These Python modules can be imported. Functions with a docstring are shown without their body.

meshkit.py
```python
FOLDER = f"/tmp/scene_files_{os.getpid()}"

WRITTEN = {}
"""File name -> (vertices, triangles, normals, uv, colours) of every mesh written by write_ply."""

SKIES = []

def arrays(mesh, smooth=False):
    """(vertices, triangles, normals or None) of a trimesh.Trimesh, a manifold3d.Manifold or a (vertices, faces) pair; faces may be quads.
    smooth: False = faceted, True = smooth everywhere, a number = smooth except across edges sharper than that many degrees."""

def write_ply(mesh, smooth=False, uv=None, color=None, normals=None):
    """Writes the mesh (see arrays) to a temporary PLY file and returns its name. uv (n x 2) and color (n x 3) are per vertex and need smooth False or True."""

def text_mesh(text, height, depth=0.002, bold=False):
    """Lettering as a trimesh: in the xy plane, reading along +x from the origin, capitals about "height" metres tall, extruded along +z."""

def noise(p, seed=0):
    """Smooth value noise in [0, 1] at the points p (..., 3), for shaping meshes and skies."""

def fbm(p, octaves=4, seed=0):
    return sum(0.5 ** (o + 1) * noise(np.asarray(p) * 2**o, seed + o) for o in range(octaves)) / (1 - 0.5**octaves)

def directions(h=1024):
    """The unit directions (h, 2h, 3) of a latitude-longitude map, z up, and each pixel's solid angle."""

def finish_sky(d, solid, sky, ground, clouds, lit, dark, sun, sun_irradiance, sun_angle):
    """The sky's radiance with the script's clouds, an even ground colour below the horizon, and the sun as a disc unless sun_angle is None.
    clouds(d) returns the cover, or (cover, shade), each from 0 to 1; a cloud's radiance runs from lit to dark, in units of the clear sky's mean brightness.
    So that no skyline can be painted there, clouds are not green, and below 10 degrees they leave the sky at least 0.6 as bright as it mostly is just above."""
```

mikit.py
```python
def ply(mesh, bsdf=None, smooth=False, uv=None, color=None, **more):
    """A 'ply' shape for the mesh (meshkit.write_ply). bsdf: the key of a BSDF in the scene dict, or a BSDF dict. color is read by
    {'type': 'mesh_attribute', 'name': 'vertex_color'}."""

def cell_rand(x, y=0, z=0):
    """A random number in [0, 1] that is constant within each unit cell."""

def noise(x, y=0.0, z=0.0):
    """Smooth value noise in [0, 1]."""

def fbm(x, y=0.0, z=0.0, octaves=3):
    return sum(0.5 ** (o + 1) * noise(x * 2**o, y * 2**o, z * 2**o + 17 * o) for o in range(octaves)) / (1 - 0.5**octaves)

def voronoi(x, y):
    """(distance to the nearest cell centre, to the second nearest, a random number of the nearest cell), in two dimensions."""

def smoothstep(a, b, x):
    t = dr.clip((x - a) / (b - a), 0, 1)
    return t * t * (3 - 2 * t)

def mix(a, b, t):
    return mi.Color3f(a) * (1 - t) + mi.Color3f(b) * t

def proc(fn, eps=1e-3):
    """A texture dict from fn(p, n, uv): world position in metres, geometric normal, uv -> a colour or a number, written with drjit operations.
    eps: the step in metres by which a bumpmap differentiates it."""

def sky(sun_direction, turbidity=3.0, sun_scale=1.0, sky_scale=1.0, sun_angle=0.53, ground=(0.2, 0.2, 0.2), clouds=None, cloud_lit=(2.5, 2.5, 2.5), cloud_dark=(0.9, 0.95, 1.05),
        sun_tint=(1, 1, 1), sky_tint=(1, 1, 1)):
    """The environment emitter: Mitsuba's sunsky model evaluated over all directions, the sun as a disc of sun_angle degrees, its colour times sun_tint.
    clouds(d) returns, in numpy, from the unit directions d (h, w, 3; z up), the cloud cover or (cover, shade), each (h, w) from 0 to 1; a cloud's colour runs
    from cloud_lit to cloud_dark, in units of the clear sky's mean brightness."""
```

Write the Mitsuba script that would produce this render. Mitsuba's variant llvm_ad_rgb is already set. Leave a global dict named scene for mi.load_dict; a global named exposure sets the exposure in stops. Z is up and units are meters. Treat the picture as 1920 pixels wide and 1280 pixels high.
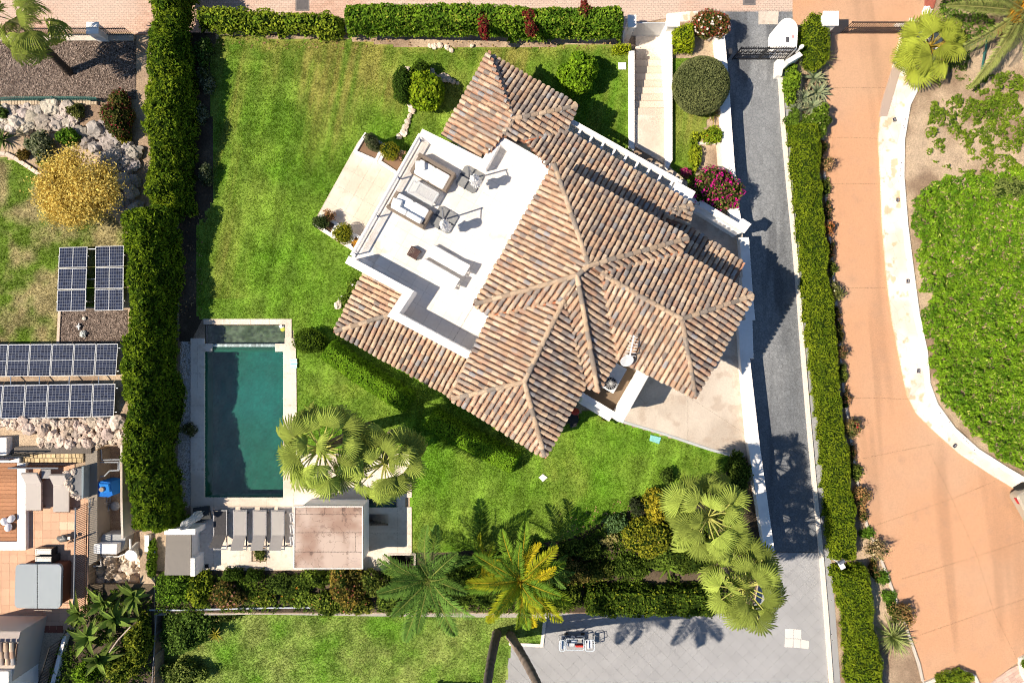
import math, numpy as np, trimesh, mitsuba as mi, mikit, meshkit
import drjit as dr
from shapely.geometry import Polygon, LineString, Point, MultiPolygon, box as sbox
from shapely.ops import unary_union
import shapely
from shapely import affinity, contains_xy
T = mi.ScalarTransform4f
scene, labels = {}, {}
# ---------------------------------------------------------------- camera, sky, exposure
CAM_H = 32.0                      # drone height over the lawn, looking straight down
scene['camera'] = {'type': 'perspective', 'fov': 2 * math.degrees(math.atan(24.0 / CAM_H)), 'fov_axis': 'x', 'near_clip': 0.5, 'far_clip': 500.0,
                   'to_world': T().look_at(origin=[0, 0, CAM_H], target=[0, 0, 0], up=[0, 1, 0])}
SUN_EL, SUN_SH = math.radians(50), math.radians(14)
scene['sky'] = mikit.sky((-math.cos(SUN_SH) * math.cos(SUN_EL), -math.sin(SUN_SH) * math.cos(SUN_EL), math.sin(SUN_EL)), turbidity=3, sky_scale=0.6, sun_tint=(0.97, 1.0, 1.07))
exposure = 2.36
ZD = -0.9                         # level of the street, the driveways and the lower lawn (the villa garden is level 0)

# ---------------------------------------------------------------- helpers
rng = np.random.default_rng(7)
def P(px, py, z=0.0):
    k = 0.025 * (CAM_H - z) / CAM_H
    return np.array([(px - 960) * k, (640 - py) * k, z])
def W(pts, z=0.0):
    return np.array([P(a, b, z)[:2] for a, b in pts])
def PG(pts, z=0.0):
    return Polygon(W(pts, z)).buffer(0)
def LS(pts, z=0.0):
    return LineString(W(pts, z))
def unit(v):
    v = np.asarray(v, float); return v / np.maximum(np.linalg.norm(v, axis=-1, keepdims=True), 1e-9)
def polys(g):
    return [q for q in getattr(g, 'geoms', [g]) if q.geom_type == 'Polygon' and q.area > 1e-5]

class MB:
    """collects triangles with a colour per vertex"""
    def __init__(self): self.v, self.f, self.c, self.n = [], [], [], 0
    def add(self, v, f, c):
        v = np.asarray(v, float).reshape(-1, 3); c = np.broadcast_to(np.asarray(c, float), (len(v), 3))
        f = np.asarray(f, int)
        if f.shape[1] == 4: f = np.vstack([f[:, [0, 1, 2]], f[:, [0, 2, 3]]])
        self.v.append(v); self.f.append(f + self.n); self.c.append(c); self.n += len(v); return self
    def tm(self, m, c): return self.add(m.vertices, m.faces, c)
    def ext(self, poly, z0, z1, c, bevel=0.0):
        for q in polys(poly):
            if bevel > 0:
                inner = q.buffer(-bevel, join_style=2)
                if inner.geom_type == 'Polygon' and len(inner.exterior.coords) == len(q.exterior.coords) and not q.interiors:
                    a = np.array(q.exterior.coords)[:-1]; b = np.array(inner.exterior.coords)[:-1]
                    k = np.argmin(np.linalg.norm(b - a[0], axis=1)); b = np.roll(b, -k, axis=0)
                    if np.linalg.norm(b - a, axis=1).max() < bevel * 4:
                        if q.exterior.is_ccw is False: a, b = a[::-1], b[::-1]
                        n = len(a)
                        v = np.vstack([np.c_[a, np.full(n, z0)], np.c_[a, np.full(n, z1 - bevel)], np.c_[b, np.full(n, z1)]])
                        f = []
                        for r in range(2):
                            for i in range(n):
                                j = (i + 1) % n; f.append([r * n + i, r * n + j, (r + 1) * n + j, (r + 1) * n + i])
                        tv, tf = trimesh.creation.triangulate_polygon(Polygon(b), engine='earcut')
                        self.add(v, f, c); self.add(np.c_[tv, np.full(len(tv), z1)], tf, c); continue
            m = trimesh.creation.extrude_polygon(q, z1 - z0, engine='earcut'); m.apply_translation([0, 0, z0]); self.tm(m, c)
        return self
    def box(self, c0, size, c, rz=0.0, rx=0.0):
        m = trimesh.creation.box(size)
        if rx: m.apply_transform(trimesh.transformations.rotation_matrix(rx, [1, 0, 0]))
        if rz: m.apply_transform(trimesh.transformations.rotation_matrix(rz, [0, 0, 1]))
        m.apply_translation(c0); return self.tm(m, c)
    def tube(self, path, r, c, n=8, cap=True):
        path = np.asarray(path, float); r = np.broadcast_to(np.asarray(r, float), (len(path),))
        t = unit(np.gradient(path, axis=0)); ref = np.array([0, 0, 1.0]) if abs(t[:, 2]).mean() < 0.8 else np.array([1.0, 0, 0])
        u = unit(np.cross(t, ref)); w = np.cross(t, u); a = np.arange(n) / n * 2 * np.pi
        v = path[:, None] + r[:, None, None] * (np.cos(a)[None, :, None] * u[:, None] + np.sin(a)[None, :, None] * w[:, None])
        f = [[i * n + j, i * n + (j + 1) % n, (i + 1) * n + (j + 1) % n, (i + 1) * n + j] for i in range(len(path) - 1) for j in range(n)]
        cc = np.asarray(c, float)
        self.add(v.reshape(-1, 3), f, np.repeat(cc, n, axis=0) if cc.ndim == 2 else cc)
        if cap:
            for e, o in ((0, 1), (len(path) - 1, 0)):
                k = np.arange(n); ring = v[e]
                self.add(np.vstack([ring, path[e]]), [[(j, (j + 1) % n, n), ((j + 1) % n, j, n)][o] for j in k], cc[e] if cc.ndim == 2 else cc)
        return self
    def lathe(self, prof, c0, c, n=16):
        prof = np.asarray(prof, float); a = np.arange(n) / n * 2 * np.pi
        v = np.stack([prof[:, None, 0] * np.cos(a), prof[:, None, 0] * np.sin(a), np.repeat(prof[:, 1:2], n, 1)], -1).reshape(-1, 3) + np.asarray(c0)
        f = [[i * n + j, i * n + (j + 1) % n, (i + 1) * n + (j + 1) % n, (i + 1) * n + j] for i in range(len(prof) - 1) for j in range(n)]
        return self.add(v, f, c)
    def get(self): return np.vstack(self.v), np.vstack(self.f), np.vstack(self.c)

def numbered(name, parent=None):
    k = base = (parent + '__' if parent else '') + name; i = 0
    while k in scene or k in labels or k in HOLD: i += 1; k = f'{base}_{i:03d}'
    HOLD.add(k); return k
HOLD = set()
def wear(v, c, amt, fr=1.3):
    return np.clip(c * (1 + amt * 2 * (meshkit.fbm(v * fr + 3.7, 3)[:, None] - 0.5)), 0, 0.95)
def put(name, mb, mat='matte', parent=None, smooth=False, grain=0.12, kind=None, label=None):
    key = numbered(name, parent)
    v, f, c = mb.get()
    if smooth is not False and smooth is not True:
        q = trimesh.Trimesh(v, f, process=False); q.visual.vertex_colors = None
        m2 = trimesh.Trimesh(np.c_[v], f, process=False)
        ids = trimesh.graph.smooth_shade(m2, angle=np.radians(smooth), facet_minarea=None)
        from scipy.spatial import cKDTree
        c = c[cKDTree(v).query(ids.vertices)[1]]; v, f = np.array(ids.vertices), np.array(ids.faces); smooth = True
    if grain: c = wear(v, c, grain)
    scene[key] = mikit.ply((v, f), mat, smooth=smooth, color=np.clip(c, 0, 0.95))
    if kind or label:
        labels[key] = {}
        if kind: labels[key]['kind'] = kind
        if label: labels[key]['label'] = label
    return key
def copy(name, src, parent, tw):
    key = numbered(name, parent); scene[key] = {**scene[src], 'to_world': tw}; return key
def thing(name, label, cat, group=None):
    key = numbered(name); labels[key] = {'label': label, 'category': cat}
    if group: labels[key]['group'] = group
    return key
def single(name, mb, label, cat, mat='matte', group=None, smooth=False, grain=0.12, kind=None):
    key = put(name, mb, mat, None, smooth, grain); labels[key] = {'label': label, 'category': cat}
    if group: labels[key]['group'] = group
    if kind: labels[key]['kind'] = kind
    return key
def struct(name, mb, mat='matte', smooth=False, grain=0.12):
    key = put(name, mb, mat, None, smooth, grain); labels[key] = {'kind': 'structure'}; return key

# ---------------------------------------------------------------- materials
VC = {'type': 'mesh_attribute', 'name': 'vertex_color'}
scene['matte'] = {'type': 'twosided', 'bsdf': {'type': 'principled', 'base_color': VC, 'roughness': 0.85, 'specular': 0.25}}
scene['gloss'] = {'type': 'twosided', 'bsdf': {'type': 'principled', 'base_color': VC, 'roughness': 0.3, 'specular': 0.5}}
scene['metal'] = {'type': 'twosided', 'bsdf': {'type': 'principled', 'base_color': VC, 'roughness': 0.38, 'metallic': 0.7}}
scene['leaf'] = {'type': 'principledthin', 'base_color': VC, 'roughness': 0.42, 'diff_trans': 0.5, 'eta': 1.35, 'spec_trans': 0.0}
scene['blade'] = {'type': 'principledthin', 'base_color': VC, 'roughness': 0.27, 'diff_trans': 0.45, 'eta': 1.4, 'spec_trans': 0.0}
scene['pane'] = {'type': 'thindielectric', 'int_ior': 1.5}
def col3(f): return mikit.proc(f)
nz, fb, sst, mx = mikit.noise, mikit.fbm, mikit.smoothstep, mikit.mix
def travertine(p, n, uv):
    a = fb(p.x * 0.7 + p.y * 0.25, p.y * 0.9, p.z, 4); b = fb(p.x * 5 + 3, p.y * 5, p.z * 3, 3); s = nz(p.x * 21, p.y * 21, p.z * 9)
    c = mx([0.57, 0.49, 0.41], [0.71, 0.64, 0.56], sst(0.3, 0.65, a)); c = mx(c, [0.5, 0.40, 0.31], 0.45 * sst(0.62, 0.8, b))
    return c * (0.9 + 0.14 * s)
def pale_roof(p, n, uv):
    a = fb(p.x * 0.5, p.y * 0.5, 2.0, 4); b = fb(p.x * 3.1, p.y * 3.1, 5.0, 3); r = dr.floor((p.x * 0.869 - p.y * 0.494) / 0.62); q = dr.floor((p.x * 0.494 + p.y * 0.869) / 0.62)
    c = mx([0.66, 0.625, 0.58], [0.745, 0.72, 0.685], sst(0.3, 0.6, a)); c = mx(c, [0.56, 0.45, 0.34], 0.55 * sst(0.62, 0.78, a * 0.6 + b * 0.45))
    gx, gy = (p.x * 0.869 - p.y * 0.494) / 0.62 - r, (p.x * 0.494 + p.y * 0.869) / 0.62 - q; ed = dr.minimum(dr.minimum(gx, 1 - gx), dr.minimum(gy, 1 - gy)) * 0.62
    return c * (0.92 + 0.07 * mikit.cell_rand(r, q, 3.0) + 0.07 * nz(p.x * 15, p.y * 15)) * (0.80 + 0.20 * sst(0.004, 0.016, ed))
def stucco(p, n, uv):
    a = fb(p.x * 1.1, p.y * 1.1, p.z * 2.2, 4); b = nz(p.x * 19, p.y * 19, p.z * 19)
    return mx([0.70, 0.70, 0.69], [0.83, 0.82, 0.80], sst(0.25, 0.6, a)) * (0.95 + 0.06 * b)
def brick_street(p, n, uv):
    r = dr.floor(p.y / 0.11); x = p.x + 0.11 * r; c = dr.floor(x / 0.22)
    e = dr.minimum(dr.minimum(p.y / 0.11 - r, 1 - (p.y / 0.11 - r)) * 0.11, dr.minimum(x / 0.22 - c, 1 - (x / 0.22 - c)) * 0.22)
    k = mikit.cell_rand(r, c, 1.0); a = fb(p.x * 0.35, p.y * 0.5, 1.0, 4)
    base = mx([0.47, 0.31, 0.235], [0.58, 0.40, 0.315], k); base = mx(base, [0.55, 0.45, 0.38], 0.75 * sst(0.35, 0.7, a))
    return mx(base * 0.62, base, sst(0.004, 0.012, e)) * (0.9 + 0.16 * nz(p.x * 30, p.y * 30))
def terracotta(p, n, uv):
    a = fb(p.x * 0.22, p.y * 0.22, 1.0, 4); b = fb(p.x * 2.3, p.y * 2.3, 4.0, 4); s = nz(p.x * 42, p.y * 42)
    c = mx([0.53, 0.302, 0.178], [0.505, 0.318, 0.205], sst(0.35, 0.65, a)); c = mx(c, [0.45, 0.275, 0.185], 0.3 * sst(0.55, 0.8, b))
    d1, d2, k = mikit.voronoi(p.x * 0.55, p.y * 0.55); st = sst(0.16, 0.03, d1) * sst(0.72, 0.8, k) * (0.4 + b); t = fb(p.x * 1.3 + p.y * 0.12, p.y * 0.11, 3.0, 3)
    c = mx(c, [0.33, 0.205, 0.14], 0.2 * st) * (1 - 0.16 * sst(0.5, 0.72, t))
    return c * (0.86 + 0.22 * s)
def slate(p, n, uv):
    d1, d2, k = mikit.voronoi(p.x * 6.2, p.y * 6.2); a = fb(p.x * 0.5, p.y * 0.18, 2.0, 4)
    s = nz(p.x * 40, p.y * 40); t = fb(p.x * 1.6 + 5, p.y * 0.22, 1.0, 3)
    c = mx([0.145, 0.16, 0.178], [0.215, 0.232, 0.25], sst(0.3, 0.7, a)) * (0.9 + 0.2 * k)
    c = mx(c, [0.075, 0.083, 0.095], 0.6 * sst(0.55, 0.75, t))
    return c * (0.72 + 0.28 * sst(0.02, 0.16, d2 - d1)) * (0.82 + 0.36 * s)
def soil(p, n, uv):
    a = fb(p.x * 0.8, p.y * 0.8, 1.0, 4); s = nz(p.x * 26, p.y * 26); q = nz(p.x * 60, p.y * 60, 3.0)
    return mx([0.25, 0.18, 0.125], [0.44, 0.345, 0.245], sst(0.3, 0.7, a)) * (0.6 + 0.45 * s + 0.3 * q)
def shaded_soil(p, n, uv):  # soil with the shade under plants and hedge darkened into its colour
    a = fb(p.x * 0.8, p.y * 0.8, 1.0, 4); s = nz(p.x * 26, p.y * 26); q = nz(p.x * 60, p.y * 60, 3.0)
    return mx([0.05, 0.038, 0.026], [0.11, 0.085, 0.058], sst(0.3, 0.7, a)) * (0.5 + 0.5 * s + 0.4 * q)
def bark(p, n, uv):
    d1, d2, k = mikit.voronoi(p.x * 11, p.y * 16); a = fb(p.x * 0.9, p.y * 0.9, 1.0, 3)
    return mx([0.075, 0.055, 0.047], [0.27, 0.215, 0.18], k) * (0.55 + 0.7 * a) * sst(0.0, 0.22, d2 - d1)
def white_flags(p, n, uv):
    d1, d2, k = mikit.voronoi(p.x * 1.9, p.y * 1.9); b = fb(p.x * 3, p.y * 3, 2.0, 4); a = fb(p.x * 0.8, p.y * 0.8, 7.0, 3)
    c = mx([0.66, 0.58, 0.49], [0.80, 0.75, 0.68], sst(0.3, 0.6, a)); c = mx(c, [0.62, 0.42, 0.25], 0.8 * sst(0.58, 0.74, b))
    return c * (0.9 + 0.1 * k) * (0.86 + 0.14 * sst(0.01, 0.05, d2 - d1))
def concrete(p, n, uv):
    a = fb(p.x * 0.45, p.y * 0.45, 1.0, 4); b = fb(p.x * 2.6, p.y * 2.6, 2.0, 4); s = nz(p.x * 33, p.y * 33)
    c = mx([0.42, 0.37, 0.315], [0.55, 0.495, 0.43], sst(0.3, 0.65, a)); c = mx(c, [0.36, 0.29, 0.23], 0.5 * sst(0.55, 0.75, b))
    return c * (0.9 + 0.16 * s)
for nm, fn in (('travertine', travertine), ('pale_roof', pale_roof), ('stucco', stucco), ('brick_street', brick_street), ('terracotta', terracotta), ('slate', slate), ('soil', soil), ('shaded_soil', shaded_soil), ('bark', bark), ('white_flags', white_flags), ('concrete', concrete)):
    scene[nm] = {'type': 'twosided', 'bsdf': {'type': 'principled', 'base_color': col3(fn), 'roughness': 0.85, 'specular': 0.25}}
WHITE = (0.80, 0.80, 0.785)

# ---------------------------------------------------------------- plants
def leaf_cloud(pts, nrm, size, cols, flat=0.5, asp=0.55):
    n = len(pts); r = unit(rng.normal(size=(n, 3))); m = unit(nrm * flat + r * (1 - flat))
    u = unit(np.cross(m, rng.normal(size=(n, 3)))); w = np.cross(m, u); s = (size * rng.uniform(0.6, 1.35, n))[:, None]
    v = np.stack([pts - u * s * 0.5, pts + w * s * asp * 0.5 + m * s * 0.08, pts + u * s * 0.5, pts - w * s * asp * 0.5 + m * s * 0.08], 1).reshape(-1, 3)
    f = np.arange(n)[:, None] * 4 + np.array([[0, 1, 2, 3]])
    return v, f, np.repeat(cols, 4, axis=0)
def pal(p, a, b, n, c=None, fr=2.2, share=0.0):
    """leaf colours: drifts between a and b over the plant, plus leaf to leaf difference; a share in colour c"""
    t = np.clip((meshkit.fbm(p * fr, 3) - 0.5) * 2.2 + 0.5 + rng.normal(0, 0.22, n), 0, 1)[:, None]
    k = np.asarray(a) * (1 - t) + np.asarray(b) * t
    k = 1.45 * k * rng.uniform(0.72, 1.25, n)[:, None]
    if c is not None:
        m = rng.random(n) < share; k[m] = 1.3 * np.asarray(c) * rng.uniform(0.7, 1.2, m.sum())[:, None]
    return k
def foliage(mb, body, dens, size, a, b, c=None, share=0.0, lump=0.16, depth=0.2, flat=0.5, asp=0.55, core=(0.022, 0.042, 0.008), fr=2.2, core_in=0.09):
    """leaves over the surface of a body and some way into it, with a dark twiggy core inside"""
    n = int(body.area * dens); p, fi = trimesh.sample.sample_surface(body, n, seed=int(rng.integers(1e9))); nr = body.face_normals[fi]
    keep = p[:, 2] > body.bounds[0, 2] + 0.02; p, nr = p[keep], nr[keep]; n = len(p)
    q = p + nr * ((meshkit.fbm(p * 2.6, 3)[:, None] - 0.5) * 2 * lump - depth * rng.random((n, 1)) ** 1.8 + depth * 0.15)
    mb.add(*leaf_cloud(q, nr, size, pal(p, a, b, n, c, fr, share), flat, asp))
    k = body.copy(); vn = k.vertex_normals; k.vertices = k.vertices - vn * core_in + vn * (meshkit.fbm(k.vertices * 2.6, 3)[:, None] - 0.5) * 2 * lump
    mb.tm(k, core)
def soft_prism(poly, z0, z1, rnd=0.2, step=0.12, inset=0.02):
    """a clipped body over the polygon: upright sides, a rounded shoulder of radius rnd, from a height field"""
    q = poly.buffer(-inset); x0, y0, x1, y1 = q.bounds; xs, ys = np.arange(x0 - step, x1 + 2 * step, step), np.arange(y0 - step, y1 + 2 * step, step)
    X, Y = np.meshgrid(xs, ys, indexing='ij'); pts = np.c_[X.ravel(), Y.ravel()]; ins = contains_xy(q, pts[:, 0], pts[:, 1])
    dd = np.where(ins, shapely.distance(q.boundary, shapely.points(pts)), 0.0); h = (z1 - z0) * np.sqrt(np.clip(1 - (1 - np.clip(dd / rnd, 0, 1)) ** 2, 0, 1)); ok = dd > step * 0.35; h = np.where(ok, np.maximum(h, 0.25 * (z1 - z0)), 0.0)
    nx, ny = X.shape; okg = ok.reshape(nx, ny); cell = okg[:-1, :-1] | okg[1:, :-1] | okg[1:, 1:] | okg[:-1, 1:]; i, j = np.nonzero(cell); k = i * ny + j
    v = np.c_[pts, z0 + h]; fcs = np.vstack([np.c_[k, k + ny, k + ny + 1], np.c_[k, k + ny + 1, k + 1]]); m = trimesh.Trimesh(v, fcs, process=False); m.remove_unreferenced_vertices()
    return trimesh.smoothing.filter_taubin(m, lamb=0.5, nu=0.2, iterations=2)
def blob(c, rx, ry, rz, amp=0.16, fr=1.6, sub=3):
    m = trimesh.creation.icosphere(subdivisions=sub); v = m.vertices
    s = 1 + amp * 2 * (meshkit.fbm(v * fr + np.asarray(c) * 1.7, 3) - 0.5); m.vertices = v * s[:, None] * [rx, ry, rz] + np.asarray(c); return m
def hedge(name, label, path, width, h, a, b, z0=0.0, dens=330, size=0.115, c=None, share=0.0, cat='hedge', lump=0.13, depth=0.15, rnd=0.16, poly=None, wild=0.0, **kw):
    pg = poly if poly is not None else LS(path, z0).buffer(width / 2, cap_style=2, join_style=2)
    body = soft_prism(pg, z0 - 0.05, z0 + h, rnd, inset=0.5 * lump)
    if wild: body.vertices = body.vertices + body.vertex_normals * ((meshkit.fbm(body.vertices * [0.9, 0.9, 0.6] + 3, 3)[:, None] - 0.5) * 2 * wild)
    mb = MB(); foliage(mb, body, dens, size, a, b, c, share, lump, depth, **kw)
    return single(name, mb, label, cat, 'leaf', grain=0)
def shrub(name, label, px, py, rpx, h, a, b, z0=0.0, dens=420, size=0.12, c=None, share=0.0, cat='shrub', rpy=None, amp=0.3, flat=0.45, fr=2.5, group=None, flowers=None, **kw):
    zc = z0 + h * 0.5; cen = P(px, py, zc); k = 0.025
    rx_, ry_ = rpx * k, (rpy or rpx) * k; body = blob(cen, rx_, ry_, h * 0.5, amp)
    if amp >= 0.3:                       # a lopsided plant of several lobes of unequal height
        nl = int(4 + rng.integers(3) + 3 * (rpx > 30)); lob = []
        for i in range(nl):
            t = 2 * np.pi * (i + rng.uniform(-0.3, 0.3)) / nl; u = rng.uniform(0.38, 0.66); hh = h * rng.uniform(0.55, 1.1); s_ = rng.uniform(0.36, 0.56)
            lob.append(blob([cen[0] + rx_ * u * math.cos(t), cen[1] + ry_ * u * math.sin(t), z0 + hh * 0.5], rx_ * s_, ry_ * s_, hh * 0.5, 0.2, 1.6, 2))
        lob.append(blob(cen, rx_ * 0.5, ry_ * 0.5, h * 0.55, 0.2, 1.6, 2)); body = trimesh.util.concatenate(lob)
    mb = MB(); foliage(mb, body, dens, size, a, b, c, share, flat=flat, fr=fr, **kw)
    mb.tube([[cen[0], cen[1], z0 - 0.1], [cen[0], cen[1], zc]], 0.04, (0.12, 0.08, 0.05), 6)
    if flowers is None: return single(name, mb, label, cat, 'leaf', group, grain=0)
    key = thing(name, label, cat, group); put('foliage', mb, 'leaf', key, grain=0)
    fc, fn, fs = flowers; p, fi = trimesh.sample.sample_surface(body, fn, seed=5); up = p[:, 2] > zc - h * 0.2; p, nr = p[up], body.face_normals[fi][up]
    fm = MB()
    for q, m_ in zip(p, nr):
        t = unit(np.cross(m_, [0.3, 0.2, 0.9])); w = np.cross(m_, t); q = q + m_ * rng.uniform(0.03, 0.1); s = fs * rng.uniform(0.7, 1.3); cc = np.asarray(fc) * rng.uniform(0.8, 1.1)
        a5 = np.arange(10) / 10 * 2 * np.pi; rr = np.where(np.arange(10) % 2 == 0, s * 0.5, s * 0.3)
        v = np.vstack([q - m_ * s * 0.12, q + (np.cos(a5) * rr)[:, None] * t + (np.sin(a5) * rr)[:, None] * w + m_ * s * 0.1])
        fm.add(v, [[0, 1 + i, 1 + (i + 1) % 10] for i in range(10)], cc)
    put('flowers', fm, 'leaf', key, grain=0, kind='stuff'); return key

def fan_frond(R, L, n, a, b, droop=0.35, seed=0):
    """one fan leaf: petiole along +x from the origin, then a pleated blade, bent down a little, split into fingers"""
    r_ = np.random.default_rng(seed); mb = MB(); t = np.linspace(0, 1, 6)
    pz = 0.16 * L * np.sin(t * 2.2); mb.tube(np.c_[t * L, 0 * t, pz], np.linspace(0.036, 0.02, 6), np.asarray(b) * 1.25, 5)
    hub = np.array([L, 0, pz[-1]]); span = math.radians(r_.uniform(195, 235)); da = span / n; bend = r_.uniform(0.15, 0.55); cb_, sb_ = math.cos(bend), math.sin(bend)
    for i in range(n):
        th = -span / 2 + (i + 0.5) * da; rl = R * (0.78 + 0.22 * math.cos(th * 0.7)) * r_.uniform(0.9, 1.06)
        rows = []; ws = np.array([0.0, 0.34, 0.64, 0.86, 1.0]); half = np.array([0.5, 0.5, 0.47, 0.26, 0.015])
        cc = np.asarray(a) * (1 - i % 2 * 0.12) * r_.uniform(0.86, 1.14)
        for w, hf in zip(ws, half):
            rad = rl * w; z = -droop * R * w ** 3 * (0.7 + 0.6 * r_.random() * (w > 0.7)) - 0.14 * R * abs(math.sin(th)) * w
            for s in (-1, 0, 1):
                ang = th + s * da * hf * (1 if w < 0.9 else 0.4); x, y, zz = rad * math.cos(ang), rad * math.sin(ang), z + (0.035 * R * w * (1 if s == 0 else -1) if w < 0.95 else 0)
                rows.append([x * cb_ + zz * sb_, y, zz * cb_ - x * sb_])
        v = np.array(rows) + hub; f = []
        for j in range(4):
            for s in range(2): f.append([j * 3 + s, j * 3 + s + 1, j * 3 + s + 4, j * 3 + s + 3])
        ce = np.repeat(np.array([0.85, 1.0, 1.05, 1.0, 1.3])[:, None], 3, 1).reshape(-1, 1) * cc
        mb.add(v, f, ce)
    return mb
def feather_frond(L, n, a, b, arch=0.5, ll=0.42, seed=0, vee=0.35):
    r_ = np.random.default_rng(seed); mb = MB(); t = np.linspace(0, 1, 9); x = L * (t - 0.16 * t ** 3); z = L * arch * (0.75 * t - 1.25 * t ** 2)
    spine = np.c_[x, 0 * x, z]; mb.tube(spine, np.linspace(0.035, 0.006, 9), np.asarray(b), 5)
    for i in range(n):
        u = 0.14 + 0.86 * (i + 0.5) / n; q = np.array([np.interp(u, t, x), 0, np.interp(u, t, z)]); l = ll * math.sin(math.pi * min(1, 0.18 + 0.80 * u)) ** 0.7 * r_.uniform(0.85, 1.12)
        for s in (-1, 1):
            d = unit([0.62 + 0.5 * u + r_.normal() * 0.08, s, vee + r_.normal() * 0.14]); e = unit([1, -s * 0.5, 0]) * (0.019 + 0.006 * ll)
            m_ = q + d * l * 0.55; tip = q + d * l + [0, 0, -0.28 * l]
            cc = np.asarray(a) * r_.uniform(0.75, 1.2)
            mb.add([q - e * 0.5, q + e * 0.5, m_ - e, m_ + e, tip], [[0, 1, 3], [0, 3, 2], [2, 3, 4]], [cc * 0.85, cc * 0.85, cc, cc, cc * 1.1])
    return mb
FR = {}
def frond_src(kind, parent, i, mat, make):
    if (kind, i) not in FR:
        k = put('frond', make(i), mat, parent, grain=0); FR[(kind, i)] = dict(scene[k]); return k
    return None
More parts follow.
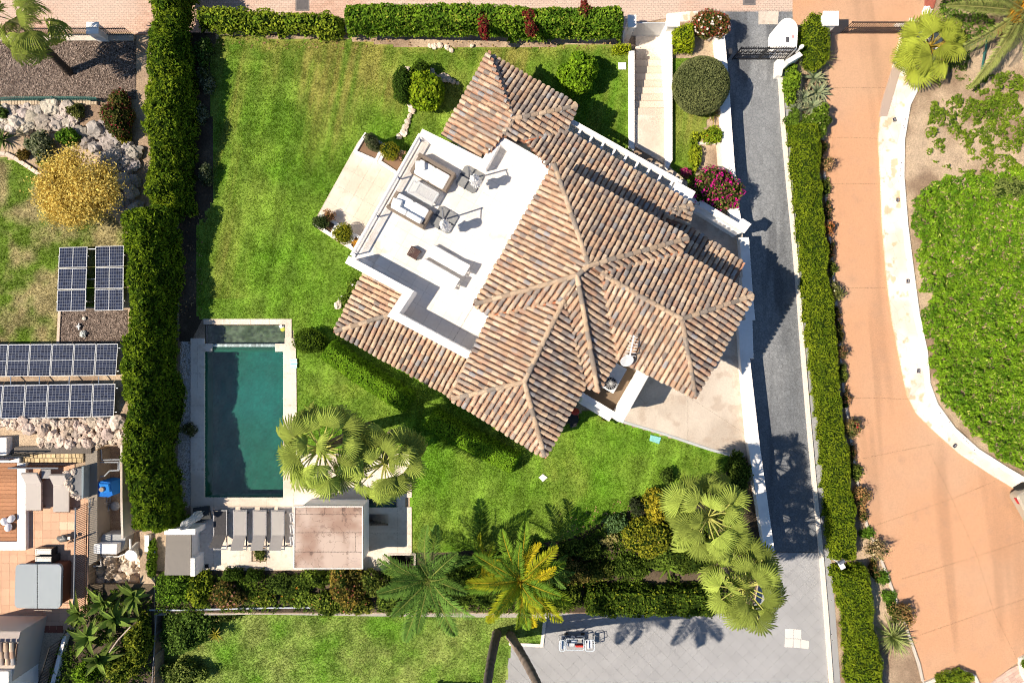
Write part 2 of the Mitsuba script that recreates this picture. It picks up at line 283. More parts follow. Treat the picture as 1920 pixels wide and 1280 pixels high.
def palm(name, label, base, crown, h, n, kind, make, z0=0.0, variants=5, tr=0.14, trunk_c=(0.16, 0.125, 0.10), tilt=(55, -38), head=0.22, bend=None, scale=1.0, az0=None, group=None, skip=None, roll=22):
    key = thing(name, label, 'palm tree', group); b = P(*base, z0); c = P(*crown, z0 + h); t = np.linspace(0, 1, 46)[:, None]
    mid = (b + c) / 2 + (np.array(bend) if bend is not None else 0); path = b * (1 - t) ** 2 + mid * 2 * t * (1 - t) + c * t ** 2; path[0, 2] -= 0.15
    rr = tr * (1.25 - 0.45 * t[:, 0]) * (1 + 0.10 * (np.arange(46) % 2) + rng.normal(0, 0.03, 46)); mb = MB(); mb.tube(path, rr, np.array(trunk_c) * (0.85 + 0.3 * (np.arange(46) % 2) + rng.normal(0, 0.14, 46))[:, None], 10)
    put('trunk', mb, 'matte', key, smooth=True, grain=0.25)
    top = c; g = 2.399963
    for i in range(n):
        f = (i + 0.5) / n; el = math.radians(tilt[0] + (tilt[1] - tilt[0]) * f ** 0.85 + rng.normal() * 7); az = g * i + rng.normal() * 0.18 + (az0 or 0)
        if skip and skip(math.degrees(az) % 360): continue
        s = scale * rng.uniform(0.85, 1.12) * (0.72 + 0.28 * min(1, f * 2.2)); o = top + np.array([0, 0, head * (1 - f) - 0.05])
        tw = T().translate(o.tolist()).rotate([0, 0, 1], math.degrees(az)).rotate([0, 1, 0], -math.degrees(el)).rotate([1, 0, 0], float(rng.normal() * roll)).scale(float(s))
        v = int(rng.integers(variants)); k = frond_src(kind, key, v, 'blade', make)
        if k is None: k = numbered('frond', key)
        scene[k] = {**FR[(kind, v)], 'to_world': tw}
    return key
def grid_sheet(poly, z, step, colour, jit=0.0, grow=0.6):
    """a ground sheet as a fine grid clipped to the polygon, its colours growing from noise"""
    x0, y0, x1, y1 = poly.bounds; xs, ys = np.arange(x0, x1 + step, step), np.arange(y0, y1 + step, step)
    X, Y = np.meshgrid(xs, ys, indexing='ij'); nx, ny = X.shape; inside = contains_xy(poly.buffer(step * grow), (X[:-1, :-1] + step / 2).ravel(), (Y[:-1, :-1] + step / 2).ravel())
    i, j = np.meshgrid(np.arange(nx - 1), np.arange(ny - 1), indexing='ij'); a = (i * ny + j).ravel()[inside]
    f = np.c_[a, a + ny, a + ny + 1, a + 1]; v = np.c_[X.ravel(), Y.ravel(), np.full(X.size, z)]
    if jit: v[:, 2] += (meshkit.fbm(v * 2.3, 3) - 0.5) * jit
    used = np.unique(f); m = np.zeros(len(v), int); m[used] = np.arange(len(used)); v = v[used]
    return MB().add(v, m[f], colour(v))
def scatter(poly, dens):
    x0, y0, x1, y1 = poly.bounds; n = int((x1 - x0) * (y1 - y0) * dens); q = np.c_[rng.uniform(x0, x1, n), rng.uniform(y0, y1, n)]
    return q[contains_xy(poly, q[:, 0], q[:, 1])]
def grass(poly, z, dens, colour, hgt=0.07, width=0.03):
    q = scatter(poly, dens); n = len(q); mb = MB(); p = np.c_[q, np.full(n, z)]; c = colour(p) * rng.uniform(0.62, 1.5, n)[:, None]
    for k in range(2):
        az = rng.uniform(0, 2 * np.pi, n); d = np.c_[np.cos(az), np.sin(az), rng.uniform(0.35, 1.1, n)]; h = (hgt * rng.uniform(0.6, 1.5, n))[:, None]
        s = np.c_[-np.sin(az), np.cos(az), 0 * az] * width * 0.5; v = np.stack([p - s, p + s, p + unit(d) * h], 1).reshape(-1, 3)
        mb.add(v, np.arange(n)[:, None] * 3 + np.array([[0, 1, 2]]), np.repeat(c * rng.uniform(0.8, 1.2, n)[:, None], 3, axis=0))
    return mb
def rock(c, r, sq=0.75, rs=None):
    m = trimesh.creation.icosphere(subdivisions=2); v0 = m.vertices; v = v0 * (1 + 0.55 * (meshkit.noise(v0 * 3.1 + rng.uniform(0, 50, 3))[:, None] - 0.5)) + rng.normal(0, 0.045, v0.shape)
    s = 1 + 0.5 * (meshkit.noise(v * 1.7 + rng.uniform(0, 50, 3)) - 0.5); sc = r * rng.uniform(0.75, 1.25, 3) * [1, 1, sq]
    a = rng.uniform(0, 6.28); R = np.array([[math.cos(a), -math.sin(a), 0], [math.sin(a), math.cos(a), 0], [0, 0, 1]])
    m.vertices = (v * s[:, None] * sc) @ R.T + c; return m
# ================================================================ THE SETTING
def near(pts, amp, fr, seed):  # soft patches
    return np.clip((meshkit.fbm(pts * fr + seed, 4) - 0.5) * amp + 0.5, 0, 1)[:, None]
def lawn_col(v):
    a = near(v * [1, 1, 0], 2.4, 0.5, 3.0); b = near(v * [1, 1, 0], 3.2, 2.1, 9.0); ax = v @ np.array([0.20, 0.98, 0]); across = v @ np.array([0.98, -0.20, 0])
    fine = np.clip((meshkit.fbm(np.c_[across * 3.4, ax * 0.20, 0 * ax], 3) - 0.5) * 2.6 + 0.5, 0, 1)[:, None]
    mow = (0.5 + 0.5 * np.sin(across * 2 * np.pi / 1.05 + 1.2 * meshkit.noise(v * 0.4)))[:, None]
    c = np.array([0.088, 0.198, 0.012]) * (1 - a) + np.array([0.140, 0.245, 0.026]) * a
    c = c * (0.90 + 0.17 * mow) * (0.86 + 0.28 * fine)
    dn = np.clip((meshkit.fbm(np.c_[v[:, 0] * 0.45 + 1.0, v[:, 1] * 0.30 + 4.0, 0 * ax], 4)[:, None] - 0.42) * 3.0, 0, 1)
    # thin soil under the street hedge and on the west side dries out
    top = np.clip((v[:, 1:2] - 6.5) / 6.0, 0, 1); west = np.exp(-((v[:, 0:1] + 13.4) / 0.8) ** 2) * (v[:, 1:2] > 2)
    dry = np.clip(0.15 * dn + 0.85 * top * (0.35 + dn) * fine + 0.8 * np.clip((v[:, 1:2] - 13.0) / 1.0, 0, 1) * b + 0.75 * west * fine + 0.35 * dn * b * (v[:, 1:2] < -2), 0, 1)
    c = c * (1 - 0.7 * dry) + np.array([0.25, 0.205, 0.06]) * 0.7 * dry
    return c * (0.92 + 0.36 * b)
def lawn_left(v):
    b = near(v, 3.6, 1.0, 5.0); s = near(v, 3.2, 2.6, 7.0); c = np.array([0.10, 0.17, 0.016]) * (1 - b) + np.array([0.31, 0.27, 0.13]) * b
    return c * (0.8 + 0.4 * s)
def lawn_low(v):
    b = near(v, 3.4, 0.8, 2.0); s = near(v, 3.2, 2.4, 4.0); c = np.array([0.11, 0.235, 0.02]) * (1 - b) + np.array([0.22, 0.29, 0.07]) * b
    return c * (0.78 + 0.44 * s)

# --- street (level ZD): pale pink clay bricks
street = unary_union([PG([(-260, -500), (1486, -500), (1486, 22), (1310, 22), (1310, 24), (1195, 44), (1195, 60), (250, 64), (250, 60), (-260, 60)], ZD)])
struct('street', MB().ext(street, ZD - 0.3, ZD, (0.5, 0.35, 0.28)), 'brick_street')
mh = MB(); mh.ext(PG([(554, -6), (580, -6), (580, 21), (554, 21)], ZD), ZD - 0.02, ZD + 0.006, (0.16, 0.15, 0.15)); mh.ext(PG([(557, -3), (577, -3), (577, 18), (557, 18)], ZD), ZD, ZD + 0.012, (0.11, 0.105, 0.11))
single('manhole_cover', mh, 'dark square manhole cover set in the pink brick street, left of the hedge', 'manhole cover')
mh = MB(); mh.ext(PG([(1393, -10), (1417, -10), (1417, 10), (1393, 10)], ZD), ZD - 0.02, ZD + 0.006, (0.16, 0.15, 0.15)); mh.ext(PG([(1396, -8), (1414, -8), (1414, 7), (1396, 7)], ZD), ZD, ZD + 0.012, (0.11, 0.105, 0.11))
single('manhole_cover', mh, 'dark square manhole cover in the street above the grey driveway entrance', 'manhole cover')
# --- grey stamped driveway and paved forecourt
drive = PG([(1300, 20), (1486, 18), (1488, 60), (1468, 130), (1474, 240), (1490, 420), (1506, 640), (1522, 820), (1536, 1035), (1300, 1035)], ZD)
struct('driveway', MB().ext(drive, ZD - 0.3, ZD, (0.16, 0.17, 0.18)), 'slate')
ep = MB(); ep.ext(PG([(1422, 22), (1460, 22), (1458, 46), (1422, 46)], ZD), ZD - 0.02, ZD + 0.008, (0.30, 0.30, 0.29)); single('drain_cover', ep, 'pale grey rectangular utility cover at the top of the grey driveway', 'drain cover', 'concrete')
fore = PG([(1300, 1036), (1538, 1036), (1556, 1240), (1562, 1420), (930, 1420), (957, 1208), (1018, 1208), (1022, 1130), (1300, 1130)], ZD)
fk = thing('forecourt', '', ''); labels[fk] = {'kind': 'structure'}
put('bed', MB().ext(fore, ZD - 0.3, ZD - 0.010, (0.28, 0.29, 0.30)), 'matte', fk)
cells = []
for i in range(-70, 70):
    for j in range(-70, 70):
        x, y = 9 + (i + j) * 0.302, -14 + (i - j) * 0.302; q = sbox(-0.209, -0.209, 0.209, 0.209); q = affinity.translate(affinity.rotate(q, 45), x, y)
        if q.intersects(fore):
            q = q.intersection(fore)
            if q.area > 0.012: cells.append((q, abs(x - 9) < 99 and -16.3 < y < -9))
cells.sort(key=lambda t: (-t[1], -t[0].area)); rest = MB(); pv = 0
for q, vis in cells:
    cc = np.array([0.315, 0.325, 0.34]) * rng.uniform(0.975, 1.025); z = ZD + rng.uniform(-0.002, 0.002)
    if vis and pv < 298: put('paver', MB().ext(q, ZD - 0.05, z, cc), 'matte', fk, grain=0.16); pv += 1
    else: rest.ext(q, ZD - 0.05, z, cc)
put('paver', rest, 'matte', fk, grain=0.16, kind='stuff')
pp = thing('pale_paver_patch', 'four pale stone slabs let into the grey forecourt near the white kerb', 'paving slab')
for a in ([(1472, 1178), (1487, 1178), (1487, 1196), (1472, 1196)], [(1488, 1179), (1502, 1180), (1502, 1197), (1488, 1196)], [(1472, 1197), (1487, 1197), (1486, 1213), (1471, 1212)], [(1488, 1197), (1501, 1198), (1501, 1214), (1488, 1213)], [(1502, 1198), (1517, 1201), (1516, 1216), (1502, 1214)]):
    put('slab', MB().ext(PG(a, ZD), ZD - 0.02, ZD + 0.008, (0.62, 0.60, 0.56)), 'matte', pp)
labels[pp]['label'] = 'five pale stone slabs let into the grey forecourt near the white kerb'
kerb_line = [(1463, 132), (1470, 240), (1479, 340), (1489, 440), (1499, 560), (1508, 680), (1518, 800), (1529, 920), (1540, 1030), (1550, 1150), (1561, 1300), (1568, 1420)]
kl = LS(kerb_line, ZD + 0.14)
kk = thing('driveway_kerb', 'long white kerb wall along the right side of the grey driveway', 'kerb')
put('kerb', MB().ext(kl.buffer(0.09, cap_style=2), ZD - 0.2, ZD + 0.14, (0.68, 0.63, 0.57)), 'matte', kk)
put('strip', MB().ext(affinity.translate(kl, 0.27, -0.01).buffer(0.19, cap_style=2), ZD - 0.2, ZD + 0.05, (0.30, 0.31, 0.33)), 'matte', kk)
# --- terracotta drive on the right, in slabs cut by joints
tdrive = PG([(1486, -500), (1740, -500), (1735, 30), (1735, 60), (1690, 70), (1676, 120), (1655, 200), (1648, 260), (1652, 330), (1656, 430), (1664, 520), (1674, 600), (1690, 680), (1702, 740), (1720, 775), (1750, 805), (1800, 850), (1860, 890), (1960, 950), (2300, 1150),
             (2300, 1170), (1920, 1232), (1893, 1252), (1850, 1285), (1840, 1290), (1827, 1264), (1802, 1253), (1780, 1257), (1730, 1278), (1722, 1240), (1700, 1180), (1660, 1070), (1625, 985), (1606, 900), (1596, 830), (1580, 720), (1570, 600), (1558, 480), (1548, 360), (1545, 250), (1552, 130), (1560, 60), (1486, 60)], ZD)
joints = [[(1540, 165), (1680, 165)], [(1540, 258), (1680, 260)], [(1540, 345), (1680, 345)], [(1540, 540), (1690, 540)], [(1560, 745), (1730, 748)], [(1590, 865), (1750, 832)], [(1640, 985), (1785, 935), (1990, 850)], [(1690, 1085), (1832, 1042), (2050, 970)], [(1710, 1195), (1862, 1142), (2050, 1080)], [(1742, 845), (1785, 935), (1832, 1042), (1862, 1142), (1912, 1245)], [(1400, 62), (1700, 62)]]
ds = thing('terracotta_drive', '', ''); labels[ds] = {'kind': 'structure'}
put('bed', MB().ext(tdrive, ZD - 0.3, ZD - 0.012, (0.2, 0.12, 0.07)), 'matte', ds)
for q in polys(tdrive.difference(unary_union([LS(j, ZD).buffer(0.007) for j in joints]))): put('slab', MB().ext(q, ZD - 0.2, ZD, (0.5, 0.3, 0.2)), 'terracotta', ds)
wh = PG([(1735, -60), (1775, -60), (1750, 16), (1733, 16)], ZD); single('brick_strip', MB().ext(wh, ZD - 0.2, ZD + 0.01, (0.33, 0.10, 0.07)), 'short strip of dark red paving at the top of the terracotta drive', 'paving')
# --- white flagstone path along the slope
inner = [(1690, 62), (1676, 120), (1655, 200), (1648, 260), (1652, 330), (1656, 430), (1664, 520), (1674, 600), (1690, 680), (1702, 740), (1720, 775), (1750, 805), (1800, 850), (1860, 890), (1960, 950)]
outer = [(1770, 62), (1730, 145), (1705, 195), (1694, 260), (1693, 330), (1700, 420), (1710, 500), (1722, 590), (1737, 660), (1742, 720), (1757, 760), (1790, 805), (1835, 845), (1890, 880), (1985, 935)]
path = PG(inner + outer[::-1], ZD + 0.1)
struct('path', MB().ext(path, ZD - 0.2, ZD + 0.1, (0.7, 0.66, 0.6)), 'white_flags')
single('ramp_strip', MB().ext(PG([(1676, 122), (1690, 128), (1664, 218), (1650, 218), (1655, 190)], ZD + 0.12), ZD - 0.1, ZD + 0.115, (0.40, 0.32, 0.27)), 'tapering brown strip on the left edge of the white flagstone path', 'paving')
wallo = LS(outer, ZD + 0.28)
single('path_kerb', MB().ext(wallo.buffer(0.10), ZD - 0.1, ZD + 0.24, (0.72, 0.71, 0.68)), 'low white kerb between the white path and the planted slope', 'kerb')
# --- planted slope on the right
slope_px = outer + [(2400, 1150), (2400, -300), (1780, -300)]
slope = PG(slope_px, ZD + 0.2)
struct('slope', grid_sheet(slope, ZD + 0.12, 0.14, lambda v: np.tile([0.3, 0.22, 0.15], (len(v), 1)), 0.12, 0.0), 'soil', smooth=True)
# --- strip of bare soil between median hedge and terracotta drive, lower ground
med = PG([(1486, 62), (1560, 62), (1548, 250), (1548, 360), (1558, 480), (1570, 600), (1580, 720), (1596, 830), (1606, 900), (1625, 985), (1660, 1070), (1700, 1180), (1730, 1278), (1760, 1420), (1560, 1420), (1536, 1035), (1506, 640), (1470, 200)], ZD)
struct('median_soil', MB().ext(med.buffer(-0.05), ZD - 0.3, ZD + 0.02, (0.2, 0.15, 0.1)), 'soil')
ek = MB(); ek.ext(LS([(1541, 262), (1549, 370), (1559, 480), (1571, 600), (1581, 720), (1597, 832), (1607, 900), (1626, 985), (1661, 1070), (1701, 1180), (1724, 1245), (1731, 1277)], ZD + 0.1).buffer(0.055, cap_style=2), ZD - 0.1, ZD + 0.1, (0.50, 0.46, 0.41))
single('drive_kerb', ek, 'thin pale kerb on the left edge of the terracotta drive', 'kerb')
isl = PG([(1731, 1277), (1780, 1256), (1802, 1252), (1827, 1263), (1840, 1290), (1850, 1420), (1740, 1420)], ZD)
single('island_kerb', MB().ext(isl.difference(isl.buffer(-0.16)), ZD - 0.1, ZD + 0.12, (0.60, 0.58, 0.54)), 'rounded white kerb of the planted island at the bottom right', 'kerb')
struct('island_soil', MB().ext(isl.buffer(-0.15), ZD - 0.1, ZD + 0.05, (0.2, 0.15, 0.1)), 'soil')
bp = thing('brick_apron', 'pale pink brick apron at the bottom right corner of the drive', 'paving')
ap = PG([(1840, 1292), (1893, 1254), (1912, 1245), (2000, 1330), (1900, 1420), (1850, 1420)], ZD)
put('bed', MB().ext(ap, ZD - 0.2, ZD - 0.01, (0.4, 0.3, 0.25)), 'matte', bp)
for i in range(18):
    for j in range(12):
        q = affinity.translate(affinity.rotate(sbox(-0.14, -0.07, 0.14, 0.07), 32, origin=(0, 0)), *(P(1840, 1300, ZD)[:2] + np.array([i * 0.292 * 0.848 - (j * 0.152) * -0.53 - 0.3, i * 0.292 * 0.53 - j * 0.152 * 0.848 + 0.3]))).intersection(ap)
        if q.area > 0.005: put('brick', MB().ext(q, ZD - 0.05, ZD + 0.004, np.array([0.56, 0.40, 0.33]) * rng.uniform(0.85, 1.12)), 'matte', bp, grain=0.1)
ck = PG([(1908, 1232), (1940, 1215), (2000, 1260), (1950, 1330), (1912, 1262)], ZD)
single('bed_kerb', MB().ext(ck.difference(ck.buffer(-0.2)), ZD - 0.1, ZD + 0.12, (0.64, 0.62, 0.58)), 'curved white kerb of the flower bed on the right edge, near the bottom corner', 'kerb')

# --- the villa garden and the neighbour's garden: one raised block (level 0) with the pool and the neighbour's service alley cut out
pool = PG([(384, 659), (397, 659), (397, 645), (516, 645), (516, 659), (531, 659), (531, 932), (750, 932), (750, 948), (384, 948)][:8] + [(745, 932), (745, 950), (684, 950), (684, 938), (540, 938), (540, 932), (384, 932)], 0)
pool = unary_union([PG([(384, 659), (531, 659), (531, 932), (384, 932)]), PG([(684, 926), (744, 926), (744, 951), (684, 951)])])
spa = PG([(384, 609), (534, 609), (534, 644), (384, 644)])
weir = PG([(398, 643), (516, 643), (516, 660), (398, 660)])
pit = PG([(683, 963), (728, 963), (728, 985), (683, 985)]); sunk = PG([(731, 1040), (776, 1040), (776, 1066), (731, 1066)])
alley = PG([(182, 836), (252, 836), (262, 1012), (262, 1100), (166, 1100), (166, 1052), (182, 1052)])
yard = PG([(-300, 66), (250, 66), (380, 62), (1190, 84), (1196, 112), (1252, 112), (1262, 60), (1352, 60), (1372, 330), (1383, 430), (1396, 640), (1422, 860), (1436, 1030), (1412, 1150), (290, 1150), (290, 1420), (-300, 1420)])
nd = PG([(-300, 860), (34, 860), (168, 848), (168, 1160), (120, 1180), (60, 1290), (60, 1420), (-300, 1420)])
stairwell = PG([(1191, 40), (1252, 40), (1252, 216), (1191, 216)])
yard0 = yard.difference(unary_union([pool, spa, weir, pit, sunk, alley, stairwell]))
struct('garden_ground', MB().ext(yard0, ZD - 0.3, -0.03, (0.2, 0.14, 0.09)), 'soil')
struct('alley_floor', MB().ext(alley.buffer(0.05), -1.25, -1.0, (0.2, 0.14, 0.09)), 'soil')
g = MB(); g.ext(sbox(-110, -110, 110, 110).difference(unary_union([pool.buffer(0.31), spa.buffer(0.31), weir, pit.buffer(0.13), sunk.buffer(0.11), alley])), ZD - 0.6, ZD - 0.06, (0.3, 0.22, 0.15)); struct('ground', g, 'soil')
cop_ = PG([(358, 930), (772, 930), (772, 1068), (358, 1068)])
# lawns
L1 = PG([(398, 96), (412, 68), (470, 68), (520, 78), (640, 76), (760, 92), (900, 92), (1100, 88), (1182, 90), (1182, 300), (1250, 345), (1290, 380), (1290, 420), (1000, 480), (900, 640), (990, 850), (1100, 770), (1180, 800), (1395, 865), (1330, 900), (1240, 925), (1110, 985), (1060, 1010), (900, 1030), (776, 1035), (772, 920), (690, 880), (557, 870), (557, 660), (548, 600), (384, 598), (372, 590), (368, 430), (402, 380)])
lawn_area = L1.difference(unary_union([pool.buffer(0.3), spa.buffer(0.3)]))
L2 = PG([(1262, 110), (1310, 110), (1335, 200), (1318, 240), (1300, 330), (1296, 352), (1262, 322)])
lk = thing('lawn', '', ''); labels[lk] = {'kind': 'structure'}
LW = unary_union([lawn_area, L2]); put('turf', grid_sheet(LW, -0.012, 0.13, lawn_col, 0.03), 'matte', lk, smooth=True, grain=0)
put('grass', grass(LW, -0.015, 420, lawn_col), 'leaf', lk, grain=0, kind='stuff')
L3 = PG([(-200, 298), (-10, 296), (40, 306), (75, 326), (120, 345), (235, 430), (235, 560), (110, 585), (110, 643), (-200, 643)])
lk = thing('lawn', '', ''); labels[lk] = {'kind': 'structure'}
put('turf', grid_sheet(L3, -0.012, 0.13, lawn_left, 0.03), 'matte', lk, smooth=True, grain=0); put('grass', grass(L3, -0.015, 380, lawn_left), 'leaf', lk, grain=0, kind='stuff')
L4 = PG([(290, 1128), (1018, 1150), (1018, 1206), (955, 1206), (930, 1420), (290, 1420)], ZD)
lk = thing('lawn', '', ''); labels[lk] = {'kind': 'structure'}
put('turf', grid_sheet(L4, ZD + 0.0, 0.13, lawn_low, 0.03), 'matte', lk, smooth=True, grain=0); put('grass', grass(L4.intersection(PG([(290, 1128), (1018, 1128), (1018, 1300), (290, 1300)], ZD)), ZD, 400, lawn_low), 'leaf', lk, grain=0, kind='stuff')
single('lawn_edging', MB().ext(LS([(957, 1207), (1016, 1210), (1022, 1158)], ZD + 0.06).buffer(0.075, join_style=2), ZD - 0.1, ZD + 0.06, (0.70, 0.66, 0.6)), 'white stone edging round the lawn corner beside the forecourt', 'kerb')
struct('shrub_bed', MB().ext(PG([(776, 1036), (900, 1031), (1060, 1012), (1110, 986), (1240, 926), (1330, 902), (1400, 868), (1430, 1040), (1410, 1148), (290, 1148), (290, 1070), (776, 1070)]).difference(unary_union([cop_.buffer(0.02), sunk.buffer(0.12)])), -0.1, -0.016, (0.06, 0.045, 0.03)), 'shaded_soil')  # shadows among the shrubs are painted into this darker soil
struct('plant_bed', MB().ext(PG([(124, 1096), (288, 1094), (290, 1420), (64, 1420), (92, 1290), (122, 1180)]), -0.2, -0.02, (0.06, 0.045, 0.03)), 'shaded_soil')  # dimness beneath the banana leaves is put into the soil colour
struct('hedge_bed', MB().ext(PG([(335, 60), (404, 62), (408, 380), (376, 430), (380, 596), (358, 640), (336, 640)]), -0.1, -0.018, (0.06, 0.045, 0.03)), 'shaded_soil')  # planting strip whose dark colour deepens the shade of the tall hedge
# mulch beds
struct('mulch_bed', MB().ext(unary_union([PG([(-200, 74), (254, 74), (254, 186), (-200, 186)])]), -0.1, -0.008, (0.2, 0.15, 0.12)), 'bark')
struct('mulch_bed', MB().ext(PG([(114, 580), (238, 580), (238, 645), (110, 645)]), -0.1, -0.006, (0.2, 0.15, 0.12)), 'bark')
def chips(poly, z, n, a, b, s):
    q = scatter(poly, n); p = np.c_[q, np.full(len(q), z + 0.01)]; k = len(p); t = rng.random((k, 1)) ** 1.4; mb = MB()
    mb.add(*leaf_cloud(p, np.tile([0, 0, 1.0], (k, 1)), s, np.asarray(a) * (1 - t) + np.asarray(b) * t, 0.75, 0.45)); return mb
mb_ = chips(PG([(-60, 76), (252, 76), (252, 184), (-60, 184)]), 0.0, 260, (0.10, 0.07, 0.055), (0.42, 0.34, 0.29), 0.09)
single('bark_mulch', mb_, 'brown bark chips covering the bed below the top left palm', 'mulch', kind='stuff', grain=0)
mb_ = chips(PG([(116, 583), (236, 583), (236, 643), (114, 643)]), 0.0, 260, (0.10, 0.07, 0.055), (0.42, 0.34, 0.29), 0.09)
single('bark_mulch', mb_, 'brown bark chips in the square bed between the solar panels', 'mulch', kind='stuff', grain=0)
mb_ = MB(); mb_.ext(PG([(110, 584), (115, 584), (112, 644), (107, 644)]), -0.1, 0.05, (0.55, 0.45, 0.36)); single('bed_edging', mb_, 'pale stone edging on the left of the mulch bed between the panels', 'kerb')
gq = scatter(PG([(338, 640), (358, 640), (358, 950), (330, 950)]), 900); gm = MB()
for q in gq: gm.add(np.array([[-1, -1, 0], [1, -1, 0], [1, 1, 0], [-1, 1, 0], [0, 0, 1.2]]) * 0.018 * rng.uniform(0.6, 1.3) + [q[0], q[1], -0.028], [[0, 1, 4], [1, 2, 4], [2, 3, 4], [3, 0, 4]], np.array([0.6, 0.58, 0.56]) * rng.uniform(0.6, 1.2))
single('white_gravel', gm, 'strip of white gravel between the tall hedge and the pool paving', 'gravel', kind='stuff', grain=0)

# --- pool
pk = thing('swimming_pool', 'teal rectangular swimming pool with pale stone surround and a raised end basin', 'swimming pool')
WZ = -0.14
bs = MB(); bs.ext(pool.buffer(0.3).difference(pool.buffer(-0.012)), -1.0, -0.035, (0.013, 0.10, 0.075))
def mosaic(v):
    g_ = np.clip((meshkit.fbm(v * [0.35, 0.35, 0] + 3, 3)[:, None] - 0.5) * 2.5 + 0.5, 0, 1); r_ = meshkit.noise(np.floor(v * 16) * 7.3)[:, None]; s_ = meshkit.fbm(v * [2.2, 2.2, 0], 3)[:, None]
    return (np.array([0.008, 0.090, 0.062]) * (1 - g_) + np.array([0.008, 0.115, 0.098]) * g_) * (0.55 + 0.5 * r_ + 0.45 * s_)  # tile speckle, with caustic-like light patterning mixed into the floor colour
for q_ in polys(pool): bs.add(*grid_sheet(q_, -0.85, 0.055, mosaic).get())
put('basin', bs, 'matte', pk, grain=0)
bs = MB(); bs.ext(spa.buffer(0.3).difference(spa.buffer(-0.012)), -0.6, -0.035, (0.02, 0.035, 0.035))
bs.add(*grid_sheet(spa, -0.3, 0.05, lambda v: (np.array([0.045, 0.075, 0.040]) * (1 - near(v, 4, 1.6, 2)) + np.array([0.09, 0.13, 0.085]) * near(v, 4, 1.6, 2)) * (0.4 + 1.2 * meshkit.noise(v * [7, 11, 0])[:, None])).get())
put('basin', bs, 'matte', pk, grain=0, label='shallow upper basin with a mottled dark green floor')
wv = MB()
for i in range(26):
    x = 398 + i * 4.54
    wv.ext(PG([(x, 645), (x + 4.4, 645), (x + 4.4, 650), (x, 650)]), -0.4, -0.02 + rng.uniform(-.004, .004), np.array([0.30, 0.40, 0.42]) * rng.uniform(0.6, 1.35))
    wv.ext(PG([(x, 651), (x + 4.4, 651), (x + 4.4, 658), (x, 658)]), -0.6, WZ - 0.06 + rng.uniform(-.004, .004), np.array([0.10, 0.25, 0.24]) * rng.uniform(0.7, 1.3))
put('weir', wv, 'gloss', pk, grain=0.25, label='blue mosaic ledge between the upper basin and the pool')
def ripple(poly, z):
    m = grid_sheet(poly, z, 0.12, lambda v: np.tile([0.02, 0.1, 0.1], (len(v), 1))); v, f, c = m.get(); v[:, 2] += (meshkit.fbm(v * [3.2, 3.2, 0] + 2, 3) - 0.5) * 0.030; return MB().add(v, f, c)
[put('water', ripple(q_.buffer(0.04), WZ), 'pane', pk, smooth=True, grain=0) for q_ in polys(pool)]; put('water', ripple(spa.buffer(0.04), -0.06), 'pane', pk, smooth=True, grain=0)
drn = MB(); drn.lathe([(0, 0), (0.12, 0.0), (0.12, 0.03), (0.05, 0.05), (0, 0.05)], P(530, 617, -0.06) + [0, 0, -0.03], (0.45, 0.5, 0.08), 12); single('pool_float', drn, 'small yellow green float in the corner of the upper basin', 'float')
drn = MB(); drn.lathe([(0, 0.1), (0.05, 0.10), (0.05, 0.04), (0.13, 0.0), (0.13, -0.03), (0, -0.03)], P(528, 611, -0.06), (0.75, 0.78, 0.78), 12); single('pool_nozzle', drn, 'small white water nozzle beside the yellow float in the upper basin', 'nozzle')
# coping and paving slabs of the pool surround
def slabs(parent, poly, lines, z, mat, th=0.12, c=(0.6, 0.5, 0.4), gap=0.006, name='slab', jz=0.0):
    q = poly.difference(unary_union([LS(l, z).buffer(gap) for l in lines])) if lines else poly
    put('bed', MB().ext(poly.buffer(-0.004), z - th, z - 0.012, np.array(c) * 0.55), 'matte', parent)
    for s in sorted(polys(q), key=lambda s: -s.area): put(name, MB().ext(s, z - th * 0.8, z + rng.uniform(-jz, jz), c), mat, parent)
cop = unary_union([PG([(358, 634), (398, 634), (398, 659), (384, 659), (384, 932), (760, 932), (760, 950), (772, 950), (772, 1068), (364, 1068), (358, 950)]), PG([(516, 634), (555, 634), (557, 800), (557, 932), (531, 932), (531, 659), (516, 659)]), PG([(555, 850), (772, 850), (772, 932), (555, 932)]),
                   PG([(382, 598), (547, 598), (547, 634), (535, 634), (535, 608), (382, 608)]), PG([(557, 880), (772, 880), (772, 932), (557, 932)])]).difference(unary_union([pool, spa, weir, pit, sunk, PG([(472, 1025), (500, 1025), (500, 1052), (472, 1052)])]))
pg_ = thing('pool_paving', '', ''); labels[pg_] = {'kind': 'structure'}
ln = [[(300, y), (800, y)] for y in (700, 760, 820, 880, 948, 1000)] + [[(x, 925), (x, 1080)] for x in (400, 450, 500, 550, 620, 690, 745)] + [[(x, 590), (x, 620)] for x in (420, 470, 505)] + [[(370, 640), (370, 730)]]
slabs(pg_, cop, ln, 0.03, 'travertine')
st = MB()
for i in range(5): st.ext(PG([(684 + i * 9, 964), (692.6 + i * 9, 964), (692.6 + i * 9, 984), (684 + i * 9, 984)]), -1.3, -0.95 + i * 0.19, (0.55, 0.45, 0.36))
skey = thing('sunken_steps', 'five narrow stone steps sunk in the pool terrace beside the flat roofed pavilion', 'steps')
for i in range(5): put('step', MB().ext(PG([(684 + i * 9, 964), (692.6 + i * 9, 964), (692.6 + i * 9, 984), (684 + i * 9, 984)]), -1.3, -0.95 + i * 0.19, (0.55, 0.45, 0.36)), 'travertine', skey)
put('wall', MB().ext(pit.buffer(0.12, join_style=2).difference(pit), -1.3, 0.026, (0.5, 0.45, 0.4)), 'travertine', skey)
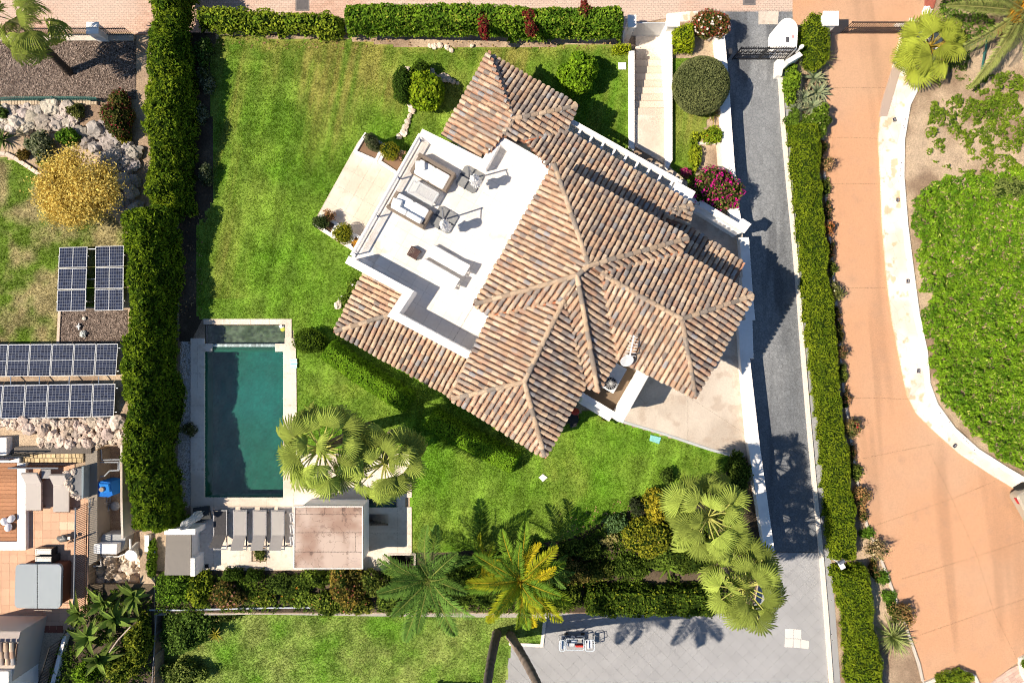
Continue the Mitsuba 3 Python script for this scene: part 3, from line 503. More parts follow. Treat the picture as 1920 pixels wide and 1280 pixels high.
dp = MB(); dp.ext(sunk.buffer(0.1, join_style=2).difference(sunk), -0.8, 0.05, (0.5, 0.45, 0.4)); dp.ext(sunk.buffer(0.05), -0.9, -0.7, (0.012, 0.012, 0.014)); single('sunken_pit', dp, 'black rectangular pit at the right end of the pool terrace', 'pit')
tq = thing('towel', 'blue and white striped towel on the right edge of the pool paving', 'towel')
tw = MB(); c0 = P(551, 681, 0.05)
for i in range(8): tw.box(c0 + [0, (i - 3.5) * 0.055, 0.02 + 0.012 * math.sin(i * 1.3)], [0.32, 0.054, 0.03], (0.75, 0.78, 0.80) if i % 3 else (0.25, 0.55, 0.68))
put('cloth', tw, 'matte', tq)

# --- house terraces
lt = thing('lower_terrace', '', ''); labels[lt] = {'kind': 'structure'}
lower = PG([(671, 268), (684, 250), (770, 300), (805, 285), (684, 505), (660, 470), (597, 430), (590, 415)])
lns = []
for i in range(-2, 14):
    a = np.array([672, 270]) + np.array([0.869, 0.494]) * 20 * i; lns.append([tuple(a - np.array([-.494, .869]) * 60), tuple(a + np.array([-.494, .869]) * 260)])
for i in range(7):
    a = np.array([672, 270]) + np.array([-.494, .869]) * (15 + 36 * i); lns.append([tuple(a - np.array([.869, .494]) * 40), tuple(a + np.array([.869, .494]) * 200)])
slabs(lt, lower, lns, 0.06, 'travertine', 0.2, jz=0.003, gap=0.004)
bt = thing('back_terrace', '', ''); labels[bt] = {'kind': 'structure'}
back = PG([(1260, 330), (1392, 428), (1402, 640), (1424, 862), (1388, 855), (1330, 840), (1250, 813), (1160, 786), (1088, 735), (1100, 500)])
slabs(bt, back, [[(1180, 560), (1440, 690)], [(1290, 640), (1290, 900)], [(1130, 640), (1440, 840)]], 0.02, 'concrete', 0.2)
single('terrace_edging', MB().ext(LS([(1160, 788), (1250, 815), (1330, 842), (1388, 858)], 0.05).buffer(0.06), -0.1, 0.05, (0.42, 0.45, 0.46)), 'thin grey kerb between the concrete terrace and the lawn', 'kerb')
ft = thing('front_terrace', '', ''); labels[ft] = {'kind': 'structure'}
front = PG([(1060, 230), (1180, 296), (1252, 310), (1300, 350), (1300, 420), (1100, 480), (1040, 320)])
slabs(ft, front, [[(1182, 250), (1330, 250 + 105)], [(1182, 282), (1262, 282)]], 0.012, 'travertine', 0.2)
# ================================================================ THE VILLA
vk = thing('villa', 'white villa with terracotta barrel tile hip roofs and a pale roof terrace', 'house')
TZ, EZ, AZ = 2.55, 4.35, 5.6           # roof terrace, main eaves, main apex
UD = np.array([0.869, -0.494]); VD = np.array([0.494, 0.869])    # the villa's own axes
R1 = put('roof', MB().ext(PG([(1040, 330), (1270, 460), (1115, 700), (910, 575)], EZ - 0.12), EZ - 0.2, EZ - 0.14, (0.5, 0.4, 0.33)), 'matte', vk)
tile_list, tile_small = [], MB()
PALT = [((0.52, 0.395, 0.28), 0.34), ((0.47, 0.325, 0.22), 0.20), ((0.55, 0.445, 0.335), 0.14), ((0.41, 0.275, 0.20), 0.09), ((0.34, 0.285, 0.24), 0.12), ((0.25, 0.215, 0.19), 0.07), ((0.32, 0.315, 0.315), 0.03)]
def tile_colour(grey):
    w = np.array([q[1] for q in PALT]); w = w * np.where(np.arange(len(w)) >= 4, 0.7 + 2.2 * grey, 1.0); w /= w.sum(); c = np.array(PALT[rng.choice(len(PALT), p=w)][0]); return c * rng.uniform(0.80, 1.06)
def barrel(o, up, side, nrm, L, r0, r1, c, n=6, rim=True):
    """a half barrel tile: lower end at o (wide), running up by L; thick rim shown at the lower end"""
    a = np.linspace(0, np.pi, n + 1); rings = []
    for s, r in ((0, r0), (0.55, (r0 + r1) / 2 * 0.985), (1, r1)):
        b = o + up * (s * L); rings.append(b + np.cos(a)[:, None] * side * r + np.sin(a)[:, None] * nrm * r * 0.86)
    inner = o + up * 0.012 + np.cos(a)[:, None] * side * r0 * 0.84 + np.sin(a)[:, None] * nrm * r0 * 0.86 * 0.80
    v = np.vstack(rings + [inner]); k = n + 1
    f = [[j * k + i, j * k + i + 1, (j + 1) * k + i + 1, (j + 1) * k + i] for j in range(2) for i in range(n)]
    f += [[3 * k + i, 3 * k + i + 1, i + 1, i] for i in range(n)]
    m = np.clip((meshkit.fbm(v * 7.0 + 11, 3) - 0.44) * 3.5, 0, 1)[:, None] * rng.uniform(0.1, 0.75)   # lichen and soot in blotches
    cc = np.asarray(c) * (1 - m) + np.array([0.15, 0.13, 0.115]) * m
    w_ = 0.80 + 0.40 * np.clip(meshkit.fbm(v * [0.55, 0.55, 0.3] + 21, 3)[:, None], 0, 1)      # old weather stains drift over the roof
    return v, np.array(f), cc * w_ * rng.uniform(0.94, 1.06, (len(v), 1))
def roof_plane(pts, eave, roof_key, grey=0.3, big=True, pitch=0.228, expo=0.300, sheet=None):
    """tiles on the plane through the 3-D points pts; eave = the two points of the eave; columns of cover tiles over concave pans"""
    p3 = np.array(pts, float); e0, e1 = np.array(eave[0], float), np.array(eave[1], float); e = unit(e1 - e0)
    nn = np.zeros(3)
    for i in range(len(p3)): nn += np.cross(p3[i], p3[(i + 1) % len(p3)])
    nn = unit(nn); nn = nn if nn[2] > 0 else -nn; e = unit(e - nn * (e @ nn)); up = np.cross(nn, e); up = up if up[2] > 0 else -up
    ab = np.c_[(p3 - e0) @ e, (p3 - e0) @ up]; poly = Polygon(ab).buffer(0)
    def at(a, b, h=0.0): return e0 + e * a + up * b + nn * h
    x0, y0, x1, y1 = poly.bounds; sh = sheet
    tv, tf = trimesh.creation.triangulate_polygon(poly.buffer(0.001), engine='earcut'); sh.add(np.array([at(a, b, -0.035) for a, b in tv]), tf, (0.16, 0.09, 0.06))
    n = max(1, int(round((x1 - x0) / pitch))); pw = (x1 - x0) / n
    for i in range(n + 1):
        for kind in (0, 1):
            a = x0 + (i + (0.5 if kind else 0)) * pw
            if a > x1 + 0.01: continue
            seg = poly.buffer(0.035).intersection(LineString([(a, y0 - 1), (a, y1 + 1)]))
            for s in [q for q in getattr(seg, 'geoms', [seg]) if q.geom_type == 'LineString' and q.length > 0.08]:
                b0, b1 = s.bounds[1], s.bounds[3]; over = 0.05 if b0 < 0.25 else 0.0; j = 0; b = b0 - over
                off = rng.uniform(-0.03, 0.03)
                while b < b1 - 0.05:
                    L = min(0.355, b1 - b); c = tile_colour(grey)
                    if kind == 0:                                    # pan: concave
                        ang = np.linspace(-1.15, 1.15, 4); r = 0.102
                        v = np.vstack([at(a, bb, 0.075 - dz) + np.sin(ang)[:, None] * e * r - np.cos(ang)[:, None] * nn * r + nn * 0.02 for bb, dz in ((b, 0.0), (min(b + L, b1), 0.018))])
                        sh.add(v, [[k, k + 1, k + 5, k + 4] for k in range(3)], np.array([0.36, 0.195, 0.13]) * rng.uniform(0.6, 1.15))
                    else:
                        o = at(a + rng.normal(0, 0.006), b + (off if over else 0), 0.046 + rng.normal(0, 0.004)); u2 = unit(up + e * rng.normal(0, 0.02) - nn * 0.035)
                        t = barrel(o, u2, e, nn, L, 0.092 * rng.uniform(0.96, 1.05), 0.078, c)
                        if big and L > 0.34: tile_list.append((o[2], roof_key, t))
                        else: tile_small.add(*t)
                    b += expo
def ridge(p0, p1, roof_key, L=0.38, r=0.108):
    p0, p1 = np.array(p0, float), np.array(p1, float); d = unit(p1 - p0); side = unit(np.cross(d, [0, 0, 1])); n = np.cross(side, d); tot = np.linalg.norm(p1 - p0); k = max(1, int(round(tot / L))); st = tot / k
    for i in range(k):
        c = np.array([(0.45, 0.34, 0.235), (0.50, 0.39, 0.28), (0.34, 0.26, 0.19), (0.25, 0.215, 0.18)][rng.integers(4)]) * rng.uniform(0.88, 1.12)
        v, f, cc = barrel(p0 + d * (i * st) + n * 0.055, unit(d + side * rng.normal(0, 0.03) - n * 0.05), side, n, st * 1.16, r * rng.uniform(0.97, 1.04), r * 0.86, c, 7)
        put('ridge_tile', MB().add(v, f, cc), 'matte', roof_key, smooth=45, grain=0.1)
def Q(px, py, z): return P(px, py, z)
# ---- main roof: a pyramid with two wings
A = Q(1104, 498, AZ); A2 = Q(1082, 517, AZ); P1 = Q(1039, 309, EZ); P2 = Q(1289, 447, EZ); P3 = Q(892, 570, EZ); P4 = Q(1121, 733, EZ)
S1 = Q(1278, 598, 5.30); Sa = Q(1410, 554, EZ); Sb = Q(1303, 742, EZ); Sv = Q(1272, 474, EZ); Sw = Q(1159, 671, EZ); S0 = Q(1128, 514, 5.30)
W1 = Q(983, 716, 5.17); Wa = Q(848, 747, EZ); Wb = Q(1021, 854, EZ); Wv = Q(921, 592, EZ); Ww = Q(1096, 721, EZ); W0 = Q(1056, 564, 5.17)
sh1 = MB()
roof_plane([P1, A, A2, P3], (P3, P1), R1, 0.12, sheet=sh1)
roof_plane([P1, P2, A], (P1, P2), R1, 0.42, sheet=sh1)
roof_plane([A, P2, Sv, S0], (P2, P4), R1, 0.45, sheet=sh1)
roof_plane([A, S0, Sw, P4, A2], (P2, P4), R1, 0.5, sheet=sh1)
roof_plane([A2, P4, Ww, W0], (P3, P4), R1, 0.3, sheet=sh1)
roof_plane([A2, W0, Wv, P3], (P3, P4), R1, 0.3, sheet=sh1)
roof_plane([S0, Sv, Sa, S1], (Sv, Sa), R1, 0.4, sheet=sh1)
roof_plane([S1, Sa, Sb], (Sa, Sb), R1, 0.42, sheet=sh1)
roof_plane([S0, S1, Sb, Sw], (Sw, Sb), R1, 0.2, sheet=sh1)
roof_plane([W0, Wv, Wa, W1], (Wv, Wa), R1, 0.15, sheet=sh1)
roof_plane([W1, Wa, Wb], (Wa, Wb), R1, 0.2, sheet=sh1)
roof_plane([W0, W1, Wb, Ww], (Wb, Ww), R1, 0.65, sheet=sh1)
put('pan_tiles', sh1, 'matte', R1, grain=0.2, kind='stuff')
for a_, b_ in ((P1, A), (P2, A), (P3, A2), (P4, A2), (A2, A), (S1, S0), (Sa, S1), (Sb, S1), (W1, W0), (Wa, W1), (Wb, W1)): ridge(a_, b_, R1)
vm = MB(); vm.tube([Sv + [0, 0, .05], S0 + [0, 0, .06]], 0.045, (0.45, 0.17, 0.09), 6); vm.tube([Wv + [0, 0, .05], W0 + [0, 0, .06]], 0.045, (0.45, 0.17, 0.09), 6); put('valley_flashing', vm, 'matte', R1)
# ---- north-west wing and the long lower roof along the front
R2 = put('roof', MB().ext(PG([(930, 130), (1060, 205), (1050, 245), (950, 256), (905, 292), (850, 245)], 2.3), 2.20, 2.26, (0.5, 0.4, 0.33)), 'matte', vk)
NZ = 2.5; N1 = Q(962, 224, 3.21); Na = Q(922, 107, NZ); Nb = Q(1081, 199, NZ); Nc = Q(832, 252, NZ); Nw = Q(1057, 246, NZ)
sh2 = MB(); n2 = Q(944, 254, 3.21); n3 = Q(902, 298, 2.6)
roof_plane([Na, N1, n2, Q(925, 285, 2.95), n3, Nc], (Nc, Na), R2, 0.55, sheet=sh2, big=False)
roof_plane([Na, Nb, N1], (Na, Nb), R2, 0.75, sheet=sh2, big=False)
Nw0 = Q(985, 266, 2.97)
roof_plane([Nb, Nw, Nw0, n2, N1], (Nb, Nw), R2, 0.9, sheet=sh2, big=False)
Fe = Q(1297, 385, NZ)
roof_plane([Nw, Fe, Q(1262, 410, 2.85), Q(1100, 440, 3.75), Q(1040, 330, 3.2), Nw0], (Nw, Fe), R2, 0.6, sheet=sh2, big=False)
# the stretch on the right, stepping back behind the front corner
Ge = Q(1392, 494, NZ); Gd = Q(1300, 432, NZ)
roof_plane([Fe, Q(1288, 425, NZ), Q(1240, 405, 3.0)], (Fe, Q(1285, 430, NZ)), R2, 0.5, sheet=sh2, big=False)
roof_plane([Q(1262, 408, NZ), Ge, Q(1362, 545, 2.95), Q(1230, 470, 3.05)], (Q(1262, 408, NZ), Ge), R2, 0.5, sheet=sh2, big=False)
put('pan_tiles', sh2, 'matte', R2, grain=0.2, kind='stuff')
ridge(Na, N1, R2); ridge(Nb, N1, R2); ridge(n2, N1, R2); ridge(Fe, Q(1200, 408, 3.05), R2)
vm = MB(); vm.tube([Nw + [0, 0, .05], Nw0 + [0, 0, .08]], 0.045, (0.45, 0.17, 0.09), 6); put('valley_flashing', vm, 'matte', R2)
# ---- lower roof along the pool side
R3 = put('roof', MB().ext(PG([(690, 525), (745, 560), (730, 600), (880, 680), (850, 740), (640, 620)], 2.7), 2.5, 2.55, (0.5, 0.4, 0.33)), 'matte', vk)
LZ = 2.62; La = Q(630, 621, LZ); Lt = Q(683, 513, LZ); Lj = Q(737, 588, 3.32); Lm = Q(762, 552, 3.32); Lr = Q(893, 676, 3.30); Le = Q(862, 752, LZ)
sh3 = MB()
roof_plane([La, Lj, Lm, Q(690, 512, 2.66), Lt], (La, Lt), R3, 0.2, sheet=sh3, big=False)
roof_plane([La, Le, Q(905, 700, 3.05), Lr, Lj], (La, Le), R3, 0.2, sheet=sh3, big=False)
put('pan_tiles', sh3, 'matte', R3, grain=0.2, kind='stuff'); ridge(La, Lj, R3)
tile_list.sort(key=lambda t: -t[0])
for z_, rk, t in tile_list[:296]: put('tile', MB().add(*t), 'matte', rk, smooth=40, grain=0)
for z_, rk, t in tile_list[296:]: tile_small.add(*t)
put('tiles', tile_small, 'matte', vk, smooth=40, grain=0, kind='stuff')
# ---- terrace, parapets, walls
terr_px = [(792, 245), (910, 304), (933, 252), (1050, 318), (1110, 500), (1010, 715), (890, 668), (737, 588), (765, 546), (657, 486)]
terr = PG(terr_px, TZ)
put('terrace_slab', MB().ext(terr, 0.0, TZ - 0.13, (0.78, 0.78, 0.765)), 'stucco', vk)
tj = MB(); tl = [[(1038, 318), (800, 690)], [(905, 690 - 400), (600, 560)]]
jn = [LS([(1030, 330), (832, 668)], TZ).buffer(0.008)]
for q in polys(terr.difference(unary_union(jn))): put('terrace_floor', MB().ext(q, TZ - 0.12, TZ, (0.7, 0.65, 0.6)), 'pale_roof', vk)
put('joint', MB().ext(terr.buffer(-0.05), TZ - 0.125, TZ - 0.008, (0.14, 0.11, 0.09)), 'matte', vk)
def parapet(pts, h, w=0.30, cap=True):
    q = LS(pts, TZ + h).buffer(w / 2, cap_style=3, join_style=2); put('parapet', MB().ext(q, 0.0 if h < 0 else TZ - 0.3, TZ + h, WHITE), 'stucco', vk)
parapet([(657, 490), (765, 548), (737, 590), (886, 670)], 1.2, 0.34)
parapet([(795, 251), (908, 307), (935, 260), (1030, 314)], 0.55, 0.32)
up_ = MB(); up_.ext(LS([(789, 252), (660, 480)], TZ + 0.10).buffer(0.11, cap_style=2), TZ - 0.2, TZ + 0.10, WHITE); put('upstand', up_, 'stucco', vk)
gl = MB(); posts = []
ga, gb = np.array([786, 258.]), np.array([664, 474.])
for i in range(3):
    a = ga + (gb - ga) * (i / 3 + 0.012); b = ga + (gb - ga) * ((i + 1) / 3 - 0.012)
    q = LS([tuple(a), tuple(b)], TZ + 0.6).buffer(0.008, cap_style=2); put('glass_panel', MB().ext(q, TZ + 0.14, TZ + 0.62, (0.9, 0.95, 0.95)), 'pane', vk, grain=0)
rl = LS([tuple(ga), tuple(gb)], TZ + 0.64).buffer(0.03, cap_style=2); put('handrail', MB().ext(rl, TZ + 0.60, TZ + 0.65, (0.55, 0.57, 0.6)), 'metal', vk)
for i in range(4):
    a = ga + (gb - ga) * (i / 3); c = P(a[0], a[1], TZ + 0.6); put('rail_post', MB().box([c[0], c[1], TZ + 0.36], [0.05, 0.05, 0.56], (0.10, 0.13, 0.22), rz=-0.52), 'matte', vk)
wl = MB(); wl.ext(PG([(1035, 345), (1262, 462), (1285, 600), (1260, 690), (1150, 660), (1105, 700), (1010, 830), (885, 745), (955, 600), (920, 575)], 3.7), TZ - 0.2, EZ - 0.16, WHITE)
wl.ext(PG([(1060, 300), (1262, 455), (1372, 560), (1290, 715), (1150, 665), (1105, 705), (1010, 838), (868, 745), (1000, 560)], 2.4), 0.0, 2.42, WHITE)
wl.ext(PG([(930, 130), (1060, 205), (1046, 245), (990, 262), (905, 292), (850, 245)], 2.3), 0.0, 2.2, WHITE); wl.ext(PG([(690, 535), (760, 560), (900, 690), (862, 738), (648, 612)], 2.5), 0.0, 2.5, WHITE)
put('wall', wl, 'stucco', vk)
for (px, py, d, w, h) in ((1330, 640, 0, 1.6, 1.9), (1345, 600, 0, 1.0, 1.2), (935, 790, 1, 1.4, 1.3), (980, 815, 1, 0.9, 1.3), (700, 640, 1, 1.2, 1.3), (760, 680, 1, 1.2, 1.3), (860, 200, 2, 1.1, 1.2), (900, 150, 2, 1.1, 1.2), (1000, 165, 3, 1.3, 1.2)):
    dirs = [np.r_[UD, 0], np.r_[-VD, 0], np.r_[-UD, 0], np.r_[VD, 0]][d]; sd = np.cross([0, 0, 1], dirs); org = P(px, py, 1.4)
    loc, ri, ti = trimesh.Trimesh(*wl.get()[:2], process=False).ray.intersects_location([org + dirs * 3.0], [-dirs])
    if not len(loc): continue
    c = loc[np.argmax(loc @ dirs)] + dirs * 0.02; rz = math.atan2(sd[1], sd[0])
    k = put('window', MB().box(c, [w + 0.12, 0.06, h + 0.12], (0.7, 0.7, 0.69), rz=rz), 'matte', vk); put('pane', MB().box(c + dirs * 0.02, [w, 0.05, h], (0.03, 0.04, 0.05), rz=rz), 'gloss', k)
# ---- pergola along the front
gk = thing('pergola', 'long white pergola beam with short rafters along the front eaves', 'pergola')
b0, b1 = P(1062, 224, 2.0), P(1277, 344, 2.0); d = unit(b1 - b0); pr = np.array([-d[1], d[0], 0]); 
put('beam', MB().box((b0 + b1) / 2, [np.linalg.norm(b1 - b0), 0.20, 0.22], WHITE, rz=math.atan2(d[1], d[0])), 'stucco', gk)
for i in range(10):
    c = b0 + d * (np.linalg.norm(b1 - b0) * (i + 0.35) / 10) - pr * 0.70 + [0, 0, 0.05]; put('rafter', MB().box(c, [0.10, 1.25, 0.12], WHITE, rz=math.atan2(d[1], d[0])), 'stucco', gk)
for t in (0.02, 0.5, 0.98): put('post', MB().box([*(b0 + (b1 - b0) * t)[:2], 0.95], [0.2, 0.2, 1.9], WHITE, rz=math.atan2(d[1], d[0])), 'stucco', gk)
ek2 = MB(); c = P(1281, 360, 2.2); ek2.box([c[0], c[1], 1.1], [0.95, 0.55, 2.2], WHITE, rz=math.atan2(d[1], d[0])); put('end_pier', ek2, 'stucco', gk)
# ---- AC roof block on the back side
put('annex', MB().ext(PG([(1158, 672), (1200, 697), (1142, 790), (1088, 757), (1110, 715)], 2.3), 0.0, 2.3, WHITE), 'stucco', vk)
ar = PG([(1140, 668), (1203, 700), (1166, 785), (1088, 740)], 2.35); put('annex_roof', MB().ext(ar, 2.3, 2.36, (0.17, 0.125, 0.085)), 'matte', vk, grain=0.5)
put('parapet', MB().ext(PG([(1201, 691), (1219, 700), (1167, 793), (1148, 783)], 3.0), 2.0, 3.0, WHITE), 'stucco', vk)
put('parapet', MB().ext(PG([(1086, 741), (1090, 734), (1158, 775), (1164, 791), (1158, 790)], 2.9), 1.9, 2.9, WHITE), 'stucco', vk)
# AC unit on the annex
ak = thing('roof_ac_unit', 'white air conditioning unit with a round fan, on the small flat roof', 'air conditioner')
c = P(1151, 708, 2.9); rz = math.atan2(VD[1], VD[0]); put('casing', MB().box([c[0], c[1], 2.66], [1.2, 0.62, 0.52], (0.66, 0.68, 0.68), rz=rz), 'matte', ak)
fc = np.array([c[0], c[1], 2.93]) - np.r_[VD, 0] * 0.28; fm = MB()
fm.lathe([(0.26, 0), (0.28, 0), (0.28, 0.03), (0.26, 0.03)], fc, (0.5, 0.52, 0.53), 24); put('fan_ring', fm, 'matte', ak)
fm = MB(); fm.lathe([(0, 0.0), (0.26, 0.0)], fc + [0, 0, -.004], (0.03, 0.03, 0.035), 24); put('fan_opening', fm, 'matte', ak)
fm = MB(); fm.lathe([(0, 0.025), (0.07, 0.025), (0.07, 0)], fc, (0.15, 0.15, 0.16), 12)
for i in range(5):
    a = i * 1.2566; fm.box(fc + np.array([math.cos(a), math.sin(a), 0]) * 0.15 + [0, 0, 0.01], [0.2, 0.09, 0.006], (0.10, 0.10, 0.11), rz=a + 0.4)
put('fan', fm, 'matte', ak)
fm = MB()
for i in range(14):
    a = i / 14 * 6.283; fm.tube([fc + [0, 0, 0.035], fc + np.array([math.cos(a) * .27, math.sin(a) * .27, 0.032])], 0.006, (0.6, 0.62, 0.62), 4)
put('fan_grille', fm, 'matte', ak)
# antenna
nk = thing('antenna', 'white television antenna with a pale dish, clamped beside the annex roof', 'antenna'); c = P(1176, 668, EZ)
put('mast', MB().tube([[c[0], c[1], 3.6], [c[0] - 0.05, c[1] + 0.02, 5.3]], 0.035, (0.8, 0.8, 0.8), 8), 'matte', nk)
am = MB(); am.tube([[c[0] - .05, c[1] + .02, 5.25], [c[0] + 0.12, c[1] + 0.85, 5.25]], 0.03, (0.8, 0.8, 0.8), 6)
for i in range(7): q = np.array([c[0] - .03 + 0.024 * i, c[1] + 0.06 + i * 0.12, 5.28]); am.tube([q - [0.22 - i * .012, -.04, 0], q + [0.22 - i * .012, -.04, 0]], 0.011, (0.75, 0.76, 0.77), 5)
put('aerial', am, 'matte', nk)
dm = MB(); dm.lathe([(0.0, 0.0), (0.15, 0.02), (0.28, 0.08), (0.27, 0.10), (0.0, 0.03)], [0, 0, 0], (0.62, 0.65, 0.66), 18)
v, f, cc = dm.get(); Rm = trimesh.transformations.rotation_matrix(0.6, [1, 0.3, 0])[:3, :3]; put('dish', MB().add(v @ Rm.T + [c[0] - 0.1, c[1] - 0.12, 4.75], f, cc), 'matte', nk, smooth=True)

# ================================================================ things on the roof terrace
UR = math.atan2(UD[1], UD[0])
def loc(c, a, b, z): return np.array([c[0] + UD[0] * a + VD[0] * b, c[1] + UD[1] * a + VD[1] * b, z])
def cushion(mb, c, size, col, rz=UR):
    m = trimesh.creation.box(size); v, f = trimesh.remesh.subdivide_to_size(m.vertices, m.faces, max(size) / 6); m = trimesh.Trimesh(v, f)
    m.vertices[:, 2] *= 0.72 + 0.28 * np.cos(np.clip(np.hypot(m.vertices[:, 0] / size[0] * 1.6, m.vertices[:, 1] / size[1] * 1.6), 0, 1.4)); m = trimesh.smoothing.filter_laplacian(m, iterations=2)
    m.apply_transform(trimesh.transformations.rotation_matrix(rz, [0, 0, 1])); m.apply_translation(c); mb.tm(m, col); return mb
def sofa(label, ctr, L, D, back, pillows, roll):
    k = thing('rattan_sofa', label, 'sofa', None); c = P(*ctr, TZ + 0.3); RT = (0.20, 0.165, 0.135); z = TZ
    put('base', MB().box(loc(c, 0, 0, z + 0.16), [L, D, 0.30], RT, rz=UR), 'matte', k, grain=0.4)
    put('backrest', MB().box(loc(c, 0, back * (D / 2 - 0.06), z + 0.44), [L, 0.13, 0.30], RT, rz=UR), 'matte', k, grain=0.4)
    for s in (-1, 1): put('armrest', MB().box(loc(c, s * (L / 2 - 0.07), -back * 0.066, z + 0.38), [0.13, D - 0.14, 0.16], RT, rz=UR), 'matte', k, grain=0.4)
    for s in (-1, 1): put('seat_cushion', cushion(MB(), loc(c, s * (L - 0.30) / 4, -back * 0.08, z + 0.37), [(L - 0.30) / 2 - 0.01, D - 0.20, 0.17], (0.78, 0.79, 0.79)), 'matte', k, smooth=True, grain=0.03)
    if roll:
        for s in (-1, 1): put('bolster', cushion(MB(), loc(c, s * (L - 0.34) / 4, back * (D / 2 - 0.20), z + 0.52), [(L - 0.36) / 2, 0.22, 0.26], (0.74, 0.76, 0.77)), 'matte', k, smooth=True, grain=0.03)
    for (a, b, rz) in pillows: put('pillow', cushion(MB(), loc(c, a, b, z + 0.53), [0.40, 0.36, 0.20], (0.70, 0.73, 0.74), UR + rz), 'matte', k, smooth=True, grain=0.03)
    return k
sofa('upper rattan sofa with white seat cushions and one pillow, beside the parapet', (812, 325), 1.75, 0.86, 1, [(-0.58, -0.02, 0.5)], False)
sofa('lower rattan sofa with white bolsters along its outer side', (769, 394), 1.78, 0.84, -1, [(-0.58, -0.05, 0.2)], True)
tk = thing('coffee_table', 'pale grey slatted coffee table between the two rattan sofas', 'table'); c = P(793, 361, TZ + 0.38)
for i in range(15): put('slat', MB().box(loc(c, (i - 7) * 0.078, 0, TZ + 0.375), [0.050, 0.58, 0.025], (0.50, 0.53, 0.55), rz=UR), 'matte', tk)
fm = MB(); fm.box(loc(c, 0, 0.30, TZ + 0.37), [1.22, 0.04, 0.06], (0.50, 0.53, 0.55), rz=UR).box(loc(c, 0, -0.30, TZ + 0.37), [1.22, 0.04, 0.06], (0.50, 0.53, 0.55), rz=UR).box(loc(c, 0.6, 0, TZ + 0.37), [0.04, 0.56, 0.06], (0.50, 0.53, 0.55), rz=UR).box(loc(c, -0.6, 0, TZ + 0.37), [0.04, 0.56, 0.06], (0.50, 0.53, 0.55), rz=UR)
put('frame', fm, 'matte', tk)
for a in (-0.57, 0.57):
    for b in (-0.27, 0.27): put('leg', MB().box(loc(c, a, b, TZ + 0.17), [0.05, 0.05, 0.34], (0.5, 0.53, 0.55), rz=UR), 'matte', tk)
def bundle(mb, top, bot, r, col, n=14, seed=1):
    r_ = np.random.default_rng(seed); t = np.linspace(0, 1, 9); ctr = np.array(top)[None] * (1 - t[:, None]) + np.array(bot)[None] * t[:, None]; rows = []
    pr_ = r * np.array([0.25, 0.75, 1.0, 0.92, 0.72, 0.80, 0.95, 1.05, 0.8]); a = np.arange(2 * n) / (2 * n) * 2 * np.pi
    for j in range(9): rr = pr_[j] * (1 + 0.28 * np.where(np.arange(2 * n) % 2, 1, -1) * (0.4 + 0.6 * t[j]) + 0.10 * r_.normal(size=2 * n)); rows.append(np.c_[ctr[j, 0] + rr * np.cos(a), ctr[j, 1] + rr * np.sin(a), np.full(2 * n, ctr[j, 2]) + 0.05 * r_.normal(size=2 * n)])
    k = 2 * n; f = [[j * k + i, j * k + (i + 1) % k, (j + 1) * k + (i + 1) % k, (j + 1) * k + i] for j in range(8) for i in range(k)]
    v = np.vstack(rows + [np.array(top)[None] + [0, 0, 0.03]]); mb.add(v, f, col); mb.add(np.vstack([rows[0], [np.array(top) + [0, 0, 0.05]]]), [[i, (i + 1) % k, k] for i in range(k)], col); return mb
def parasol(label, ctr, z, head, hgt, pole_to, seed):
    k = thing('folded_parasol', label, 'parasol', None); c = P(*ctr, z + 0.08)
    for a in (-1, 1):
        for b in (-1, 1): put('base_slab', MB().ext(Polygon([loc(c, a * 0.04, b * 0.04, 0)[:2], loc(c, a * 0.47, b * 0.04, 0)[:2], loc(c, a * 0.47, b * 0.38, 0)[:2], loc(c, a * 0.38, b * 0.47, 0)[:2], loc(c, a * 0.04, b * 0.47, 0)[:2]]), z + 0.01, z + 0.09, np.array([0.21, 0.22, 0.225]) * rng.uniform(0.9, 1.1)), 'matte', k, grain=0.25)
    fm = MB(); fm.box(loc(c, 0, 0, z + 0.06), [0.98, 0.05, 0.05], (0.06, 0.07, 0.09), rz=UR).box(loc(c, 0, 0, z + 0.065), [0.05, 0.98, 0.05], (0.06, 0.07, 0.09), rz=UR); put('cross_frame', fm, 'metal', k)
    p = c + np.array([0, 0, 0.0]); top = np.array([p[0] + pole_to[0], p[1] + pole_to[1], z + hgt])
    put('pole', MB().tube([[p[0], p[1], z + 0.05], top], 0.035, (0.20, 0.22, 0.25), 8), 'metal', k)
    h = P(*head, z + hgt * 0.8); put('canopy', bundle(MB(), [h[0], h[1], z + hgt * 0.93], [h[0] + 0.05, h[1] - 0.03, z + hgt * 0.38], 0.19, (0.74, 0.75, 0.75), seed=seed), 'matte', k, grain=0.05)
    put('arm', MB().tube([top - [0, 0, 0.06], [h[0], h[1], z + hgt * 0.93]], 0.025, (0.25, 0.27, 0.3), 6), 'metal', k); return k
parasol('folded white parasol on a grey slab base beside the upper sofa', (881, 336), TZ, (889, 335), 1.9, (0.06, 0.05), 1)
parasol('folded white parasol on a grey slab base at the foot of the lower sofa', (833, 412), TZ, (832, 420), 1.9, (0.10, 0.14), 2)
bx = thing('slatted_stool', 'small dark brown slatted cube stool standing alone on the pale roof terrace', 'stool'); c = P(775, 473, TZ + 0.4)
for i in range(7): put('slat', MB().box(loc(c, (i - 3) * 0.065, 0, TZ + 0.27), [0.055, 0.42, 0.03], np.array([0.085, 0.05, 0.045]) * rng.uniform(0.8, 1.2), rz=UR), 'matte', bx)
for a in (-0.2, 0.2):
    for b in (-0.19, 0.19): put('leg', MB().box(loc(c, a, b, TZ + 0.13), [0.05, 0.05, 0.26], (0.08, 0.05, 0.045), rz=UR), 'matte', bx)
fm = MB()
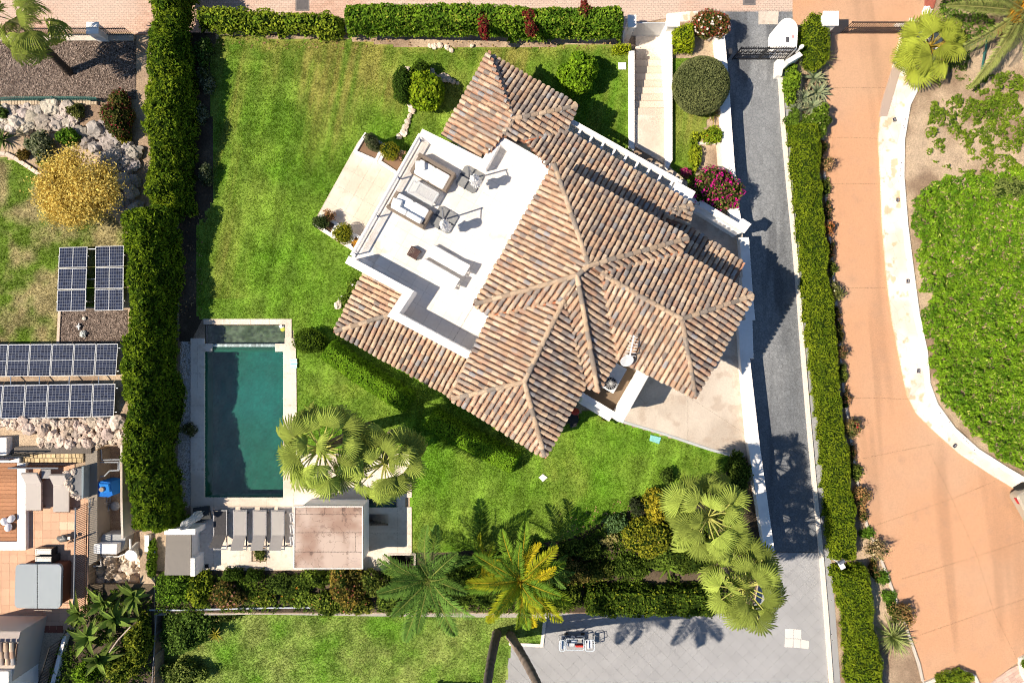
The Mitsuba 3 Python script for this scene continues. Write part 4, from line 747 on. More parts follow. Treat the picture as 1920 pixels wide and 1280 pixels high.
for i in range(3): fm.box(loc(c, 0, 0.21, TZ + 0.06 + i * 0.07), [0.42, 0.02, 0.05], (0.08, 0.05, 0.045), rz=UR).box(loc(c, 0, -0.21, TZ + 0.06 + i * 0.07), [0.42, 0.02, 0.05], (0.08, 0.05, 0.045), rz=UR)
put('side_slats', fm, 'matte', bx, kind='stuff')
def sunbed(label, ctr):
    k = thing('white_lounger', label, 'sun lounger', None); c = P(*ctr, TZ + 0.33); WH = (0.80, 0.80, 0.79)
    put('seat', MB().box(loc(c, -0.28, 0, TZ + 0.31), [1.25, 0.50, 0.05], WH, rz=UR), 'matte', k, grain=0.03)
    t = 0.42; v, f, cc = MB().box([0.32, 0, 0], [0.66, 0.50, 0.045], WH).get(); Rm = trimesh.transformations.rotation_matrix(-t, [0, 1, 0])[:3, :3]; v = v @ Rm.T; R2_ = trimesh.transformations.rotation_matrix(UR, [0, 0, 1])[:3, :3]
    put('backrest', MB().add(v @ R2_.T + loc(c, 0.35, 0, TZ + 0.32), f, cc), 'matte', k, grain=0.03)
    for b in (-0.24, 0.24): put('side_rail', MB().box(loc(c, -0.02, b * 1.05, TZ + 0.27), [1.78, 0.05, 0.06], (0.72, 0.73, 0.73), rz=UR), 'matte', k)
    for a in (-0.82, 0.62):
        for b in (-0.26, 0.26): put('leg', MB().box(loc(c, a, b, TZ + 0.125), [0.05, 0.05, 0.25], (0.72, 0.73, 0.73), rz=UR), 'matte', k)
    for b in (-0.2, 0.05): put('wheel', MB().tube([loc(c, 0.93, b, TZ + 0.07), loc(c, 0.93, b + 0.05, TZ + 0.07)], 0.07, (0.70, 0.70, 0.70), 12), 'matte', k)
    put('axle', MB().tube([loc(c, 0.9, -0.24, TZ + 0.2), loc(c, 0.93, 0.2, TZ + 0.07)], 0.02, (0.6, 0.6, 0.6), 6), 'matte', k); return k
sunbed('white sun lounger, nearer to the two rattan sofas', (841, 488)); sunbed('white sun lounger, nearer to the terrace corner parapet', (822, 513))
# ================================================================ walls, stairs, gates
sk = thing('garden_stairs', 'pale stone garden stairs between two white walls, climbing from the gate to the villa', 'stairs')
put('landing', MB().ext(PG([(1192, 44), (1252, 44), (1252, 114), (1192, 114)], ZD), ZD - 0.3, ZD + 0.012, (0.5, 0.42, 0.34)), 'travertine', sk)
for i in range(8):
    y0, y1 = 112 + i * 13, 112 + (i + 1) * 13; z = ZD + (i + 1) * 0.1125
    put('step', MB().ext(PG([(1190, y0), (1252, y0), (1254, y1 + 1), (1190, y1 + 1)], z), ZD - 0.2, z, np.array([0.60, 0.52, 0.43]) * (0.90 if i % 2 else 1.04)), 'matte', sk); put('nosing', MB().ext(PG([(1190, y0 - 0.9), (1252, y0 - 0.9), (1252, y0), (1190, y0)], z), z - 0.03, z + 0.004, (0.40, 0.33, 0.26)), 'matte', sk)  # dark edge strips painted as step shadows; treads alternate in tone
put('landing', MB().ext(PG([(1191, 216), (1252, 216), (1252, 312), (1191, 275)], 0.015), -0.3, 0.03, (0.6, 0.5, 0.4)), 'travertine', sk)
put('wall', MB().ext(PG([(1180, 95), (1190, 95), (1190, 280), (1180, 276)], 0.3), -1.2, 0.27, WHITE), 'stucco', sk)
put('wall', MB().ext(PG([(1250, 55), (1261, 55), (1261, 300), (1252, 318), (1248, 312)], 0.3), -1.2, 0.27, WHITE), 'stucco', sk)
gk = thing('gate_pier', 'white gate pier with a flat cap left of the steel garden gate', 'gate pier'); put('shaft', MB().ext(PG([(1180, 30), (1190, 30), (1190, 50), (1180, 50)], 0.9), ZD - 0.2, 0.80, WHITE), 'stucco', gk); put('cap', MB().ext(PG([(1177, 28), (1193, 28), (1193, 51), (1177, 51)], 0.9), 0.80, 0.9, WHITE), 'stucco', gk)
gk = thing('gate_pier', 'white gate pier with a flat cap right of the steel garden gate', 'gate pier'); put('shaft', MB().ext(PG([(1253, 30), (1272, 30), (1272, 48), (1253, 48)], 0.9), ZD - 0.2, 0.80, WHITE), 'stucco', gk); put('cap', MB().ext(PG([(1250, 27), (1275, 27), (1275, 50), (1250, 50)], 0.9), 0.80, 0.9, WHITE), 'stucco', gk)
single('pier_base', MB().ext(PG([(1252, 24), (1309, 20), (1309, 40), (1275, 40), (1252, 40)], ZD + 0.1), ZD - 0.2, ZD + 0.06, (0.72, 0.69, 0.64)), 'pale stone strip beside the street, right of the garden gate', 'paving', 'white_flags')
gt = thing('garden_gate', 'plain steel garden gate at the top of the stairs with a brass handle', 'gate')
put('panel', MB().ext(PG([(1194, 41), (1250, 41), (1250, 43), (1194, 43)], 0.5), ZD + 0.05, 0.45, (0.42, 0.45, 0.48)), 'gloss', gt); c = P(1228, 45, 0); put('handle', MB().tube([c + [-0.07, -0.03, 0], c + [0.05, -0.03, 0]], 0.02, (0.6, 0.48, 0.2), 8), 'metal', gt)
# white wall beside the driveway
W0_ = [(1349, 66), (1357, 150), (1362, 230), (1368, 310), (1376, 390), (1385, 438)]
kW = thing('driveway_wall', 'long white wall along the left of the driveway, upper stretch below the round bush', 'wall')
put('wall', MB().ext(LS(W0_, 0.3).buffer(0.24, cap_style=2, join_style=2), ZD - 0.2, 0.3, WHITE), 'stucco', kW)
kW = thing('driveway_wall', 'long white retaining wall between the concrete terrace and the grey driveway', 'wall')
for pts in ([(1386, 445), (1404, 445), (1412, 560), (1397, 560)], [(1390, 520), (1408, 520), (1416, 600), (1398, 600)], [(1384, 600), (1411, 600), (1413, 672), (1388, 672)], [(1388, 672), (1406, 672), (1424, 830), (1452, 1032), (1434, 1034), (1402, 830)]):
    put('wall', MB().ext(PG(pts, 0.38), ZD - 0.2, 0.38 + rng.uniform(-0.03, 0.03), WHITE), 'stucco', kW)
kW = thing('terrace_wall', 'low white wall from the pergola pier to the square column above the driveway', 'wall')
put('wall', MB().ext(LS([(1290, 366), (1392, 428)], 0.9).buffer(0.14, cap_style=2), -0.1, 0.85, WHITE), 'stucco', kW)
put('inner_ledge', MB().ext(LS([(1288, 378), (1384, 437)], 0.6).buffer(0.12, cap_style=2), -0.1, 0.5, WHITE), 'stucco', kW)
gk = thing('wall_column', 'square white column where the terrace wall meets the driveway', 'column'); put('shaft', MB().ext(PG([(1383, 424), (1394, 412), (1406, 421), (1395, 434)], 1.3), ZD - 0.2, 1.25, WHITE), 'stucco', gk); put('cap', MB().ext(PG([(1379, 426), (1392, 409), (1409, 420), (1396, 437)], 1.35), 1.25, 1.35, WHITE), 'stucco', gk)
# driveway gate
gk = thing('driveway_gate', 'black ornamental iron double gate across the grey driveway', 'gate'); y = P(0, 112, ZD)[1]; xa, xb = P(1372, 112, ZD)[0], P(1470, 112, ZD)[0]
for s in range(2):
    x0, x1 = (xa, (xa + xb) / 2 - 0.02) if s == 0 else ((xa + xb) / 2 + 0.02, xb); fm = MB(); BK = (0.012, 0.012, 0.014)
    for z in (0.1, 0.55, 1.25): fm.box([(x0 + x1) / 2, y, ZD + z], [x1 - x0, 0.05, 0.05], BK)
    for x in (x0 + .02, x1 - .02): fm.box([x, y, ZD + 0.72], [0.05, 0.05, 1.35], BK)
    lf = put('leaf', fm, 'gloss', gk); bm = MB()
    n = 11
    for i in range(1, n):
        x = x0 + (x1 - x0) * i / n; h = 1.3 + 0.22 * math.sin(math.pi * i / n); put('bar', MB().tube([[x, y, ZD + 0.08], [x, y, ZD + h]], 0.013, BK, 5), 'gloss', lf)
    for i in range(5):
        x = x0 + (x1 - x0) * (i + 0.5) / 5; t = np.linspace(0, 4.4 * math.pi, 40); r = 0.13 * (1 - t / (5 * math.pi)); bm.tube(np.c_[x + r * np.cos(t), np.full(40, y - 0.02), ZD + 0.9 + r * np.sin(t)], 0.014, BK, 5)
    put('scrollwork', bm, 'gloss', lf, kind='stuff')
single('gate_motor_box', MB().ext(PG([(1365, 89), (1375, 89), (1375, 98), (1365, 98)], 0.2), ZD, 0.05, (0.05, 0.05, 0.055), 0.02), 'small dark gate motor box against the white driveway wall', 'gate motor', 'gloss')
gk = thing('gate_wing', 'white rounded gate wing wall with an entry phone, right of the driveway gate', 'gate pier')
a = np.linspace(0, math.pi, 14); cx, cy, z = 1475, 62, 0.55
pts = [(1460, 92)] + [(1477 - 19 * math.cos(t), 56 - 22 * math.sin(t)) for t in a] + [(1496, 60), (1494, 92)]
put('wing', MB().ext(PG(pts, 0.3), ZD - 0.2, 0.3, WHITE), 'stucco', gk)
put('entry_phone', MB().ext(PG([(1474, 70), (1479, 70), (1479, 79), (1474, 79)], 0.32), 0.29, 0.34, (0.07, 0.07, 0.08)), 'gloss', gk); put('red_button', MB().ext(PG([(1486, 66), (1487.5, 66), (1487.5, 72), (1486, 72)], 0.32), 0.29, 0.33, (0.5, 0.05, 0.06)), 'gloss', gk)
gk = thing('gate_post', 'small white slanted post with a lamp beside the agaves, right of the black gate', 'post')
put('shaft', MB().ext(PG([(1474, 112), (1500, 96), (1506, 103), (1480, 118)], 0.2), ZD - 0.2, 0.15, WHITE), 'stucco', gk); c = P(1503, 88, 0.4); put('lamp', MB().lathe([(0, 0.12), (0.08, 0.1), (0.1, 0.0), (0.05, -0.2), (0.05, -0.6)], c, (0.72, 0.74, 0.76), 12), 'gloss', gk)
single('kerb_block', MB().ext(PG([(1457, 112), (1470, 112), (1466, 142), (1456, 142)], ZD + 0.4), ZD - 0.2, ZD + 0.4, WHITE), 'low white block at the foot of the driveway gate, right side', 'kerb', 'stucco')
fn = MB(); fa, fb_ = P(1502, 112, -0.1), P(1502, 225, -0.1)
fk = thing('mesh_fence', 'dark wire mesh fence panel among the agaves beside the driveway', 'fence')
for i in range(6):
    p = fa + (fb_ - fa) * i / 5; put('post', MB().tube([[p[0], p[1], ZD], [p[0], p[1], 0.05]], 0.02, (0.03, 0.035, 0.03), 5), 'matte', fk)
fm = MB()
for i in range(34): p = fa + (fb_ - fa) * i / 33; fm.tube([[p[0], p[1], ZD + 0.05], [p[0], p[1], 0.0]], 0.006, (0.04, 0.045, 0.04), 3)
for z in np.linspace(ZD + 0.05, 0, 9): fm.tube([[fa[0], fa[1], z], [fb_[0], fb_[1], z]], 0.006, (0.04, 0.045, 0.04), 3)
put('wire', fm, 'matte', fk, kind='stuff')
# second gate over the terracotta drive
gk = thing('sliding_gate', 'long dark iron bar gate across the terracotta drive', 'gate'); q0, q1 = P(1575, 62, ZD), P(1692, 64, ZD); fm = MB(); DK = (0.05, 0.035, 0.03)
for z in (0.08, 0.6, 1.15): fm.box([(q0[0] + q1[0]) / 2, (q0[1] + q1[1]) / 2, ZD + z], [q1[0] - q0[0], 0.05, 0.06], DK)
put('frame', fm, 'gloss', gk)
for i in range(28): p = q0 + (q1 - q0) * (i + 0.5) / 28; put('bar', MB().box([p[0], p[1], ZD + 0.62], [0.026, 0.026, 1.1], DK), 'gloss', gk)
gk = thing('gate_pier', 'square white gate pier left of the terracotta drive gate', 'gate pier'); put('shaft', MB().ext(PG([(1546, 24), (1570, 24), (1570, 46), (1546, 46)], 0.5), ZD - 0.2, 0.45, WHITE), 'stucco', gk); put('cap', MB().ext(PG([(1544, 21), (1573, 21), (1573, 48), (1544, 48)], 0.52), 0.45, 0.52, WHITE), 'stucco', gk)
gk = thing('gate_stones', 'jumble of white boulders under the low fan palm by the terracotta drive', 'boulders')
for (x, y, r) in ((1690, 52, 11), (1700, 64, 10), (1712, 46, 10), (1722, 56, 11), (1730, 40, 10), (1726, 78, 12), (1738, 96, 10), (1742, 112, 13), (1752, 124, 11), (1745, 136, 9), (1706, 78, 9), (1738, 22, 9), (1765, 128, 8)): put('boulder', MB().tm(rock(P(x, y, ZD + 0.12), r * 0.022, 0.8), np.array([0.68, 0.65, 0.62]) * rng.uniform(0.85, 1.1)), 'matte', gk, grain=0.3)
fk = thing('green_tube_fence', 'green painted tube frame on the slope beside the date palm', 'fence'); fm = MB()
put('rail', MB().tube([P(1775, 109, -0.2), P(1852, 68, 0.35)], 0.045, (0.03, 0.13, 0.12), 6), 'matte', fk); put('post', MB().tube([P(1852, 67, 0.35), P(1847, 100, -0.7)], 0.05, (0.03, 0.13, 0.12), 6), 'matte', fk); put('strut', MB().tube([P(1846, 98, -0.3), P(1841, 130, -0.75)], 0.045, (0.03, 0.12, 0.11), 6), 'matte', fk); put('brace', MB().tube([P(1852, 68, 0.35), P(1866, 70, 0.2)], 0.05, (0.05, 0.14, 0.15), 6), 'matte', fk)
# small path lights
for (x, y, rz, w) in ((1677, 225, -0.2, 'topmost, below the brown strip'), (1683, 375, 0.0, 'second from the top'), (1702, 527, 0.05, 'third from the top'), (1722, 695, 0.1, 'fourth from the top'), (1790, 835, 0.7, 'lowest, in the bend')):
    k = thing('path_light', f'small black path light in the white flagstones, {w}', 'light', None); c = P(x, y, ZD + 0.1)
    put('housing', MB().box(c + [0, 0, 0.02], [0.13, 0.19, 0.06], (0.02, 0.02, 0.035), rz=-rz), 'gloss', k); put('lens', MB().box(c + [0, 0, 0.045], [0.05, 0.11, 0.02], (0.30, 0.30, 0.32), rz=-rz), 'gloss', k)
# lamp post
k = thing('lamp_post', 'slender grey lamp post with a white head in the gap of the median hedge', 'street lamp'); b = P(1551, 1040, ZD); t = P(1577, 1057, 0.7)
put('pole', MB().tube([b, [b[0] + 0.1, b[1] - 0.05, 0.3], t], 0.035, (0.50, 0.54, 0.58), 8), 'matte', k); put('head', MB().box(t + [0.02, -0.06, 0.02], [0.22, 0.30, 0.09], (0.62, 0.66, 0.72), rz=0.5), 'matte', k); put('bracket', MB().box(t + [0.02, 0.10, 0.0], [0.3, 0.12, 0.14], (0.10, 0.12, 0.16), rz=0.5), 'matte', k)
# small lids on the lawn
single('meter_lid', MB().ext(PG([(1220, 815), (1240, 820), (1236, 832), (1218, 826)], 0.04), -0.1, 0.04, (0.22, 0.52, 0.52), 0.01), 'turquoise plastic lid on the lawn beside the concrete terrace', 'lid')
single('inspection_cover', MB().ext(PG([(1010, 895), (1018, 888), (1027, 895), (1018, 903)], 0.04), -0.1, 0.04, (0.72, 0.71, 0.68), 0.01), 'white square lid alone on the back lawn', 'lid')
single('inspection_cover', MB().ext(PG([(1159, 117), (1174, 117), (1174, 130), (1160, 130)], 0.05), -0.1, 0.05, (0.74, 0.73, 0.70), 0.01), 'white square lid on the front lawn beside the garden stairs', 'lid')
# barbecue
k = thing('barbecue', 'black barbecue cart with a red lid beside the villa on the back lawn', 'barbecue'); c = P(1074, 786, 0.7); BK = (0.015, 0.015, 0.018)
put('bowl', MB().lathe([(0, 0.52), (0.16, 0.54), (0.25, 0.66), (0.27, 0.78)], [c[0], c[1], 0], BK, 16), 'gloss', k, smooth=40)
put('grill', MB().lathe([(0, 0.77), (0.26, 0.77)], [c[0], c[1], 0], (0.03, 0.03, 0.034), 16), 'matte', k)
v, f, cc = MB().lathe([(0.27, 0.0), (0.24, 0.10), (0.14, 0.17), (0, 0.19)], [0, 0, 0], (0.45, 0.03, 0.015), 16).get(); Rm = trimesh.transformations.rotation_matrix(-0.9, [1, 0.2, 0])[:3, :3]
put('lid', MB().add((v * 0.75) @ Rm.T + [c[0] + 0.10, c[1] + 0.36, 0.86], f, cc), 'gloss', k, smooth=40)
for i, (a, b) in enumerate(((-0.28, -0.3), (0.02, -0.42), (0.3, -0.1), (-0.2, 0.22))): put('leg', MB().tube([[c[0] + a * .4, c[1] + b * .4, 0.55], [c[0] + a, c[1] + b, 0.0]], 0.018, (0.2, 0.08, 0.06) if i == 1 else BK, 6), 'gloss', k)
put('side_shelf', MB().box([c[0] + 0.02, c[1] - 0.28, 0.72], [0.3, 0.14, 0.03], BK, rz=0.3), 'gloss', k); put('wheel', MB().tube([[c[0] + 0.28, c[1] + .05, 0.08], [c[0] + 0.33, c[1] + .05, 0.08]], 0.08, (0.3, 0.06, 0.03), 10), 'gloss', k)
shrub('flower_pot_plant', 'yellow flowering plant at the foot of the annex wall', 1135, 782, 8, 0.35, (0.5, 0.36, 0.02), (0.10, 0.13, 0.03), dens=900, size=0.06, cat='plant')
# trailer cart on the forecourt
k = thing('tool_trolley', 'white metal framed tool trolley with a red box on the grey forecourt', 'trolley'); c = P(1083, 1206, ZD + 0.6); WB = (0.62, 0.70, 0.78); z0 = ZD
def cb(x, y, z, sx, sy, sz, col, name, mat='matte', g_=0.12): put(name, MB().box([c[0] + x, c[1] + y, z0 + z], [sx, sy, sz], col), mat, k, grain=g_)
cb(-0.22, 0.02, 0.32, 1.05, 0.50, 0.04, (0.05, 0.07, 0.11), 'bed'); cb(0.10, -0.18, 0.42, 0.34, 0.08, 0.14, (0.55, 0.06, 0.05), 'red_box'); cb(0.1, -0.24, 0.38, 0.46, 0.03, 0.06, (0.66, 0.62, 0.62), 'rail')
cb(-0.18, 0.08, 0.45, 0.26, 0.16, 0.22, (0.07, 0.10, 0.16), 'motor', 'gloss'); cb(-0.30, -0.12, 0.40, 0.34, 0.14, 0.10, (0.50, 0.54, 0.57), 'tray'); cb(0.12, 0.08, 0.40, 0.2, 0.2, 0.10, (0.30, 0.30, 0.29), 'sack')
for (nm, x0, x1, y0, y1, z) in (('frame', -0.55, 0.30, -0.30, 0.24, 0.62), ('basket', 0.36, 0.78, -0.30, 0.22, 0.70), ('end_frame', -0.86, -0.60, -0.32, 0.18, 0.66)):
    r = 0.05; pth = [[x0 + r, y0], [x1 - r, y0], [x1, y0 + r], [x1, y1 - r], [x1 - r, y1], [x0 + r, y1], [x0, y1 - r], [x0, y0 + r], [x0 + r, y0]]
    fm = MB(); fm.tube([[c[0] + a, c[1] + b, z0 + z] for a, b in pth], 0.02, WB, 6)
    for a, b in ((x0, y0 + r), (x1, y0 + r), (x1, y1 - r), (x0, y1 - r)): fm.tube([[c[0] + a, c[1] + b, z0 + z], [c[0] + a, c[1] + b, z0 + 0.05]], 0.017, WB, 6)
    put(nm, fm, 'gloss', k)
cb(0.60, -0.04, 0.50, 0.2, 0.42, 0.03, (0.62, 0.66, 0.74), 'shelf'); cb(0.50, -0.05, 0.60, 0.07, 0.4, 0.02, (0.7, 0.73, 0.78), 'shelf'); cb(-0.72, -0.07, 0.5, 0.10, 0.44, 0.05, (0.30, 0.44, 0.60), 'bucket'); cb(-0.78, -0.06, 0.6, 0.04, 0.46, 0.04, (0.6, 0.67, 0.74), 'shelf')
put('handle', MB().tube([[c[0] - .12, c[1] + .22, z0 + .4], [c[0] - .3, c[1] + .3, z0 + 1.0], [c[0] - .06, c[1] + .34, z0 + 1.02]], 0.03, (0.68, 0.73, 0.80), 8), 'gloss', k)
for x in (-0.5, 0.3):
    for y in (-0.26, 0.22): put('wheel', MB().tube([[c[0] + x, c[1] + y, z0 + 0.10], [c[0] + x, c[1] + y + 0.05, z0 + 0.10]], 0.10, (0.02, 0.02, 0.022), 12), 'gloss', k)
put('loading_frame', MB().tube([[c[0] + 0.75, c[1] + .2, z0 + .12], [c[0] + 1.1, c[1] + .25, z0 + .45], [c[0] + 1.12, c[1] - .02, z0 + .45], [c[0] + .78, c[1] - .2, z0 + .12]], 0.018, (0.1, 0.12, 0.15), 5), 'gloss', k)
# parked vehicle whose corner shows at the right edge
k = thing('parked_car', 'parked beige grey car of which only a corner shows at the right edge', 'car'); c0 = P(1908, 940, ZD + 0.7); ax = unit(np.array([0.86, 0.5])); ay = np.array([-ax[1], ax[0]]); cc_ = c0[:2] + ax * 2.0 - ay * 0.55
def cq(l0, l1, w): return Polygon([cc_ + ax * l0 + ay * w, cc_ + ax * l1 + ay * w, cc_ + ax * l1 - ay * w, cc_ + ax * l0 - ay * w])
put('body', MB().ext(cq(-2.0, 2.1, 0.86).buffer(-0.2).buffer(0.2), ZD + 0.3, ZD + 0.85, (0.36, 0.33, 0.27), 0.08), 'gloss', k); put('cabin', MB().ext(cq(-1.7, 1.0, 0.72).buffer(-0.2).buffer(0.2), ZD + 0.85, ZD + 1.35, (0.16, 0.17, 0.17), 0.1), 'gloss', k); put('roof_panel', MB().ext(cq(-1.35, 0.5, 0.6), ZD + 1.35, ZD + 1.4, (0.36, 0.33, 0.27)), 'gloss', k)
for a in (-1.3, 1.3):
    for b in (-0.82, 0.82): p = cc_ + ax * a + ay * b; put('wheel', MB().tube([[*(p - ay * .1), ZD + .32], [*(p + ay * .1), ZD + .32]], 0.32, (0.02, 0.02, 0.02), 14), 'matte', k)
for b in (-0.6, 0.6): p = cc_ - ax * 2.0 + ay * b; put('tail_light', MB().box([*p, ZD + 0.7], [0.06, 0.3, 0.14], (0.4, 0.02, 0.03), rz=0.53), 'gloss', k)

# ================================================================ planters and small terrace plants
def planter(label, pts, z1=0.34, inner=0.09):
    k = thing('planter', label, 'planter', None); q = PG(pts, z1); put('wall', MB().ext(q.difference(q.buffer(-inner * 1.4, join_style=2)), 0, z1, WHITE), 'stucco', k); put('earth', MB().ext(q.buffer(-inner, join_style=2), 0, z1 - 0.10, (0.19, 0.12, 0.075)), 'matte', k, grain=0.4)
planter('white planter at the lawn end of the terrace holding the tall conical shrub', [(662, 285), (684, 248), (722, 270), (706, 304)])
planter('white planter between the conical shrub and the roof terrace wall', [(708, 303), (724, 272), (776, 300), (756, 335)])
planter('white planter at the lower corner of the terrace by the lawn', [(588, 421), (600, 400), (634, 418), (622, 444)])
planter('white planter with the round yellow green shrub at the lower terrace edge', [(622, 443), (634, 419), (662, 437), (650, 462)])
planter('small square white planter holding an orange bromeliad below the glass railing', [(651, 461), (664, 436), (690, 452), (674, 478)])
body = blob(P(698, 267, 0.85), 0.30, 0.30, 0.85, 0.10); v = body.vertices; s = np.clip(1.25 - 0.55 * (v[:, 2] / 1.7), 0.3, 1.2)[:, None]; c0 = P(698, 267, 0)[:2]; v = v.copy(); v[:, :2] = c0 + (v[:, :2] - c0) * s; body.vertices = v
mb_ = MB(); foliage(mb_, body, 620, 0.085, (0.10, 0.11, 0.06), (0.055, 0.075, 0.03)); single('conical_shrub', mb_, 'tall conical grey green shrub in the corner planter', 'shrub', 'leaf', grain=0)
shrub('ball_shrub', 'round golden green ball shrub in the planter next to the conical shrub', 731, 284, 17, 0.75, (0.20, 0.19, 0.015), (0.09, 0.12, 0.012), 0.22, amp=0.06, dens=620, size=0.08)
shrub('spiky_plant', 'small dark green plant against the roof terrace wall in the upper planter', 762, 296, 10, 0.5, (0.08, 0.12, 0.02), (0.05, 0.08, 0.015), 0.2, cat='plant', dens=500)
shrub('dry_plant', 'brownish pink dry plant beside the small dark green plant in the upper planter', 752, 292, 11, 0.4, (0.36, 0.22, 0.12), (0.50, 0.40, 0.33), 0.2, cat='plant', dens=340, size=0.09)
shrub('conical_shrub', 'dark green pointed shrub in the planter at the lower terrace corner', 601, 417, 13, 0.95, (0.06, 0.085, 0.03), (0.035, 0.055, 0.018), 0.2, amp=0.08, dens=620, size=0.08)
shrub('dry_plant', 'reddish brown dry plant beside the dark pointed shrub', 617, 407, 14, 0.5, (0.30, 0.18, 0.08), (0.22, 0.11, 0.06), 0.2, cat='plant', dens=300, size=0.1)
shrub('ball_shrub', 'round yellow green ball shrub in the planter at the lower terrace edge', 642, 438, 18, 0.8, (0.20, 0.20, 0.015), (0.08, 0.115, 0.012), 0.2, amp=0.06, dens=620, size=0.08)
def rosette(name, label, px, py, n, L, w, a, z0=0.0, cat='plant', el0=70, el1=12, tip=(0.4, 0.36, 0.2), mat='blade', dark=0.7, rnd=5, lr=0.8):
    c = P(px, py, z0 + 0.1); k = thing(name, label, cat, None)
    for i in range(n):
        f = (i + .5) / n; el = math.radians(el0 + (el1 - el0) * f + rng.normal() * rnd); az = 2.39996 * i + rng.normal() * rnd * 0.05; l = L * rng.uniform(lr, 1.1); t = np.linspace(0, 1, 6); h = np.array([math.cos(az), math.sin(az), 0]); sd = np.array([-math.sin(az), math.cos(az), 0])
        q = c + h * (l * t * math.cos(el))[:, None] + np.array([0, 0, 1.0]) * (l * (t * math.sin(el) - 0.30 * t ** 2))[:, None]; ww = w * np.array([0.55, 0.9, 1, 0.8, 0.45, 0.02])[:, None]
        v = np.stack([q - sd * ww / 2 + [0, 0, w * .2], q, q + sd * ww / 2 + [0, 0, w * .2]], 1).reshape(-1, 3); cc = 1.3 * np.asarray(a) * rng.uniform(dark, 1.2); cc = np.repeat((cc[None] * (1 - t[:, None] ** 4) + np.asarray(tip) * t[:, None] ** 4), 3, 0)
        put('leaf', MB().add(v, [[j * 3 + s, j * 3 + s + 1, j * 3 + s + 4, j * 3 + s + 3] for j in range(5) for s in range(2)], cc), mat, k, grain=0)
    return k
rosette('bromeliad', 'orange leaved bromeliad in the small square planter', 668, 457, 12, 0.34, 0.10, (0.50, 0.26, 0.03), 0.25)
# ================================================================ hedges and clipped shrubs
CON_A, CON_B = (0.165, 0.225, 0.015), (0.055, 0.110, 0.010)
hedge('conifer_hedge', 'tall dark conifer hedge at the upper left, running down from the street', [(345, -80), (342, 60), (339, 200), (334, 330), (328, 405)], 2.0, 2.0, CON_A, CON_B, dens=430, size=0.15, lump=0.28, depth=0.3, flat=0.35, asp=0.4, rnd=0.75, wild=0.55)
hedge('conifer_hedge', 'tall dense conifer hedge between the solar panels and the swimming pool', [(308, 400), (308, 600), (306, 800), (318, 985)], 2.15, 2.5, (0.140, 0.205, 0.013), (0.05, 0.10, 0.010), dens=430, size=0.16, lump=0.30, depth=0.3, flat=0.35, asp=0.4, rnd=0.75, wild=0.55)
YG_A, YG_B = (0.22, 0.27, 0.025), (0.10, 0.17, 0.015)
hedge('street_hedge', 'loose low yellow green hedge along the street, left stretch', [(374, 48), (500, 50), (655, 60)], 1.15, 1.15, YG_A, YG_B, dens=330, size=0.14, lump=0.26, depth=0.28, rnd=0.3, wild=0.25)
hedge('street_hedge', 'tall leafy bright green hedge along the street, right stretch with red leaf patches', [(655, 58), (900, 58), (1163, 62)], 1.2, 1.8, (0.15, 0.25, 0.020), (0.06, 0.13, 0.012), dens=420, size=0.135, lump=0.16, wild=0.12, c=(0.32, 0.36, 0.05), share=0.08)
for x, y, rx, ry, w in ((905, 44, 10, 26, 'left one of the hedge, tall and narrow'), (993, 28, 15, 13, 'middle of the hedge, upper one'), (996, 54, 10, 14, 'middle of the hedge, lower one'), (1098, 20, 11, 18, 'right part of the hedge')):
    shrub('red_leaf_patch', f'dark red leaf patch in the street hedge, {w}', x, y, rx, 0.5, (0.20, 0.02, 0.025), (0.10, 0.03, 0.02), 1.45, cat='shrub', rpy=ry, dens=500, c=(0.1, 0.15, 0.02), share=0.15)
hedge('golden_hedge', 'square clipped golden hedge right of the garden stairs', None, 1, 0.95, (0.28, 0.33, 0.015), (0.18, 0.25, 0.012), dens=620, size=0.08, lump=0.06, poly=PG([(1259, 46), (1303, 42), (1306, 94), (1264, 97)], 0.6))
hedge('golden_hedge', 'small clipped golden hedge left of the garden stairs', None, 1, 0.6, (0.28, 0.33, 0.015), (0.18, 0.25, 0.012), dens=620, size=0.08, lump=0.05, poly=PG([(1146, 80), (1188, 78), (1188, 100), (1146, 98)], 0.4))
shrub('flowering_shrub', 'reddish shrub with white blossoms at the top of the driveway wall', 1331, 46, 36, 1.1, (0.16, 0.08, 0.03), (0.09, 0.13, 0.03), 0, rpy=24, c=(0.35, 0.06, 0.05), share=0.2, amp=0.1, dens=560, size=0.09, flowers=((0.78, 0.70, 0.62), 130, 0.11))
shrub('round_bush', 'large round clipped olive green bush beside the driveway wall', 1314, 161, 52, 1.9, (0.145, 0.165, 0.065), (0.085, 0.105, 0.040), 0, amp=0.03, dens=900, size=0.075, core=(0.03, 0.04, 0.015), fr=1.2, depth=0.1, lump=0.05)
HG_A, HG_B = (0.150, 0.275, 0.018), (0.080, 0.175, 0.012)
hedge('clipped_hedge', 'clipped green hedge along the villa between the pool and the gap', [(616, 652), (690, 704), (774, 756)], 1.15, 1.15, HG_A, HG_B, dens=700, size=0.085, lump=0.05, depth=0.07, flat=0.65, core=(0.035, 0.07, 0.01))
hedge('clipped_hedge', 'clipped green hedge along the villa in the palm shadows', [(806, 780), (890, 828), (970, 866)], 1.15, 1.1, HG_A, HG_B, dens=700, size=0.085, lump=0.05, depth=0.07, flat=0.65, core=(0.035, 0.07, 0.01))
shrub('pool_bush', 'dark green oval bush between the pool corner and the villa hedge', 582, 639, 31, 1.0, (0.075, 0.125, 0.012), (0.04, 0.075, 0.008), 0, rpy=22, dens=650, size=0.085, amp=0.1)
